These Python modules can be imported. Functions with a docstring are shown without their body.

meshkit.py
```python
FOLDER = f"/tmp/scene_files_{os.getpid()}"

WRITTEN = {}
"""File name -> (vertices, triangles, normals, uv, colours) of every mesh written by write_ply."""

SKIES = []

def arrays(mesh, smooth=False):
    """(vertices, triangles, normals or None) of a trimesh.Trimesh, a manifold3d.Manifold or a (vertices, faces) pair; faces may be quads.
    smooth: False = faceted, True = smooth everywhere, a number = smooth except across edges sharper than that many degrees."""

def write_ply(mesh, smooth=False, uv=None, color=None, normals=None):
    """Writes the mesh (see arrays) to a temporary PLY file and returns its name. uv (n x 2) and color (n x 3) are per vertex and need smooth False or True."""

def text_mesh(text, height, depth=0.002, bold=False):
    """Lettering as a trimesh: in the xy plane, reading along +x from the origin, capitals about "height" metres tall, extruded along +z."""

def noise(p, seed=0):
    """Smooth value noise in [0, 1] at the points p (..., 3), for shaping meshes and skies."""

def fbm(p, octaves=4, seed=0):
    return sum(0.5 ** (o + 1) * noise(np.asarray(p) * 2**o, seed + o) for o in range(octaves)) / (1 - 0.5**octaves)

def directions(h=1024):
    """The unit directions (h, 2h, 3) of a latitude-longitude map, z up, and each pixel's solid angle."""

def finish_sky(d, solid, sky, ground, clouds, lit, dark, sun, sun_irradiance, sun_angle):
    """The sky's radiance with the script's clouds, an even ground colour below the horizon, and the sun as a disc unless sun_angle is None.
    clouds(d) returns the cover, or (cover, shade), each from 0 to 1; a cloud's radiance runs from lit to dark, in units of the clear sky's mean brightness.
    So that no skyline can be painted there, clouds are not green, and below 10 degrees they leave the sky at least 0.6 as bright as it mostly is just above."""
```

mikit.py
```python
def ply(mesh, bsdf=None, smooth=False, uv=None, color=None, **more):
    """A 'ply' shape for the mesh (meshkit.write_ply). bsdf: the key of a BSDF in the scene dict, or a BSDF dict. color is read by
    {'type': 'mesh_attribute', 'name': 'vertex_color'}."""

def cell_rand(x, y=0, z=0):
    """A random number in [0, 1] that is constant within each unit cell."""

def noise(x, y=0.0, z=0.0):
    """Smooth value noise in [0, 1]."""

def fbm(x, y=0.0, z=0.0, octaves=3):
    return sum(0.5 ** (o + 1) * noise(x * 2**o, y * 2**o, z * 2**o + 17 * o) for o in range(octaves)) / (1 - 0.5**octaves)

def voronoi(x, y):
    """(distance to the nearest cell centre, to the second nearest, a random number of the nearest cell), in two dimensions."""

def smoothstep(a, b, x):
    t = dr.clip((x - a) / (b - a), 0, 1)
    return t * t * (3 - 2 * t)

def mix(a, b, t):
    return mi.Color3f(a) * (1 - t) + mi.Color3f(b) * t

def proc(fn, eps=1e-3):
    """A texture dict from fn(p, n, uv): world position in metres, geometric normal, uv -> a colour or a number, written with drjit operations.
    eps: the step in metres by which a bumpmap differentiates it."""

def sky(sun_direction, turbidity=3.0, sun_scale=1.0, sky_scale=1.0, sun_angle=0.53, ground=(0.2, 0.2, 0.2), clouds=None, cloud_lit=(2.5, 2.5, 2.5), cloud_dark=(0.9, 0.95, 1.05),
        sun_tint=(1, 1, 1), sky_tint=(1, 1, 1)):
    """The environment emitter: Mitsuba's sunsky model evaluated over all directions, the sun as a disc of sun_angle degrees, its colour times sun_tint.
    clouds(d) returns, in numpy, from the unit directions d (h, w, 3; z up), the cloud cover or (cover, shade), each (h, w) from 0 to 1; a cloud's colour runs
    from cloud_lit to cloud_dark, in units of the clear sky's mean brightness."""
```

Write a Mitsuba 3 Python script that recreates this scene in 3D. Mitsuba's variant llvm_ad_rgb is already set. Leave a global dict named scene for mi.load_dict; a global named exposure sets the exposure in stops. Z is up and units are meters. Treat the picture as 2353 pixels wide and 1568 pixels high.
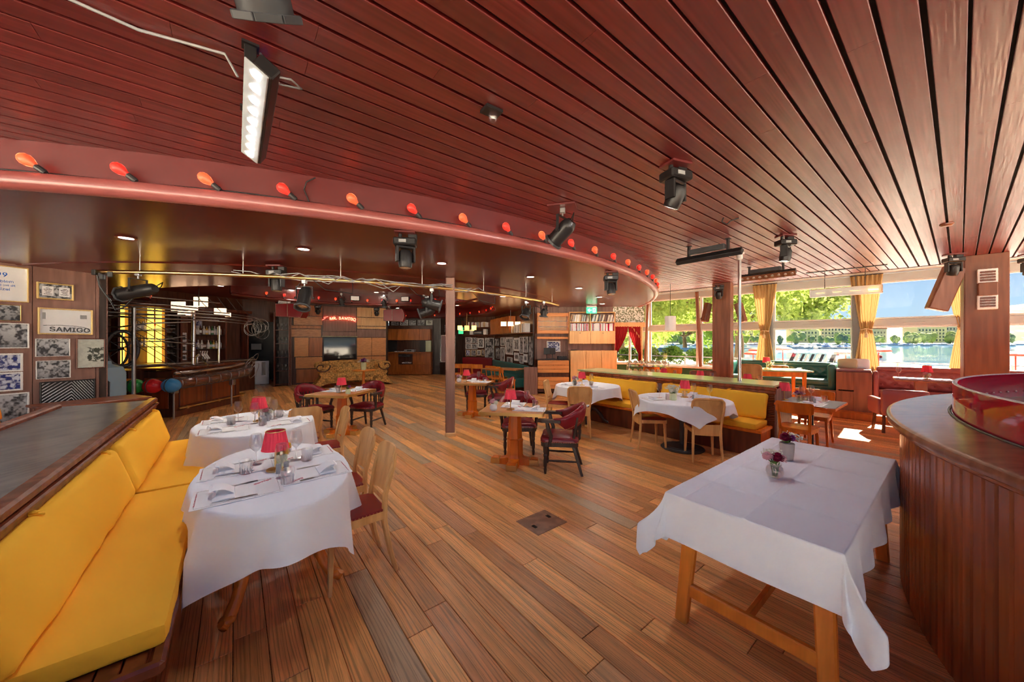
import math, random
import numpy as np, trimesh, drjit as dr, mitsuba as mi, mikit, meshkit
from shapely.geometry import Polygon, Point, LineString
from shapely import affinity

scene, labels = {}, {}
ST = mi.ScalarTransform4f
PI = math.pi

# ------------------------------------------------------------------ camera, sky, exposure
scene['camera'] = {'type': 'perspective', 'fov': 2 * math.degrees(math.atan(1176.5 / 810.0)), 'fov_axis': 'x',
                   'near_clip': 0.05, 'far_clip': 6000.0,
                   'to_world': ST().look_at(origin=[0, 0, 1.65], target=[0, 1, 1.65], up=[0, 0, 1])}
SUN = np.array([0.80, 0.58, 0.76])
scene['sky'] = mikit.sky(SUN, turbidity=2.0, sun_scale=1.9, sky_scale=0.13, ground=(0.30, 0.29, 0.27), sky_tint=(0.92, 0.98, 1.08), sun_tint=(1.0, 0.985, 0.96))
exposure = 4.5
DOWN = (12.0, 10.8, 9.2)         # the recessed downlights of the round ceiling
BEAM = (13.0, 13.0, 13.4)        # lenses of the stage lights that are on

# ------------------------------------------------------------------ axes of the room: U runs to the windows, V along the benches
U = np.array([0.78605, 0.61816]); V = np.array([-0.61816, 0.78605])
RZ = math.degrees(math.atan2(U[1], U[0]))
def uv(u, v): return u * U + v * V
def TU(u=0, v=0, z=0, rot=0):
    p = uv(u, v)
    return ST().translate([float(p[0]), float(p[1]), float(z)]).rotate([0, 0, 1], RZ + rot)
def TX(x=0, y=0, z=0, rot=0, s=1.0):
    t = ST().translate([float(x), float(y), float(z)]).rotate([0, 0, 1], float(rot))
    return t.scale(s) if s != 1.0 else t
D0 = np.array([-5.57, 12.03])          # centre of the round dropped ceiling
CEIL = 3.12

# ------------------------------------------------------------------ mesh helpers
_cham = {}
def _chamfer_faces():
    if 'f' not in _cham:
        v = _cham_v(1, 1, 1, .2)
        _cham['f'] = trimesh.convex.convex_hull(v)
        h = _cham['f']
        idx = [int(np.argmin(np.abs(v - p).sum(1))) for p in h.vertices]
        _cham['t'] = np.array(idx)[h.faces]
    return _cham['t']
def _cham_v(a, b, c, e):
    o = []
    for sx in (-1, 1):
        for sy in (-1, 1):
            for sz in (-1, 1):
                o += [(sx * a, sy * (b - e), sz * (c - e)), (sx * (a - e), sy * b, sz * (c - e)), (sx * (a - e), sy * (b - e), sz * c)]
    return np.array(o, float)
BOXF = np.array([[0, 1, 3], [0, 3, 2], [4, 6, 7], [4, 7, 5], [0, 4, 5], [0, 5, 1], [2, 3, 7], [2, 7, 6], [0, 2, 6], [0, 6, 4], [1, 5, 7], [1, 7, 3]])
BOXV = np.array([[x, y, z] for x in (-1, 1) for y in (-1, 1) for z in (-1, 1)], float)
def rotz(a):
    c, s = math.cos(a), math.sin(a)
    return np.array([[c, -s, 0], [s, c, 0], [0, 0, 1.0]])
def rotx(a):
    c, s = math.cos(a), math.sin(a)
    return np.array([[1, 0, 0], [0, c, -s], [0, s, c]])
def roty(a):
    c, s = math.cos(a), math.sin(a)
    return np.array([[c, 0, s], [0, 1, 0], [-s, 0, c]])
class MB:
    def __init__(s): s.v, s.f, s.n = [], [], 0
    def add(s, v, f, R=None, t=None):
        v = np.asarray(v, float).reshape(-1, 3)
        if R is not None: v = v @ np.asarray(R).T
        if t is not None: v = v + np.asarray(t, float)
        f = np.asarray(f, int)
        if f.shape[1] == 4: f = np.vstack([f[:, [0, 1, 2]], f[:, [0, 2, 3]]])
        s.v.append(v); s.f.append(f + s.n); s.n += len(v)
        return s
    def mesh(s, m, R=None, t=None): return s.add(m.vertices, m.faces, R, t)
    def box(s, c, size, bev=0.0, rz=0.0, R=None):
        a, b, d = [x / 2 for x in size]
        if R is None and rz: R = rotz(rz)
        if bev > 0:
            e = min(bev, a * .9, b * .9, d * .9)
            return s.add(_cham_v(a, b, d, e), _chamfer_faces(), R, c)
        return s.add(BOXV * [a, b, d], BOXF, R, c)
    def bar(s, p0, p1, w, h, bev=0.0, up=(0, 0, 1), w1=None, h1=None):
        """a straight rectangular bar from p0 to p1; w across, h along up; may taper to w1, h1"""
        p0, p1 = np.array(p0, float), np.array(p1, float); d = p1 - p0; L = np.linalg.norm(d); d /= L
        x = np.cross(d, up)
        if np.linalg.norm(x) < 1e-6: x = np.cross(d, (0, 1, 0))
        x /= np.linalg.norm(x); y = np.cross(x, d)
        v = []
        w1, h1 = w1 or w, h1 or h
        for P, ww, hh in ((p0, w, h), (p1, w1, h1)):
            c = min(ww, hh) * .18 if bev else 0
            if bev:
                for a, b in ((-1, -1), (1, -1), (1, 1), (-1, 1)):
                    q = [(a * (ww / 2 - c), b * hh / 2), (a * ww / 2, b * (hh / 2 - c))]
                    if a * b < 0: q = q[::-1]
                    if b > 0: q = q[::1]
                    v += [P + x * m + y * k for m, k in q]
            else:
                v += [P + x * a * ww / 2 + y * b * hh / 2 for a, b in ((-1, -1), (1, -1), (1, 1), (-1, 1))]
        n = len(v) // 2
        v = np.array(v)
        # order each ring by angle so that the sides never cross
        o = np.argsort(np.arctan2((v[:n] - p0) @ y / h, (v[:n] - p0) @ x / w))
        v = np.vstack([v[:n][o], v[n:][o]])
        f = [[i, (i + 1) % n, n + (i + 1) % n] for i in range(n)] + [[i, n + (i + 1) % n, n + i] for i in range(n)]
        f += [[0, i + 1, i] for i in range(1, n - 1)] + [[n, n + i, n + i + 1] for i in range(1, n - 1)]
        return s.add(v, f)
    def cyl(s, p0, p1, r0, r1=None, n=12, caps=True):
        r1 = r0 if r1 is None else r1
        return s.tube([p0, p1], [r0, r1], n, caps)
    def tube(s, pts, r, n=8, caps=True, closed=False):
        p = np.array(pts, float); m = len(p)
        r = np.broadcast_to(np.asarray(r, float), (m,))
        t = np.roll(p, -1, 0) - np.roll(p, 1, 0) if closed else np.gradient(p, axis=0)
        t /= np.linalg.norm(t, axis=1, keepdims=True) + 1e-12
        a = np.cross(t[0], (0, 0, 1.0) if abs(t[0][2]) < .9 else (1.0, 0, 0)); a /= np.linalg.norm(a)
        A = []
        for i in range(m):
            a = a - t[i] * (a @ t[i]); a /= np.linalg.norm(a) + 1e-12; A.append(a)
        A = np.array(A); B = np.cross(t, A)
        th = np.arange(n) * 2 * PI / n
        v = p[:, None] + r[:, None, None] * (np.cos(th)[None, :, None] * A[:, None] + np.sin(th)[None, :, None] * B[:, None])
        f = []
        for i in range(m if closed else m - 1):
            k = (i + 1) % m
            for j in range(n):
                q = (j + 1) % n
                f.append([i * n + j, i * n + q, k * n + q]); f.append([i * n + j, k * n + q, k * n + j])
        v = v.reshape(-1, 3)
        if caps and not closed:
            f += [[0, j + 1, j] for j in range(1, n - 1)] + [[(m - 1) * n, (m - 1) * n + j, (m - 1) * n + j + 1] for j in range(1, n - 1)]
        return s.add(v, f)
    def lathe(s, prof, n=24, R=None, t=None, wob=None):
        """profile [(r, z), ...] turned round z; r = 0 closes an end"""
        v, f, rings = [], [], []
        th = np.arange(n) * 2 * PI / n
        for r, z in prof:
            if r < 1e-6: rings.append([len(v)]); v.append((0, 0, z))
            else:
                rings.append(list(range(len(v), len(v) + n)))
                k = 1.0 if wob is None else wob(th)
                v += list(np.stack([r * k * np.cos(th), r * k * np.sin(th), np.full(n, z)], 1))
        for a, b in zip(rings, rings[1:]):
            for j in range(n):
                q = (j + 1) % n
                if len(a) == 1 and len(b) == 1: continue
                if len(a) == 1: f.append([a[0], b[q], b[j]])
                elif len(b) == 1: f.append([a[j], a[q], b[0]])
                else: f.append([a[j], a[q], b[q]]); f.append([a[j], b[q], b[j]])
        return s.add(v, f, R, t)
    def prism(s, poly, h, R=None, t=None):
        """a polygon of the xy plane raised by h along z"""
        if not isinstance(poly, Polygon): poly = Polygon(poly)
        if not poly.is_valid: poly = poly.buffer(0)
        for g in getattr(poly, 'geoms', [poly]):
            m = trimesh.creation.extrude_polygon(g, h, engine='earcut'); s.add(m.vertices, m.faces, R, t)
        return s
    def sphere(s, c, r, sub=2, sc=(1, 1, 1), R=None):
        m = _ico(sub); return s.add(m.vertices * r * np.array(sc), m.faces, R, c)
    def out(s):
        return trimesh.Trimesh(np.vstack(s.v), np.vstack(s.f), process=False)
_icos = {}
def _ico(sub):
    if sub not in _icos: _icos[sub] = trimesh.creation.icosphere(sub)
    return _icos[sub]
RXZ = np.array([[1, 0, 0], [0, 0, -1], [0, 1, 0.0]])       # a drawing of the xy plane stood upright: y becomes z, raised towards -y
def grid(fn, nu, nv, u0=0, u1=1, v0=0, v1=1, closed=False):
    """fn(u, v) -> (..., 3) on a grid; returns (vertices, quads)"""
    a, b = np.meshgrid(np.linspace(u0, u1, nu), np.linspace(v0, v1, nv), indexing='ij')
    p = fn(a, b).reshape(-1, 3)
    i, j = np.meshgrid(np.arange(nu - 1), np.arange(nv - 1), indexing='ij')
    q = np.stack([i * nv + j, (i + 1) * nv + j, (i + 1) * nv + j + 1, i * nv + j + 1], -1).reshape(-1, 4)
    return p, q
def rbox(size, r=.02, n=4, disp=None, sub=None):
    """a rounded box as a dense mesh, for cushions; disp(p) adds to it"""
    a, b, c = [x / 2 for x in size]
    k = sub or (12, 12, 6)
    vs, fs, o = [], [], 0
    for ax in range(3):
        for sg in (-1, 1):
            i, j = [q for q in range(3) if q != ax]
            U_, V_ = np.meshgrid(np.linspace(-1, 1, k[i] + 1), np.linspace(-1, 1, k[j] + 1), indexing='ij')
            p = np.zeros(U_.shape + (3,)); p[..., ax] = sg; p[..., i] = U_; p[..., j] = V_
            h = np.array([a, b, c])
            w = p * h
            core = np.clip(w, -(h - r), h - r); d = w - core
            L = np.linalg.norm(d, axis=-1, keepdims=True)
            w = core + np.where(L > 1e-9, d / np.maximum(L, 1e-9), 0) * r
            vs.append(w.reshape(-1, 3)); n1, n2 = U_.shape
            ii, jj = np.meshgrid(np.arange(n1 - 1), np.arange(n2 - 1), indexing='ij')
            q = np.stack([ii * n2 + jj, (ii + 1) * n2 + jj, (ii + 1) * n2 + jj + 1, ii * n2 + jj + 1], -1).reshape(-1, 4)
            if (sg > 0) == (ax == 1): q = q[:, ::-1]
            fs.append(q + o); o += n1 * n2
    v = np.vstack(vs); f = np.vstack(fs); f = np.vstack([f[:, [0, 1, 2]], f[:, [0, 2, 3]]])
    m = trimesh.Trimesh(v, f, process=False); m.merge_vertices(digits_vertex=5)
    if disp is not None: m.vertices = disp(np.array(m.vertices), np.array(m.vertex_normals))
    return m

# ------------------------------------------------------------------ entries and labels
def uniq(name):
    if name not in _taken: _taken.add(name); return name
    i = 1
    while f'{name}_{i:03d}' in _taken: i += 1
    _taken.add(f'{name}_{i:03d}'); return f'{name}_{i:03d}'
_taken = set()
def thing(name, label, cat, group=None):
    k = uniq(name); labels[k] = {'label': label, 'category': cat}
    if group: labels[k]['group'] = group
    return k
def ply(mesh, mat, smooth=30, T=None, **kw):
    d = mikit.ply(mesh.out() if isinstance(mesh, MB) else mesh, mat, smooth=smooth, **kw)
    if T is not None: d['to_world'] = T
    return d
def part(parent, name, mesh, mat, smooth=30, T=None, label=None, **kw):
    k = uniq(parent + '__' + name); scene[k] = mesh if isinstance(mesh, dict) else ply(mesh, mat, smooth, T, **kw)
    if isinstance(mesh, dict) and T is not None: scene[k] = {**mesh, 'to_world': T}
    if label: labels[k] = {'label': label}
    return k
def single(name, mesh, mat, label, cat, smooth=30, T=None, group=None, **kw):
    k = thing(name, label, cat, group); scene[k] = mesh if isinstance(mesh, dict) else ply(mesh, mat, smooth, T, **kw)
    if isinstance(mesh, dict) and T is not None: scene[k] = {**mesh, 'to_world': T}
    return k
def struct(name, mesh, mat, smooth=False, T=None, label=None, **kw):
    k = uniq(name); scene[k] = ply(mesh, mat, smooth, T, **kw)
    labels[k] = {'kind': 'structure'}
    if label: labels[k]['label'] = label
    return k
class Kit:
    """the parts of one kind of thing, built once and placed any number of times"""
    def __init__(s): s.p = []; s.t = set()
    def add(s, name, mesh, mat, smooth=30, label=None, under=None, **kw):
        full = (under + '__' + name) if under else name
        k, i = full, 1
        while k in s.t: k = f'{full}_{i:03d}'; i += 1
        s.t.add(k); s.p.append((k, ply(mesh, mat, smooth, **kw), label)); return k
    def place(s, name, T, label, cat, group=None, skip=()):
        t = thing(name, label, cat, group)
        for k, d, l in s.p:
            if k in skip: continue
            scene[t + '__' + k] = {**d, 'to_world': T}; _taken.add(t + '__' + k)
            if l: labels[t + '__' + k] = {'label': l}
        return t

# ------------------------------------------------------------------ materials
def lin(*c): return [((x / 255) / 12.92 if x / 255 <= .04045 else ((x / 255 + .055) / 1.055) ** 2.4) for x in c]
def rgb(c): return {'type': 'rgb', 'value': [float(x) for x in c]}
def pr(c, rough=.5, spec=.5, metal=0.0, **kw):
    return {'type': 'twosided', 'b': {'type': 'principled', 'base_color': c if isinstance(c, dict) else rgb(c), 'roughness': rough, 'specular': spec, 'metallic': metal, **kw}}
def M(name, c, rough=.5, spec=.5, metal=0.0, bump=None, bscale=1.0, **kw):
    b = pr(c, rough, spec, metal, **kw)
    if 'eta' in kw: del b['b']['specular']
    if bump is not None:
        inner = b['b']
        b = {'type': 'twosided', 'b': {'type': 'bumpmap', 'arbitrary': mikit.proc(bump, eps=kw.get('eps', 2e-3)), 'scale': bscale, 'bsdf': inner}}
    scene[name] = b
    return name
N, FB, mix, sst, CR = mikit.noise, mikit.fbm, mikit.mix, mikit.smoothstep, mikit.cell_rand

def N2(x, y):
    """smooth value noise of two dimensions"""
    x, y = mi.Float(x), mi.Float(y); i, j = dr.floor(x), dr.floor(y); u, v = x - i, y - j
    u, v = u * u * (3 - 2 * u), v * v * (3 - 2 * v)
    return dr.lerp(dr.lerp(CR(i, j), CR(i + 1, j), u), dr.lerp(CR(i, j + 1), CR(i + 1, j + 1), u), v)
def oak(p, n, q):
    """floor boards: uv = metres along and across, each board its own multiple of 8 along u"""
    b = dr.floor(q.x / 8.0); r1 = CR(b, 3); r2 = CR(b, 11); r3 = CR(b, 23)
    x = q.x - b * 8.0; y = q.y
    wv = y + .026 * N2(x * 1.6 + r1 * 40, y * 5 + r2 * 9)
    ring = .65 * N2(x * .9 + r2 * 31, wv * 34 + r1 * 77) + .35 * N2(x * 2 + r2 * 57, wv * 70 + r1 * 33)
    line = dr.abs(dr.sin(wv * 150 + 9 * ring))
    fine = N2(x * 16 + r3 * 9, y * 420)
    base = mix((.68, .315, .098), (.42, .175, .056), sst(.15, .85, r1))
    base = mix(base, mi.Color3f(.33, .22, .13), sst(.66, .95, r2) * .85)
    base = mix(base, mi.Color3f(.52, .20, .07), sst(.75, .95, r3) * .7)
    c = base * 1.2 * (0.62 + .38 * sst(.0, .75, line)) * (0.80 + .40 * ring) * (0.86 + .24 * fine)
    return c
M('m_oak', mikit.proc(oak), .38, .45)
def redplank(p, n, q):
    b = dr.floor(q.x / 8.0); r1 = CR(b, 5); x = q.x - b * 8.0
    g = .65 * N2(x * 1.5 + r1 * 37, q.y * 60) + .35 * N2(x * 3 + r1 * 61, q.y * 130)
    c = mix((.105, .008, .007), (.160, .015, .013), r1 * .6 + .4 * g)
    return c * (.78 + .44 * g)
def rpbump(p, n, q):
    x = q.x - dr.floor(q.x / 8.0) * 8.0
    return N2(x * 7, q.y * 120)
M('m_redplank', mikit.proc(redplank), .36, 1.0, eta=1.95, bump=rpbump, bscale=.0010, clearcoat=.5, clearcoat_gloss=.6)
M('m_gap', (.012, .007, .006), .8, .1)
def woodfn(c1, c2, ax=2, sc=1.0):
    def fn(p, n, q):
        c = [p.x, p.y, p.z]; s = [26.0 * sc] * 3; s[ax] = 2.2 * sc
        g = N(c[0] * s[0], c[1] * s[1], c[2] * s[2]); h = N(c[0] * s[0] * 5, c[1] * s[1] * 5, c[2] * s[2] * 3)
        return mix(c1, c2, .25 + .5 * sst(.2, .8, g)) * (.94 + .12 * h)
    return fn
def W(name, c1, c2, ax=2, rough=.4, spec=.5, sc=1.0, **kw): return M(name, mikit.proc(woodfn(c1, c2, ax, sc)), rough, spec, **kw)
W('m_blond', lin(226, 180, 118), lin(196, 140, 78), 2, .38)
W('m_honey', lin(228, 140, 52), lin(196, 106, 34), 2, .35)
W('m_orangewood', lin(222, 118, 30), lin(188, 88, 20), 2, .33)
W('m_mahogany', lin(118, 52, 26), lin(74, 28, 15), 2, .28, .6, clearcoat=.4)
W('m_barwood', lin(150, 70, 28), lin(100, 42, 17), 2, .26, .6, clearcoat=.6)
W('m_barwood2', lin(160, 78, 32), lin(108, 47, 19), 2, .26, .6, clearcoat=.6)
M('m_barline', lin(200, 110, 46), .5)
W('m_barwood3', lin(138, 62, 26), lin(92, 38, 16), 2, .26, .6, clearcoat=.6)
W('m_darkwood', lin(92, 52, 36), lin(54, 28, 20), 2, .35)
W('m_panel', lin(150, 112, 98), lin(118, 82, 70), 2, .45)
W('m_walnut', lin(140, 90, 64), lin(104, 62, 44), 2, .42)
W('m_beech', lin(232, 190, 134), lin(212, 166, 108), 2, .4)
W('m_shelfwood', lin(226, 158, 92), lin(206, 134, 72), 0, .4)
W('m_veneer', lin(198, 136, 82), lin(166, 104, 56), 0, .36)
W('m_teak', lin(188, 110, 48), lin(148, 78, 30), 2, .36)
W('m_blackwood', lin(70, 56, 50), lin(40, 30, 27), 2, .35)
W('m_redtop', lin(150, 80, 50), lin(104, 50, 32), 0, .3, .6)
def clothfn(p, n, q):
    t = FB(p.x * 5, p.y * 5, p.z * 3, 2)
    return mi.Color3f(.80, .835, .885) * (.96 + .05 * t)
def clothbump(p, n, q):
    return FB(p.x * 9, p.y * 22, p.z * 6, 2)
M('m_cloth', mikit.proc(clothfn), .85, .15)
def yellowfn(p, n, q):
    t = N(p.x * 3, p.y * 3, p.z * 3)
    return mix(lin(246, 190, 62), lin(230, 168, 46), t)
def yelbump(p, n, q):
    return FB(p.x * 7, p.y * 7, p.z * 16, 2)
M('m_yellow', mikit.proc(yellowfn), .85, .15, sheen=.4)
def leatherbump(p, n, q): return FB(p.x * 45, p.y * 45, p.z * 45, 2)
M('m_burgundy', lin(122, 22, 34), .26, .6)
M('m_redseat', lin(128, 34, 30), .35, .5)
M('m_greenleather', lin(48, 106, 102), .27, .6)
M('m_plumleather', lin(140, 76, 78), .32, .6)
M('m_brass', (.80, .58, .24), .24, .5, 1.0)
M('m_gold', (.72, .52, .22), .35, .5, 1.0)
M('m_chrome', (.75, .75, .75), .12, .5, 1.0)
M('m_steel', (.45, .46, .47), .32, .5, 1.0)
M('m_iron', (.03, .03, .032), .4, .5)
M('m_black', (.012, .012, .013), .38, .5)
M('m_darkgrey', (.045, .05, .055), .42, .5)
M('m_grey', (.30, .31, .32), .45, .5)
M('m_white', (.80, .80, .78), .5, .4)
M('m_paper', (.78, .79, .80), .75, .2)
M('m_linen', (.84, .86, .89), .8, .2)
M('m_print', lin(170, 28, 62), .6, .2)
M('m_shade', (.84, .06, .10), .7, .25)
M('m_beigeshade', lin(206, 186, 150), .7, .2)
M('m_canopy', lin(84, 26, 22), .22, .6)
M('m_fascia', lin(98, 36, 36), .38, .6)
def lipfn(p, n, q): return mix(lin(140, 70, 66), lin(160, 92, 88), FB(p.x * 2, p.y * 2, p.z * 2, 2))
M('m_lip', mikit.proc(lipfn), .26, .8, clearcoat=.5)
M('m_recess', lin(92, 10, 10), .16, .7)
def tabletopfn(p, n, q):
    g = FB(p.x * 5, p.y * 5, 0, 4); s = N(p.x * 40, p.y * 7)
    return mix((.055, .062, .075), (.13, .125, .12), g * .7 + .3 * s)
M('m_slate', mikit.proc(tabletopfn), .22, .6)
M('m_greentop', lin(168, 176, 128), .18, .6)
def bartopfn(p, n, q):
    g = FB(p.x * 6, p.y * 22, 0, 4)
    return mix(lin(140, 88, 66), lin(92, 48, 34), g)
M('m_bartop', mikit.proc(bartopfn), .2, .6, clearcoat=.5)
M('m_redacryl', (.34, .002, .022), .03, .9, clearcoat=1.0, clearcoat_gloss=.98)
M('m_framewhite', (.62, .64, .63), .4, .5)
M('m_framegrey', (.15, .16, .17), .4, .5)
M('m_alu', (.42, .44, .44), .4, .5)
scene['m_curtain'] = {'type': 'principledthin', 'base_color': rgb(lin(186, 158, 112)), 'roughness': .7, 'diff_trans': .35, 'spec_trans': 0.0}
scene['m_redcurtain'] = {'type': 'principledthin', 'base_color': rgb(lin(150, 40, 44)), 'roughness': .8, 'diff_trans': .6, 'spec_trans': 0.0}
scene['m_glass'] = {'type': 'thindielectric', 'int_ior': 1.75}
scene['m_wineglass'] = {'type': 'principledthin', 'base_color': rgb((1, 1, 1)), 'roughness': .05, 'spec_trans': 1.0, 'eta': 1.5, 'diff_trans': .0}
scene['m_pane'] = {'type': 'thindielectric', 'int_ior': 1.35}
M('m_water', (.028, .065, .12), .03, .4)
M('m_stone', (.62, .64, .67), .8, .2)
def photofn(p, n, q):
    """black-and-white photographs: each picture has its own place in uv"""
    i = dr.floor(q.x / 4.0); r = CR(i, 7); r2 = CR(i, 17); x, y = q.x - i * 4.0, q.y
    a = FB(x * 7 + r * 50, y * 7 + r2 * 30, r * 9, 3); b = N(x * 19 + r2 * 20, y * 15 + 9 * r)
    g = sst(.36, .62, a * .75 + .25 * b) * .72 + .10 * N(x * 60, y * 60)
    g = g * (.35 + .65 * sst(-.2, .9, y + .6 * r)) 
    c = mi.Color3f(g, g * 1.0, g * 1.03)
    tint = dr.select((r2 > .55) & (r2 < .62), 1.0, 0.0)
    return mix((.014, .014, .018), (.62, .64, .66), g)
M('m_photo', mikit.proc(photofn), .25, .4)
def bluefn(p, n, q):
    i = dr.floor(q.x / 4.0); r = CR(i, 7); x, y = q.x - i * 4.0, q.y
    g = sst(.38, .60, FB(x * 8 + r * 50, y * 8 + 30 * r, r, 4))
    return mix((.02, .03, .17), (.60, .64, .74), g)
M('m_bluephoto', mikit.proc(bluefn), .25, .4)
def rafterfn(p, n, q):
    x, y = q.x - dr.floor(q.x / 4.0) * 4.0, q.y
    z = dr.abs(x - .5) * 1.2 + y
    g = sst(.35, .65, dr.abs(dr.sin(z * 38 + 14 * x))) * sst(.30, .40, y)
    low = sst(.2, .9, N(x * 3, y * 3)) * .5 + .3
    return mix(mi.Color3f(.55, .57, .58) * low + mi.Color3f(.16, .16, .16), mi.Color3f(.012, .013, .014), g)
M('m_rafterphoto', mikit.proc(rafterfn), .2, .4)
def greyartfn(p, n, q):
    x, y = q.x - dr.floor(q.x / 4.0) * 4.0, q.y
    g = sst(.42, .58, FB(x * 14, y * 14, 3, 4)); e = sst(.22, .24, x) * sst(.78, .76, x) * sst(.2, .22, y) * sst(.72, .70, y)
    return mix((.52, .55, .48), (.06, .07, .05), g * e * .9 + .12 * g)
M('m_sketch', mikit.proc(greyartfn), .3, .4)
def brocadefn(p, n, q):
    d, e, r = mikit.voronoi(p.x * 13 + p.y * 5, p.z * 13 + p.y * 8)
    g = sst(.15, .6, FB(p.x * 11, p.y * 11, p.z * 11, 3)); k = sst(.0, .22, e - d)
    return mix((.20, .085, .022), (.78, .43, .12), k * g * .9 + .1 * r)
M('m_brocade', mikit.proc(brocadefn), .6, .35, sheen=.5)
scene['m_leaf'] = {'type': 'principledthin', 'base_color': rgb((.20, .34, .06)), 'roughness': .6, 'diff_trans': .9, 'spec_trans': 0.0}
scene['m_leaf2'] = {'type': 'principledthin', 'base_color': rgb((.30, .40, .09)), 'roughness': .6, 'diff_trans': .9, 'spec_trans': 0.0}
M('m_leafdark', (.07, .13, .05), .7, .2)
M('m_bark', (.13, .09, .06), .9, .1)
M('m_green', (.02, .10, .05), .5, .4)
def emit(r, g, b): return {'emitter': {'type': 'area', 'radiance': rgb((r, g, b))}}
def FR(x0, y0, x1, y1):
    """a frame for the wall from (x0, y0) to (x1, y1): local x along it, y into the room's left side, z up"""
    d = np.array([x1 - x0, y1 - y0]); L = float(np.linalg.norm(d)); return L, math.degrees(math.atan2(d[1], d[0]))
random.seed(7); rng = np.random.default_rng(7)
# ================================================================== the room
def facade_u(v): return (10.62 - .119 * v) / .993
def sheet(x0, x1, y, z0, z1): return MB().add([(x0, y, z0), (x1, y, z0), (x1, y, z1), (x0, y, z1)], [[0, 1, 2], [0, 2, 3]])
# ---- floor
def floor_planks():
    rows, v0s, k = [], -3.6, 0
    r = random.Random(3)
    near, far = [], []
    w = .152
    u = -7.0
    while u < 10.2:
        v = -4.0 + r.random() * -1.5
        while v < 20:
            L = r.choice([1.3, 1.7, 2.1, 2.5, 2.9]); 
            c = uv(u + w / 2, v + L / 2)
            a0, a1 = uv(u + w / 2, v), uv(u + w / 2, v + L)
            ok = max(a0[1], a1[1]) > -1.6 and u < facade_u(v) 
            if ok: 
                d = math.hypot(c[0], c[1] - .6)
                vis = max(a0[1], a1[1]) > .55 and abs(c[0]) < 1.9 * max(a0[1], a1[1]) + 1.0
                near.append((d + (0 if vis else 50), u, v, L))
            v += L
        u += w
    near.sort()
    return near[:296], near[296:], w
near, far, PW = floor_planks()
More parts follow.
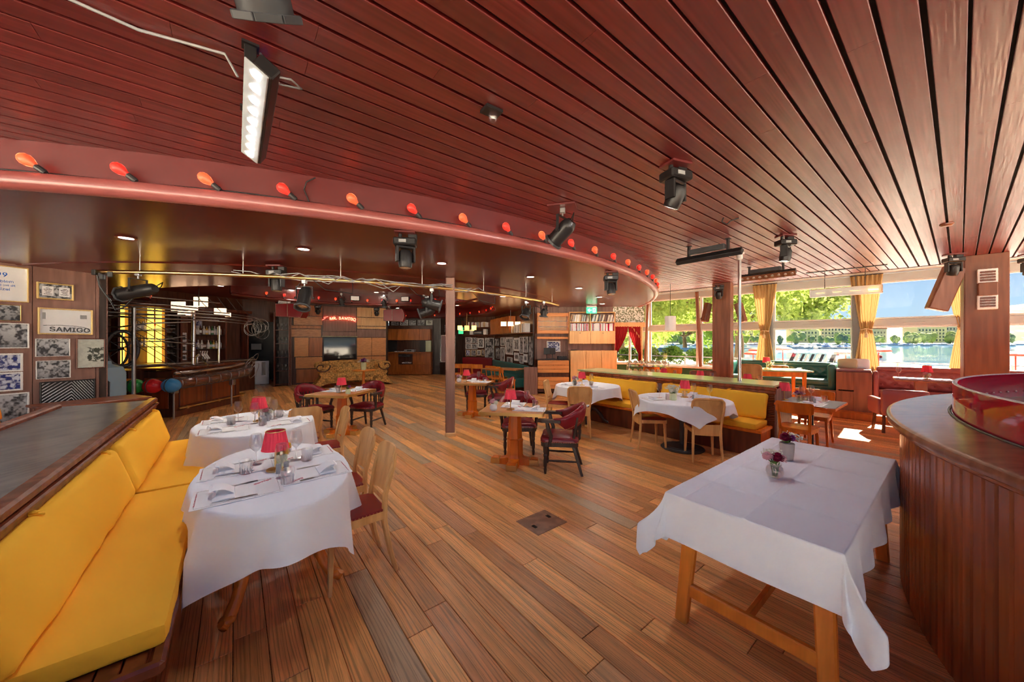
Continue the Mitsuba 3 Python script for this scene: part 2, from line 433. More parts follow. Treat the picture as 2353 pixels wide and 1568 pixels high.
def plank_mesh(u, v, L, w, k, top=0.0, th=.02, gap=.0016):
    x0, x1, y0, y1 = u + gap, u + w - gap, v + gap, v + L - gap
    e = .0022
    vs = [(x0, y0, top - e), (x1, y0, top - e), (x1, y1, top - e), (x0, y1, top - e), (x0 + e, y0 + e, top), (x1 - e, y0 + e, top), (x1 - e, y1 - e, top), (x0 + e, y1 - e, top),
          (x0, y0, top - th), (x1, y0, top - th), (x1, y1, top - th), (x0, y1, top - th)]
    f = [[4, 5, 6, 7]] + [[i, (i + 1) % 4, 4 + (i + 1) % 4, 4 + i] for i in range(4)] + [[8 + i, 8 + (i + 1) % 4, (i + 1) % 4, i] for i in range(4)]
    vs = np.array(vs, float)
    q = np.stack([(k % 240) * 8.0 + 2.0 + (vs[:, 1] - v), (vs[:, 0] - u) + (k % 7) * .31], 1)
    return vs, f, q
struct('floor', MB().box((2, 8, -.07), (18, 26, .09)), 'm_gap', T=TU())
k = 0
for _, u, v, L in near:
    a, f, q = plank_mesh(u, v, L, PW, k); k += 1
    part('floor', 'plank', (a, f), 'm_oak', False, TU(), uv=q)
mb = MB(); qs = []
for _, u, v, L in far:
    a, f, q = plank_mesh(u, v, L, PW, k); k += 1; mb.add(a, f); qs.append(q)
kk = part('floor', 'far_planks', mb.out(), 'm_oak', False, TU(), uv=np.vstack(qs)); labels[kk] = {'kind': 'stuff', 'label': 'oak floor boards farther from the camera'}
# floor hatch with two finger holes
hp = uv(2.22, 3.05)
struct('floor__hatch', MB().box((2.2, 2.36, .001), (.36, .30, .006), .002), 'm_walnut', T=TU())
for s in (-.07, .07): struct('floor__hatch__finger_hole', MB().box((2.2 + s * 1.6, 2.36 + s * .4, .0045), (.03, .05, .004)), 'm_gap', T=TU())
# raised step by the windows
struct('floor__platform', MB().box((12.2, 1.5, .07), (4.0, 12.6, .136), .006), 'm_teak', T=TU())
for i in range(5): struct('floor__platform__plank', MB().box((10.25 + .19 * i, 1.5, .139), (.185, 12.5, .008), .002), 'm_teak', T=TU())

DK = .28
struct('floor__deck', MB().box((3.6, -.62, DK / 2), (4.9, 1.35, DK), .006), 'm_teak', T=TX(4.73, 12.23, 0, -45))
struct('floor__rear_platform', MB().box((9.5, 5.6, .07), (1.4, 5.6, .136), .006), 'm_teak', T=TU())

# ---- plank ceiling
cp = []
r = random.Random(11)
v = -9.0; PITCH = .134
while v < 13.5:
    w = .112 + r.random() * .010
    um = facade_u(v); u = -13.0 - r.random() * 3
    while u < um:
        L = min(r.choice([2.6, 3.4, 4.2]), um - u)
        if L < .05: break
        um_ = max(u, (.25 - .786 * v) / .618); L_, ue = L, u + L
        L = ue - um_
        if L < .06: u = ue; continue
        u = um_
        a0, a1 = uv(u, v), uv(u + L, v)
        if not (np.hypot(*(a0 - D0)) < 9.3 and np.hypot(*(a1 - D0)) < 9.3):
            c = (a0 + a1) / 2
            vis = max(a0[1], a1[1]) > .75
            cp.append((np.hypot(c[0], c[1] - .5) + (0 if vis else 40), u, v, L, w))
        u = ue
    v += PITCH
cp.sort()
def cplank(u, v, L, w, k):
    x0, x1, y0, y1 = u + .0008, u + L - .0008, v, v + w
    z0, z1, e = CEIL, CEIL + .022, .003
    vs = np.array([(x0, y0, z0 + e), (x1, y0, z0 + e), (x1, y1, z0 + e), (x0, y1, z0 + e), (x0, y0 + e, z0), (x1, y0 + e, z0), (x1, y1 - e, z0), (x0, y1 - e, z0),
                   (x0, y0, z1), (x1, y0, z1), (x1, y1, z1), (x0, y1, z1)], float)
    f = [[7, 6, 5, 4]] + [[4 + i, 4 + (i + 1) % 4, (i + 1) % 4, i] for i in range(4)] + [[i, (i + 1) % 4, 8 + (i + 1) % 4, 8 + i] for i in range(4)]
    q = np.stack([(k % 240) * 8.0 + 2 + (vs[:, 0] - u), (vs[:, 1] - v) + (k % 5) * .3], 1)
    return vs, f, q
struct('ceiling', MB().prism([(-17, .25), (14.9, .25), (4.55, 10.9), (4.3, 11.6), (.9, 11.6), (-.6, 16.2), (-3, 18), (-8, 18), (-14, 15), (-17, 5)], .10, t=(0, 0, CEIL + .02)), 'm_gap')
for k, (_, u, v, L, w) in enumerate(cp[:296]):
    a, f, q = cplank(u, v, L, w, k); part('ceiling', 'plank', (a, f), 'm_redplank', False, TU(), uv=q)
mb = MB(); qs = []
for k, (_, u, v, L, w) in enumerate(cp[296:]):
    a, f, q = cplank(u, v, L, w, k + 296); mb.add(a, f); qs.append(q)
kk = part('ceiling', 'far_planks', mb.out(), 'm_redplank', False, TU(), uv=np.vstack(qs)); labels[kk] = {'kind': 'stuff', 'label': 'red ceiling boards farther from the camera'}

# ---- round dropped ceiling
TD = TX(D0[0], D0[1])
NL = 160
struct('ceiling__canopy_fascia', MB().lathe([(9.66, CEIL), (9.66, 2.80), (9.60, 2.80), (9.60, CEIL)], NL), 'm_fascia', 40, TD)
th = np.linspace(0, 2 * PI, 201)[:-1]
struct('ceiling__canopy_lip', MB().tube(np.stack([9.70 * np.cos(th), 9.70 * np.sin(th), 0 * th + 2.805], 1), .066, 14, closed=True), 'm_lip', True, TD)
struct('ceiling__canopy_underside', MB().lathe([(9.68, 2.760), (7.15, 2.752), (7.13, 2.738), (7.10, 2.738), (7.08, 2.752), (5.02, 2.752), (4.98, 2.775), (4.98, 3.09), (0, 3.09)], NL), 'm_canopy', 25, TD)
# round beam inside the opening, carrying bulbs
th = np.linspace(.15 * PI, .95 * PI, 60)
rc = 3.05; C0 = D0 + np.array([1.95, -4.2])
def bandpts(r, z): return np.stack([C0[0] + r * np.cos(th), C0[1] + r * np.sin(th), 0 * th + z], 1)
mb = MB()
for r0, r1 in ((rc, rc + .03),):
    a = [bandpts(r0, 3.09), bandpts(r0, 2.76), bandpts(r1, 2.76), bandpts(r1, 3.09)]
    v = np.vstack(a); n = len(th); f = []
    for j in range(3):
        for i in range(n - 1): f.append([j * n + i, j * n + i + 1, (j + 1) * n + i + 1, (j + 1) * n + i])
    mb.add(v, f)
struct('ceiling__beam', mb, 'm_canopy', 30)
struct('ceiling__beam_lip', MB().tube(bandpts(rc - .03, 2.76), .035, 8), 'm_canopy', True)

# ---- brass rail hung round under the canopy
th = np.linspace(-.492 * PI, -.14 * PI, 70)
rail = single('lighting_rail', MB().tube(np.stack([7.45 * np.cos(th), 7.45 * np.sin(th), 0 * th + 2.55], 1), .026, 10), 'm_brass', 'long curved brass lighting rail hung under the round ceiling', 'rail', True, TD)
for a in np.linspace(-.47 * PI, -.16 * PI, 7):
    part(rail, 'hanger', MB().cyl((7.45 * math.cos(a), 7.45 * math.sin(a), 2.575), (7.45 * math.cos(a), 7.45 * math.sin(a), 2.752), .006, n=6), 'm_chrome', True, TD)

# ---- walls.  local x runs along the wall, local y = 0 is its face
WA, WB = np.array([-10.64, -3.0]), np.array([-6.76, 5.89])
def wall(name, p0, p1, z0=0, z1=3.12, mat='m_panel', th=.08, side=1):
    L, ang = FR(*p0, *p1)
    return struct(name, MB().box((L / 2, side * (th / 2 + .012), (z0 + z1) / 2), (L, th, z1 - z0)), mat, T=TX(p0[0], p0[1], 0, ang)), L, ang
# left wall: panels in their order from the bar end
LW, LA = FR(*WA, *WB); TWL = TX(WA[0], WA[1], 0, LA)
struct('wall_left', MB().box((LW / 2, .065, 1.56), (LW, .08, 3.12)), 'm_blackwood', T=TWL)
edges = [LW, LW - .13, LW - .76] + [LW - .76 - .96 * i for i in range(1, 8)]
for a, b in zip(edges[1:], edges): part('wall_left', 'panel', MB().box(((a + b) / 2, .012, 1.42), (b - a - .006, .024, 2.84), .002), 'm_panel', False, TWL)
part('wall_left', 'end_post', MB().box((LW - .02, .07, 1.42), (.05, .14, 2.84), .004), 'm_panel', False, TWL)
wall('wall_bar_return', WB, (-11.2, 6.9), mat='m_blackwood', side=1)
PE, PF = np.array([-9.30, 12.2]), np.array([-8.72, 13.0])
PG, PH = np.array([-8.30, 13.2]), np.array([-5.25, 14.75])
wall('wall_bar', (-11.2, 6.9), (-10.25, 9.0), mat='m_darkwood')
wall('wall_bar', (-10.25, 9.0), PE, mat='m_darkwood', th=.05)
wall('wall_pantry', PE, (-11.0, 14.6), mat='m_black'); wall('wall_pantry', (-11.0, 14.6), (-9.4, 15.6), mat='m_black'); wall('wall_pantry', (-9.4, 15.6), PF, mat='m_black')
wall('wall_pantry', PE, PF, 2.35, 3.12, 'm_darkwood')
wall('wall_alcove', PH, (-6.10, 17.45), mat='m_blackwood'); wall('wall_alcove', (-6.10, 17.45), (-3.55, 17.45), mat='m_blackwood'); wall('wall_alcove', (-3.55, 17.45), (-2.2, 16.45), mat='m_blackwood')
PK, PL, PM = np.array([-2.2, 16.45]), np.array([-.80, 15.9]), np.array([.72, 11.36])
wall('wall_gallery', PK, PL, mat='m_darkwood'); wall('wall_gallery', PL, PM, mat='m_darkwood')
# back wall of walnut panels, facing the camera
BY = 11.42
struct('wall_back', MB().box((1.98, BY + .06, 1.56), (2.6, .08, 3.12)), 'm_blackwood')
for i in range(5): part('wall_back', 'panel', MB().box((.72 + .26 + .51 * i, BY + .008, 1.42), (.504, .02, 2.84), .002), 'm_panel', False)

# ---- curtained window in the back wall, x 3.26 to 4.22
wb = 'window_1'
struct(wb, MB().box((3.76, BY, 2.18), (1.06, .16, .15), .01), 'm_beech')
part(wb, 'jamb', MB().box((4.17, BY, 1.5), (.09, .12, 1.35), .01), 'm_beech', False)
part(wb, 'brace', MB().bar((3.86, BY - .04, 2.12), (4.17, BY - .04, 1.70), .06, .05, .01), 'm_beech', False)
part(wb, 'frosted_pane', MB().box((3.76, BY + .01, 2.60), (1.06, .012, .70)), scene.setdefault('m_frost', pr(lin(196, 206, 180), .25, .6, bump=None) if False else {'type': 'twosided', 'b': {'type': 'bumpmap', 'arbitrary': mikit.proc(lambda p, n, q: N(p.x * 46, p.z * 46), eps=3e-3), 'scale': .01, 'bsdf': {'type': 'principled', 'base_color': mikit.proc(lambda p, n, q: mix(lin(120, 130, 96), lin(232, 236, 226), sst(.42, .58, N(p.x * 40, p.z * 40)))), 'roughness': .3, 'specular': .6}}}) and 'm_frost', False)
part(wb, 'sill', MB().box((3.76, BY - .02, .93), (1.06, .20, .06), .01), 'm_framewhite', False)
part(wb, 'apron', MB().box((3.76, BY + .02, .45), (1.06, .08, .90), .004), 'm_green', False)
part(wb, 'pane', sheet(3.31, 4.17, BY + .03, .96, 2.10), 'm_pane', False)
def tied(u, v, x0, x1, tie, zt, zb, sgn, y):
    """half a tied-back curtain: u across, v down; gathered to one side"""
    z = zt + (zb - zt) * v
    k = np.clip((zt - z) / (zt - tie), 0, 1) ** 1.6
    w = (1 - k * .78)
    x = (x0 + (x1 - x0) * w * u) if sgn > 0 else (x1 - (x1 - x0) * w * u)
    return np.stack([x, y + .018 * np.sin(u * 6 * 2 * PI), z], -1)
for sgn, x0, x1, lab in ((1, 3.27, 3.74, 'left'), (-1, 3.74, 4.16, 'right')):
    p, q = grid(lambda u, v: tied(u, v, x0, x1, 1.25, 2.12, .98, sgn, BY - .07), 61, 24)
    single('curtain', (p, q), 'm_redcurtain', f'dark red tied-back curtain on the {lab} side of the back window', 'curtain', True)

# ---- glazed front to the lake: s runs towards the camera's right, local y = outwards
FT = TX(4.73, 12.23, 0, -45)
SB = [-.75, 0.0, 1.63, 3.47, 5.16, 7.03, 8.8, 10.6, 12.4, 14.2, 16.0]
struct('wall_right', MB().box((7.6, .10, .39), (16.8, .14, .78), .004), 'm_green', T=FT)
part('wall_right', 'sill', MB().box((7.6, .06, .82), (16.8, .30, .07), .012), 'm_framewhite', False, FT)
part('wall_right', 'lintel', MB().box((7.6, .06, 3.13), (16.8, .16, .18), .006), 'm_alu', False, FT)
struct('ceiling__bay', MB().box((7.6, -.70, 3.27), (16.8, 1.75, .06)), 'm_alu', T=FT)
part('wall_right', 'fascia', MB().box((7.6, -1.40, 3.16), (17.4, .05, .10), .004), 'm_darkwood', False, FT)
part('wall_right', 'end_post', MB().box((-.05, .04, 1.95), (.10, .14, 2.2), .008), 'm_framewhite', False, FT)
part('wall_right', 'leaning_post', MB().bar((-.10, -.06, .86), (.03, -.06, 3.2), .075, .06, .01), 'm_walnut', False, FT)
for i, (a, b) in enumerate(zip(SB, SB[1:])):
    w = f'window_{i + 2}'
    struct(w, MB().box(((a + b) / 2, .03, 2.08), (b - a - .02, .10, .165), .008).box(((a + b) / 2, -.028, 2.07), (.34, .02, .02), .004), 'm_alu', T=FT)
    for z0, z1 in ((.855, 2.0), (2.163, 3.045)):
        f = MB()
        for x in (a + .06, b - .06): f.box((x, .03, (z0 + z1) / 2), (.075, .07, z1 - z0), .008)
        f.box(((a + b) / 2, .03, z1 - .02), (b - a - .1, .06, .04), .006).box(((a + b) / 2, .03, z0 + .02), (b - a - .1, .06, .04), .006)
        part(w, 'frame', f, 'm_framewhite', False, FT)
        part(w, 'pane', sheet(a + .075, b - .075, .03, z0 + .035, z1 - .035), 'm_pane', False, FT)
    lean = .055 if i == 1 else 0
    if i: part(w, 'post', MB().bar((b + lean, -.04, .82), (b - lean, -.04, 3.2), .09 if i != 3 else .14, .09, .01), 'm_framegrey' if i > 1 else 'm_walnut', False, FT)

# ---- posts and columns
t = struct('post', MB().box((-1.075, 6.16, 1.375), (.15, .13, 2.75), .008, rz=.12), 'm_panel', label='slim wood-clad post in the middle of the room')
part(t, 'plinth', MB().box((-1.075, 6.16, .03), (.19, .17, .06), .004, rz=.12), 'm_beech', False)
part(t, 'trim', MB().box((-1.152, 6.16, 1.375), (.012, .14, 2.75), .003, rz=.12), 'm_mahogany', False)
def column(name, x, y, w, d, lab):
    t = struct(name, MB().box((0, 0, 1.56), (w, d, 3.12), .006), 'm_walnut', T=TX(x, y, 0, -45), label=lab)
    part(t, 'cladding', MB().box((-w / 2 - .004, 0, 1.56), (.012, d - .02, 3.12), .003), 'm_panel', False, TX(x, y, 0, -45))
    return t
cm = column('column', 5.40, 9.02, .40, .30, 'square walnut column behind the long counter')
cr = column('column', 8.12, 6.06, .46, .32, 'square walnut column beside the round bar')
# ================================================================== kinds of things that come more than once
def arcpanel(w, z0, z1, th, R=.55, rtop=.06, rbot=.02, y=0.0, lean=0.0, taper=0.0, n=14, m=10):
    """a bent plywood panel, concave to +y, with rounded corners"""
    z = np.concatenate([[z0], np.linspace(z0 + .004, z1 - .004, m), [z1]])
    def half(zz):
        h = w / 2 - taper * (z1 - zz) / (z1 - z0)
        d1, d0 = z1 - zz, zz - z0
        if d1 < rtop: h -= rtop - math.sqrt(max(rtop ** 2 - (rtop - d1) ** 2, 0))
        if d0 < rbot: h -= rbot - math.sqrt(max(rbot ** 2 - (rbot - d0) ** 2, 0))
        return max(h, .01)
    z = np.sort(np.concatenate([z, z1 - rtop * (1 - np.cos(np.linspace(.15, 1.5, 6))), ]))
    rows = []
    for zz in z:
        x = np.linspace(-1, 1, n) * half(zz)
        yy = y + (np.sqrt(R * R - 0) - np.sqrt(R * R - x * x)) + lean * (zz - z0)
        rows.append(np.stack([x, yy, np.full(n, zz)], 1))
    F = np.array(rows); B = F.copy(); B[..., 1] -= th
    k = len(z); v = np.vstack([F.reshape(-1, 3), B.reshape(-1, 3)]); o = k * n; f = []
    for i in range(k - 1):
        for j in range(n - 1):
            a = i * n + j
            f += [[a, a + n, a + n + 1, a + 1], [o + a, o + a + 1, o + a + n + 1, o + a + n]]
    for i in range(k - 1):
        for j, s in ((0, 1), (n - 1, -1)):
            a = i * n + j; q = [a, o + a, o + a + n, a + n]; f.append(q if s > 0 else q[::-1])
    for j in range(n - 1):
        for i, s in ((0, -1), (k - 1, 1)):
            a = i * n + j; q = [a, a + 1, o + a + 1, o + a]; f.append(q[::-1] if s > 0 else q)
    return np.array(v), np.array(f)
def seatshape(w0, w1, d, r, h, z):
    """seat outline: w0 at the back, w1 in front"""
    p = Polygon([(-w0 / 2, -d / 2), (w0 / 2, -d / 2), (w1 / 2, d / 2), (-w1 / 2, d / 2)]).buffer(-r).buffer(r, quad_segs=5)
    return p
def pad(poly, h, z, dome=.012, r=.012):
    """an upholstered pad over an outline"""
    mb = MB(); e = np.array(poly.exterior.coords)[:-1]; c = e.mean(0); v, f = [], []
    rings = [(1.0, 0), (1.0, h - r), (1 - .3 * r / .2, h - .3 * r), (.9, h), (.6, h + dome * .7), (.3, h + dome * .95)]
    n = len(e)
    for s, zz in rings: v += [(c[0] + (x - c[0]) * s, c[1] + (y - c[1]) * s, z + zz) for x, y in e]
    v.append((c[0], c[1], z + h + dome))
    for k in range(len(rings) - 1):
        for i in range(n):
            a, b = k * n + i, k * n + (i + 1) % n; f += [[a, b, b + n], [a, b + n, a + n]]
    o = (len(rings) - 1) * n
    for i in range(n): f.append([o + i, o + (i + 1) % n, len(v) - 1])
    return mb.add(v, f)
def blond_chair(kind):
    k = Kit(); wood = 'm_blond'
    sp = seatshape(.36, .42, .41, .05, 0, 0)
    k.add('seat', pad(sp.buffer(-.012), .02, .440, .014), 'm_redseat', 40, 'dark red leather seat')
    nails = MB()
    e = sp.buffer(-.010).exterior
    for i in range(60):
        p = e.interpolate(i / 60, normalized=True); nails.sphere((p.x, p.y, .447), .0035, 0)
    fr = MB().prism(sp, .05, t=(0, 0, .392))
    k.add('seat_frame', fr, wood, 20)
    k.add('nail_row', nails, 'm_brass', True)
    for s in (-1, 1):
        k.add('leg', MB().bar((s * .172, .165, .40), (s * .185, .178, 0), .040, .040, .1, up=(0, 1, 0), w1=.026, h1=.026), wood, 25)
    if kind == 'tall':
        k.add('backrest', arcpanel(.36, .53, .865, .013, .42, .085, .03, -.215, -.20, .035), wood, 40)
        for s in (-1, 1):
            k.add('leg', MB().tube([(s * .150, -.19, .56), (s * .156, -.182, .47), (s * .165, -.178, .36), (s * .178, -.215, .15), (s * .185, -.255, 0)], [.019, .021, .022, .018, .015], 6), wood, 35)
            k.add('back_post', MB().tube([(s * .150, -.19, .55), (s * .160, -.215, .66), (s * .168, -.245, .76), (s * .160, -.262, .835)], [.020, .022, .018, .009], 6), wood, 35)
        k.add('lower_rail', MB().bar((-.15, -.196, .50), (.15, -.196, .50), .016, .045, .1), wood, 25)
    else:
        k.add('backrest', arcpanel(.37, .565, .855, .010, .62, .05, .02, -.215, -.20), wood, 40)
        path = [(-.168, -.198, .40), (-.176, -.20, .52), (-.190, -.222, .64), (-.197, -.247, .76), (-.192, -.262, .83), (-.165, -.268, .862), (-.10, -.272, .868), (0, -.274, .868)]
        path += [(-x, y, z) for x, y, z in path[::-1][1:]]
        k.add('back_frame', MB().tube(path, .016, 7), wood, 40)
        k.add('back_rail', arcpanel(.35, .365, .515, .012, .8, .01, .03, -.205, -.05), wood, 30)
        for s in (-1, 1):
            k.add('leg', MB().tube([(s * .168, -.198, .44), (s * .170, -.196, .36), (s * .178, -.215, .15), (s * .184, -.245, 0)], [.019, .020, .017, .013], 6), wood, 35)
    return k
K_TALL, K_FRAME = blond_chair('tall'), blond_chair('framed')
def cafe_chair(wood, seatmat):
    k = Kit()
    sp = seatshape(.37, .43, .42, .09, 0, 0)
    k.add('seat', MB().prism(sp, .020, t=(0, 0, .438)), seatmat, 25)
    k.add('seat_frame', MB().prism(sp.buffer(-.012).difference(sp.buffer(-.04)), .045, t=(0, 0, .393)), wood, 25)
    k.add('top_rail', arcpanel(.42, .665, .82, .020, .42, .03, .03, -.245, -.12), wood, 40)
    for s in (-1, 1):
        k.add('back_post', MB().tube([(s * .160, -.18, .43), (s * .166, -.196, .55), (s * .172, -.222, .68), (s * .178, -.236, .775)], [.020, .018, .016, .012], 6), wood, 30)
        k.add('leg', MB().bar((s * .158, -.172, .43), (s * .178, -.235, 0), .036, .036, .1, up=(0, 1, 0), w1=.027, h1=.027), wood, 25)
        k.add('leg', MB().bar((s * .165, .155, .43), (s * .182, .168, 0), .038, .038, .1, up=(0, 1, 0), w1=.027, h1=.027), wood, 25)
    return k
K_CAFE = cafe_chair('m_orangewood', 'm_orangewood'); K_CAFEH = cafe_chair('m_honey', 'm_honey')
def captain_chair():
    k = Kit(); wd = 'm_blackwood'
    sp = seatshape(.46, .52, .47, .07, 0, 0)
    k.add('seat', pad(sp, .06, .40, .022, .03), 'm_burgundy', 50)
    nl = MB(); e = sp.buffer(.003).exterior
    for i in range(64):
        p = e.interpolate(i / 64, normalized=True); nl.sphere((p.x, p.y, .405), .0055, 0)
    k.add('nail_row', nl, 'm_brass', True)
    k.add('seat_frame', MB().prism(sp.buffer(-.006), .055, t=(0, 0, .348)), wd, 25)
    # tub back: a thick leather roll, low at the arms and high behind
    def top(a): return .70 + .13 * np.clip(np.sin(a), 0, 1) ** 1.5
    A = np.linspace(-.10 * PI, 1.10 * PI, 41)
    cx, cy = .275 * np.cos(A), -.02 - .275 * np.sin(A) * 1.02
    prof = np.array([(-.012, -.16), (.006, -.15), (.024, -.08), (.034, -.01), (.026, .022), (0, .034), (-.03, .024), (-.046, -.01), (-.042, -.06), (-.034, -.12), (-.026, -.155)])
    vs, fs, n = [], [], len(prof)
    for i, a in enumerate(A):
        o = np.array([math.cos(a), -math.sin(a)]); fade = min(1, (min(i, 40 - i) + 1.5) / 7.0)
        for r, z in prof:
            tuft = -.010 * max(0, math.sin(a * 9)) * max(0, math.sin((z + .16) * 32)) if r < 0 else 0
            hgt = z * (1.15 if a > .2 * PI and a < .8 * PI else .75 + .4 * min(1, max(0, math.sin(a) / .59))) 
            vs.append((cx[i] + o[0] * (r + tuft) * fade, cy[i] + o[1] * (r + tuft) * fade, top(a) + hgt * fade))
    for i in range(len(A) - 1):
        for j in range(n):
            q = (j + 1) % n; fs.append([i * n + j, i * n + q, (i + 1) * n + q, (i + 1) * n + j])
    v = np.array(vs); f = np.array(fs); f = np.vstack([f[:, [0, 1, 2]], f[:, [0, 2, 3]]])
    caps = [[0, j, j + 1] for j in range(1, n - 1)] + [[(len(A) - 1) * n, (len(A) - 1) * n + j + 1, (len(A) - 1) * n + j] for j in range(1, n - 1)]
    k.add('backrest', (v, np.vstack([f, caps])), 'm_burgundy', 50)
    bt = MB()
    for a in np.linspace(.2 * PI, .8 * PI, 7):
        for dz in (-.03, -.085): bt.sphere((.238 * math.cos(a), -.02 - .240 * math.sin(a), top(a) + dz), .007, 1)
    k.add('buttons', bt, 'm_burgundy', True)
    nl = MB()
    for a in np.linspace(0, PI, 60): nl.sphere((.288 * math.cos(a), -.02 - .292 * math.sin(a), top(a) - .135), .0045, 0)
    k.add('back_nail_row', nl, 'm_brass', True)
    for s in (-1, 1):
        k.add('armrest', MB().prism(Polygon([(-.035, -.10), (.03, -.10), (.045, .10), (.03, .16), (-.01, .17), (-.035, .12)]).buffer(.008), .034, t=(s * .265, .09, .655)), wd, 25)
        k.add('arm_post', MB().tube([(s * .262, .15, .66), (s * .262, .135, .58), (s * .252, .10, .48), (s * .245, .12, .36)], [.020, .026, .024, .022], 6), wd, 30)
        k.add('leg', MB().lathe([(.0, 0), (.013, 0), (.016, .02), (.020, .06), (.014, .08), (.022, .10), (.024, .17), (.016, .20), (.026, .23), (.018, .25), (.026, .275), (.028, .35), (0, .35)], 10, t=(s * .205, .175, 0)), wd, 35)
        k.add('leg', MB().bar((s * .175, -.165, .36), (s * .215, -.275, 0), .040, .040, .1, up=(0, 1, 0), w1=.030, h1=.030), wd, 25)
        k.add('stretcher', MB().tube([(s * .205, .175, .165), (s * .20, 0, .165), (s * .20, -.215, .165)], [.010, .015, .010], 6), wd, 35)
    for s in (-.5, -.3, -.1, .1, .3, .5):
        a = PI / 2 - s * 1.25
        x, y = .245 * math.cos(a), -.02 - .245 * math.sin(a)
        k.add('spindle', MB().lathe([(.007, .40), (.009, .46), (.015, .50), (.008, .53), (.015, .57), (.008, .62), (.007, .72)], 8, t=(x * .97, y * .97, 0)), wd, 35)
    for s in (-1, 1): k.add('back_post', MB().bar((s * .19, -.16, .37), (s * .225, -.215, .72), .04, .03, .1, up=(0, 1, 0)), wd, 25)
    return k
K_CAP = captain_chair()
def pedestal_table(w, d):
    k = Kit()
    k.add('tabletop', MB().box((0, 0, .730), (w - .012, d - .012, .036), .002), 'm_veneer', False)
    e = MB()
    for s in (-1, 1): e.box((s * (w / 2 - .004), 0, .730), (.010, d, .042), .002).box((0, s * (d / 2 - .004), .730), (w - .02, .010, .042), .002)
    k.add('brass_edge', e, 'm_brass', False)
    o = np.arange(6) * PI / 3 + PI / 6
    def hexa(r, z): return [(r, z)]
    k.add('pedestal', MB().lathe([(0, .09), (.125, .09), (.118, .11), (.106, .14), (.108, .30), (.112, .315), (.112, .33), (.098, .345), (.078, .70), (.09, .712), (0, .712)], 6), 'm_orangewood', 20)
    for i in range(4):
        a = i * PI / 2 + PI / 4 * 0; R = rotz(a)
        k.add('foot', MB().add(*_foot(), R=R), 'm_orangewood', 20)
        k.add('foot_cap', MB().add(_cham_v(.06, .066, .036, .003) + [.262, 0, .038], _chamfer_faces(), R), 'm_brass', False)
        k.add('foot_inlay', MB().add(_cham_v(.05, .056, .003, .001) + [.262, 0, .0755], _chamfer_faces(), R), 'm_orangewood', False)
    return k
def _foot():
    w0, w1 = .075, .06
    v = [(.06, -w0, .0), (.06, w0, 0), (.26, w1, 0), (.26, -w1, 0), (.06, -w0, .105), (.06, w0, .105), (.20, w1, .068), (.26, w1, .066), (.26, -w1, .066), (.20, -w1, .068)]
    f = [(0, 1, 2), (0, 2, 3), (4, 9, 6), (4, 6, 5), (9, 8, 7), (9, 7, 6), (2, 7, 8), (2, 8, 3), (0, 3, 8), (0, 8, 9), (0, 9, 4), (1, 5, 6), (1, 6, 7), (1, 7, 2), (0, 4, 5), (0, 5, 1)]
    return np.array(v), np.array(f)
K_PED = pedestal_table(.82, .74); K_PED2 = pedestal_table(.76, .90)
# ---- small lamp with a pleated red shade
def table_lamp(lit=False):
    k = Kit()
    k.add('base', MB().lathe([(0, 0), (.052, 0), (.054, .006), (.050, .012), (.02, .016), (.008, .022), (0, .022)], 20), 'm_brass', 35)
    k.add('stem', MB().lathe([(.007, .02), (.0055, .03), (.0055, .16), (.009, .165), (.009, .19), (0, .19)], 8), 'm_brass', 35)
    n = 96
    sh = MB().lathe([(.080, .148), (.057, .268)], n, wob=lambda t: 1 + .022 * np.sin(t * 24))
    sh.lathe([(.077, .148), (.054, .268)], n, wob=lambda t: 1 + .022 * np.sin(t * 24))
    s = k.add('shade', sh, 'm_shade', True, 'red pleated shade')
    k.add('trim', MB().tube([(.057 * math.cos(t), .057 * math.sin(t), .270) for t in np.linspace(0, 2 * PI, 25)[:-1]], .0035, 6, closed=True), 'm_gold', True, under=s)
    k.add('trim', MB().tube([(.081 * math.cos(t), .081 * math.sin(t), .147) for t in np.linspace(0, 2 * PI, 33)[:-1]], .0022, 6, closed=True), 'm_shade', True, under=s)
    return k
K_LAMP = table_lamp()
# ---- glasses
WG = [(.0, .0), (.034, .0005), (.036, .002), (.030, .004), (.008, .008), (.0042, .014), (.0038, .085), (.006, .096), (.020, .106), (.034, .124), (.0405, .145), (.0405, .165), (.036, .195), (.0315, .222)]
P_WINE = ply(MB().lathe(WG, 20), 'm_wineglass', 50)
TG = [(0, .004), (.028, .004), (.030, .0), (.033, .01), (.035, .04), (.0375, .060), (.0395, .088)]
def tumbler():
    m = MB().lathe([(0, .0), (.030, .0), (.0325, .006), (.034, .05), (.0365, .056), (.0395, .088)], 28, wob=None)
    for i in range(14):
        a = i * 2 * PI / 14; m.cyl((.0345 * math.cos(a), .0345 * math.sin(a), .006), (.0350 * math.cos(a), .0350 * math.sin(a), .046), .0028, n=5)
    return m
P_TUMB = ply(tumbler(), 'm_wineglass', 40)
def wine(T, label, group='wine glasses on the tables'): return single('wine_glass', P_WINE, None, label, 'wine glass', T=T, group=group)
def tumb(T, label, group='water tumblers on the tables'): return single('tumbler', P_TUMB, None, label, 'water glass', T=T, group=group)
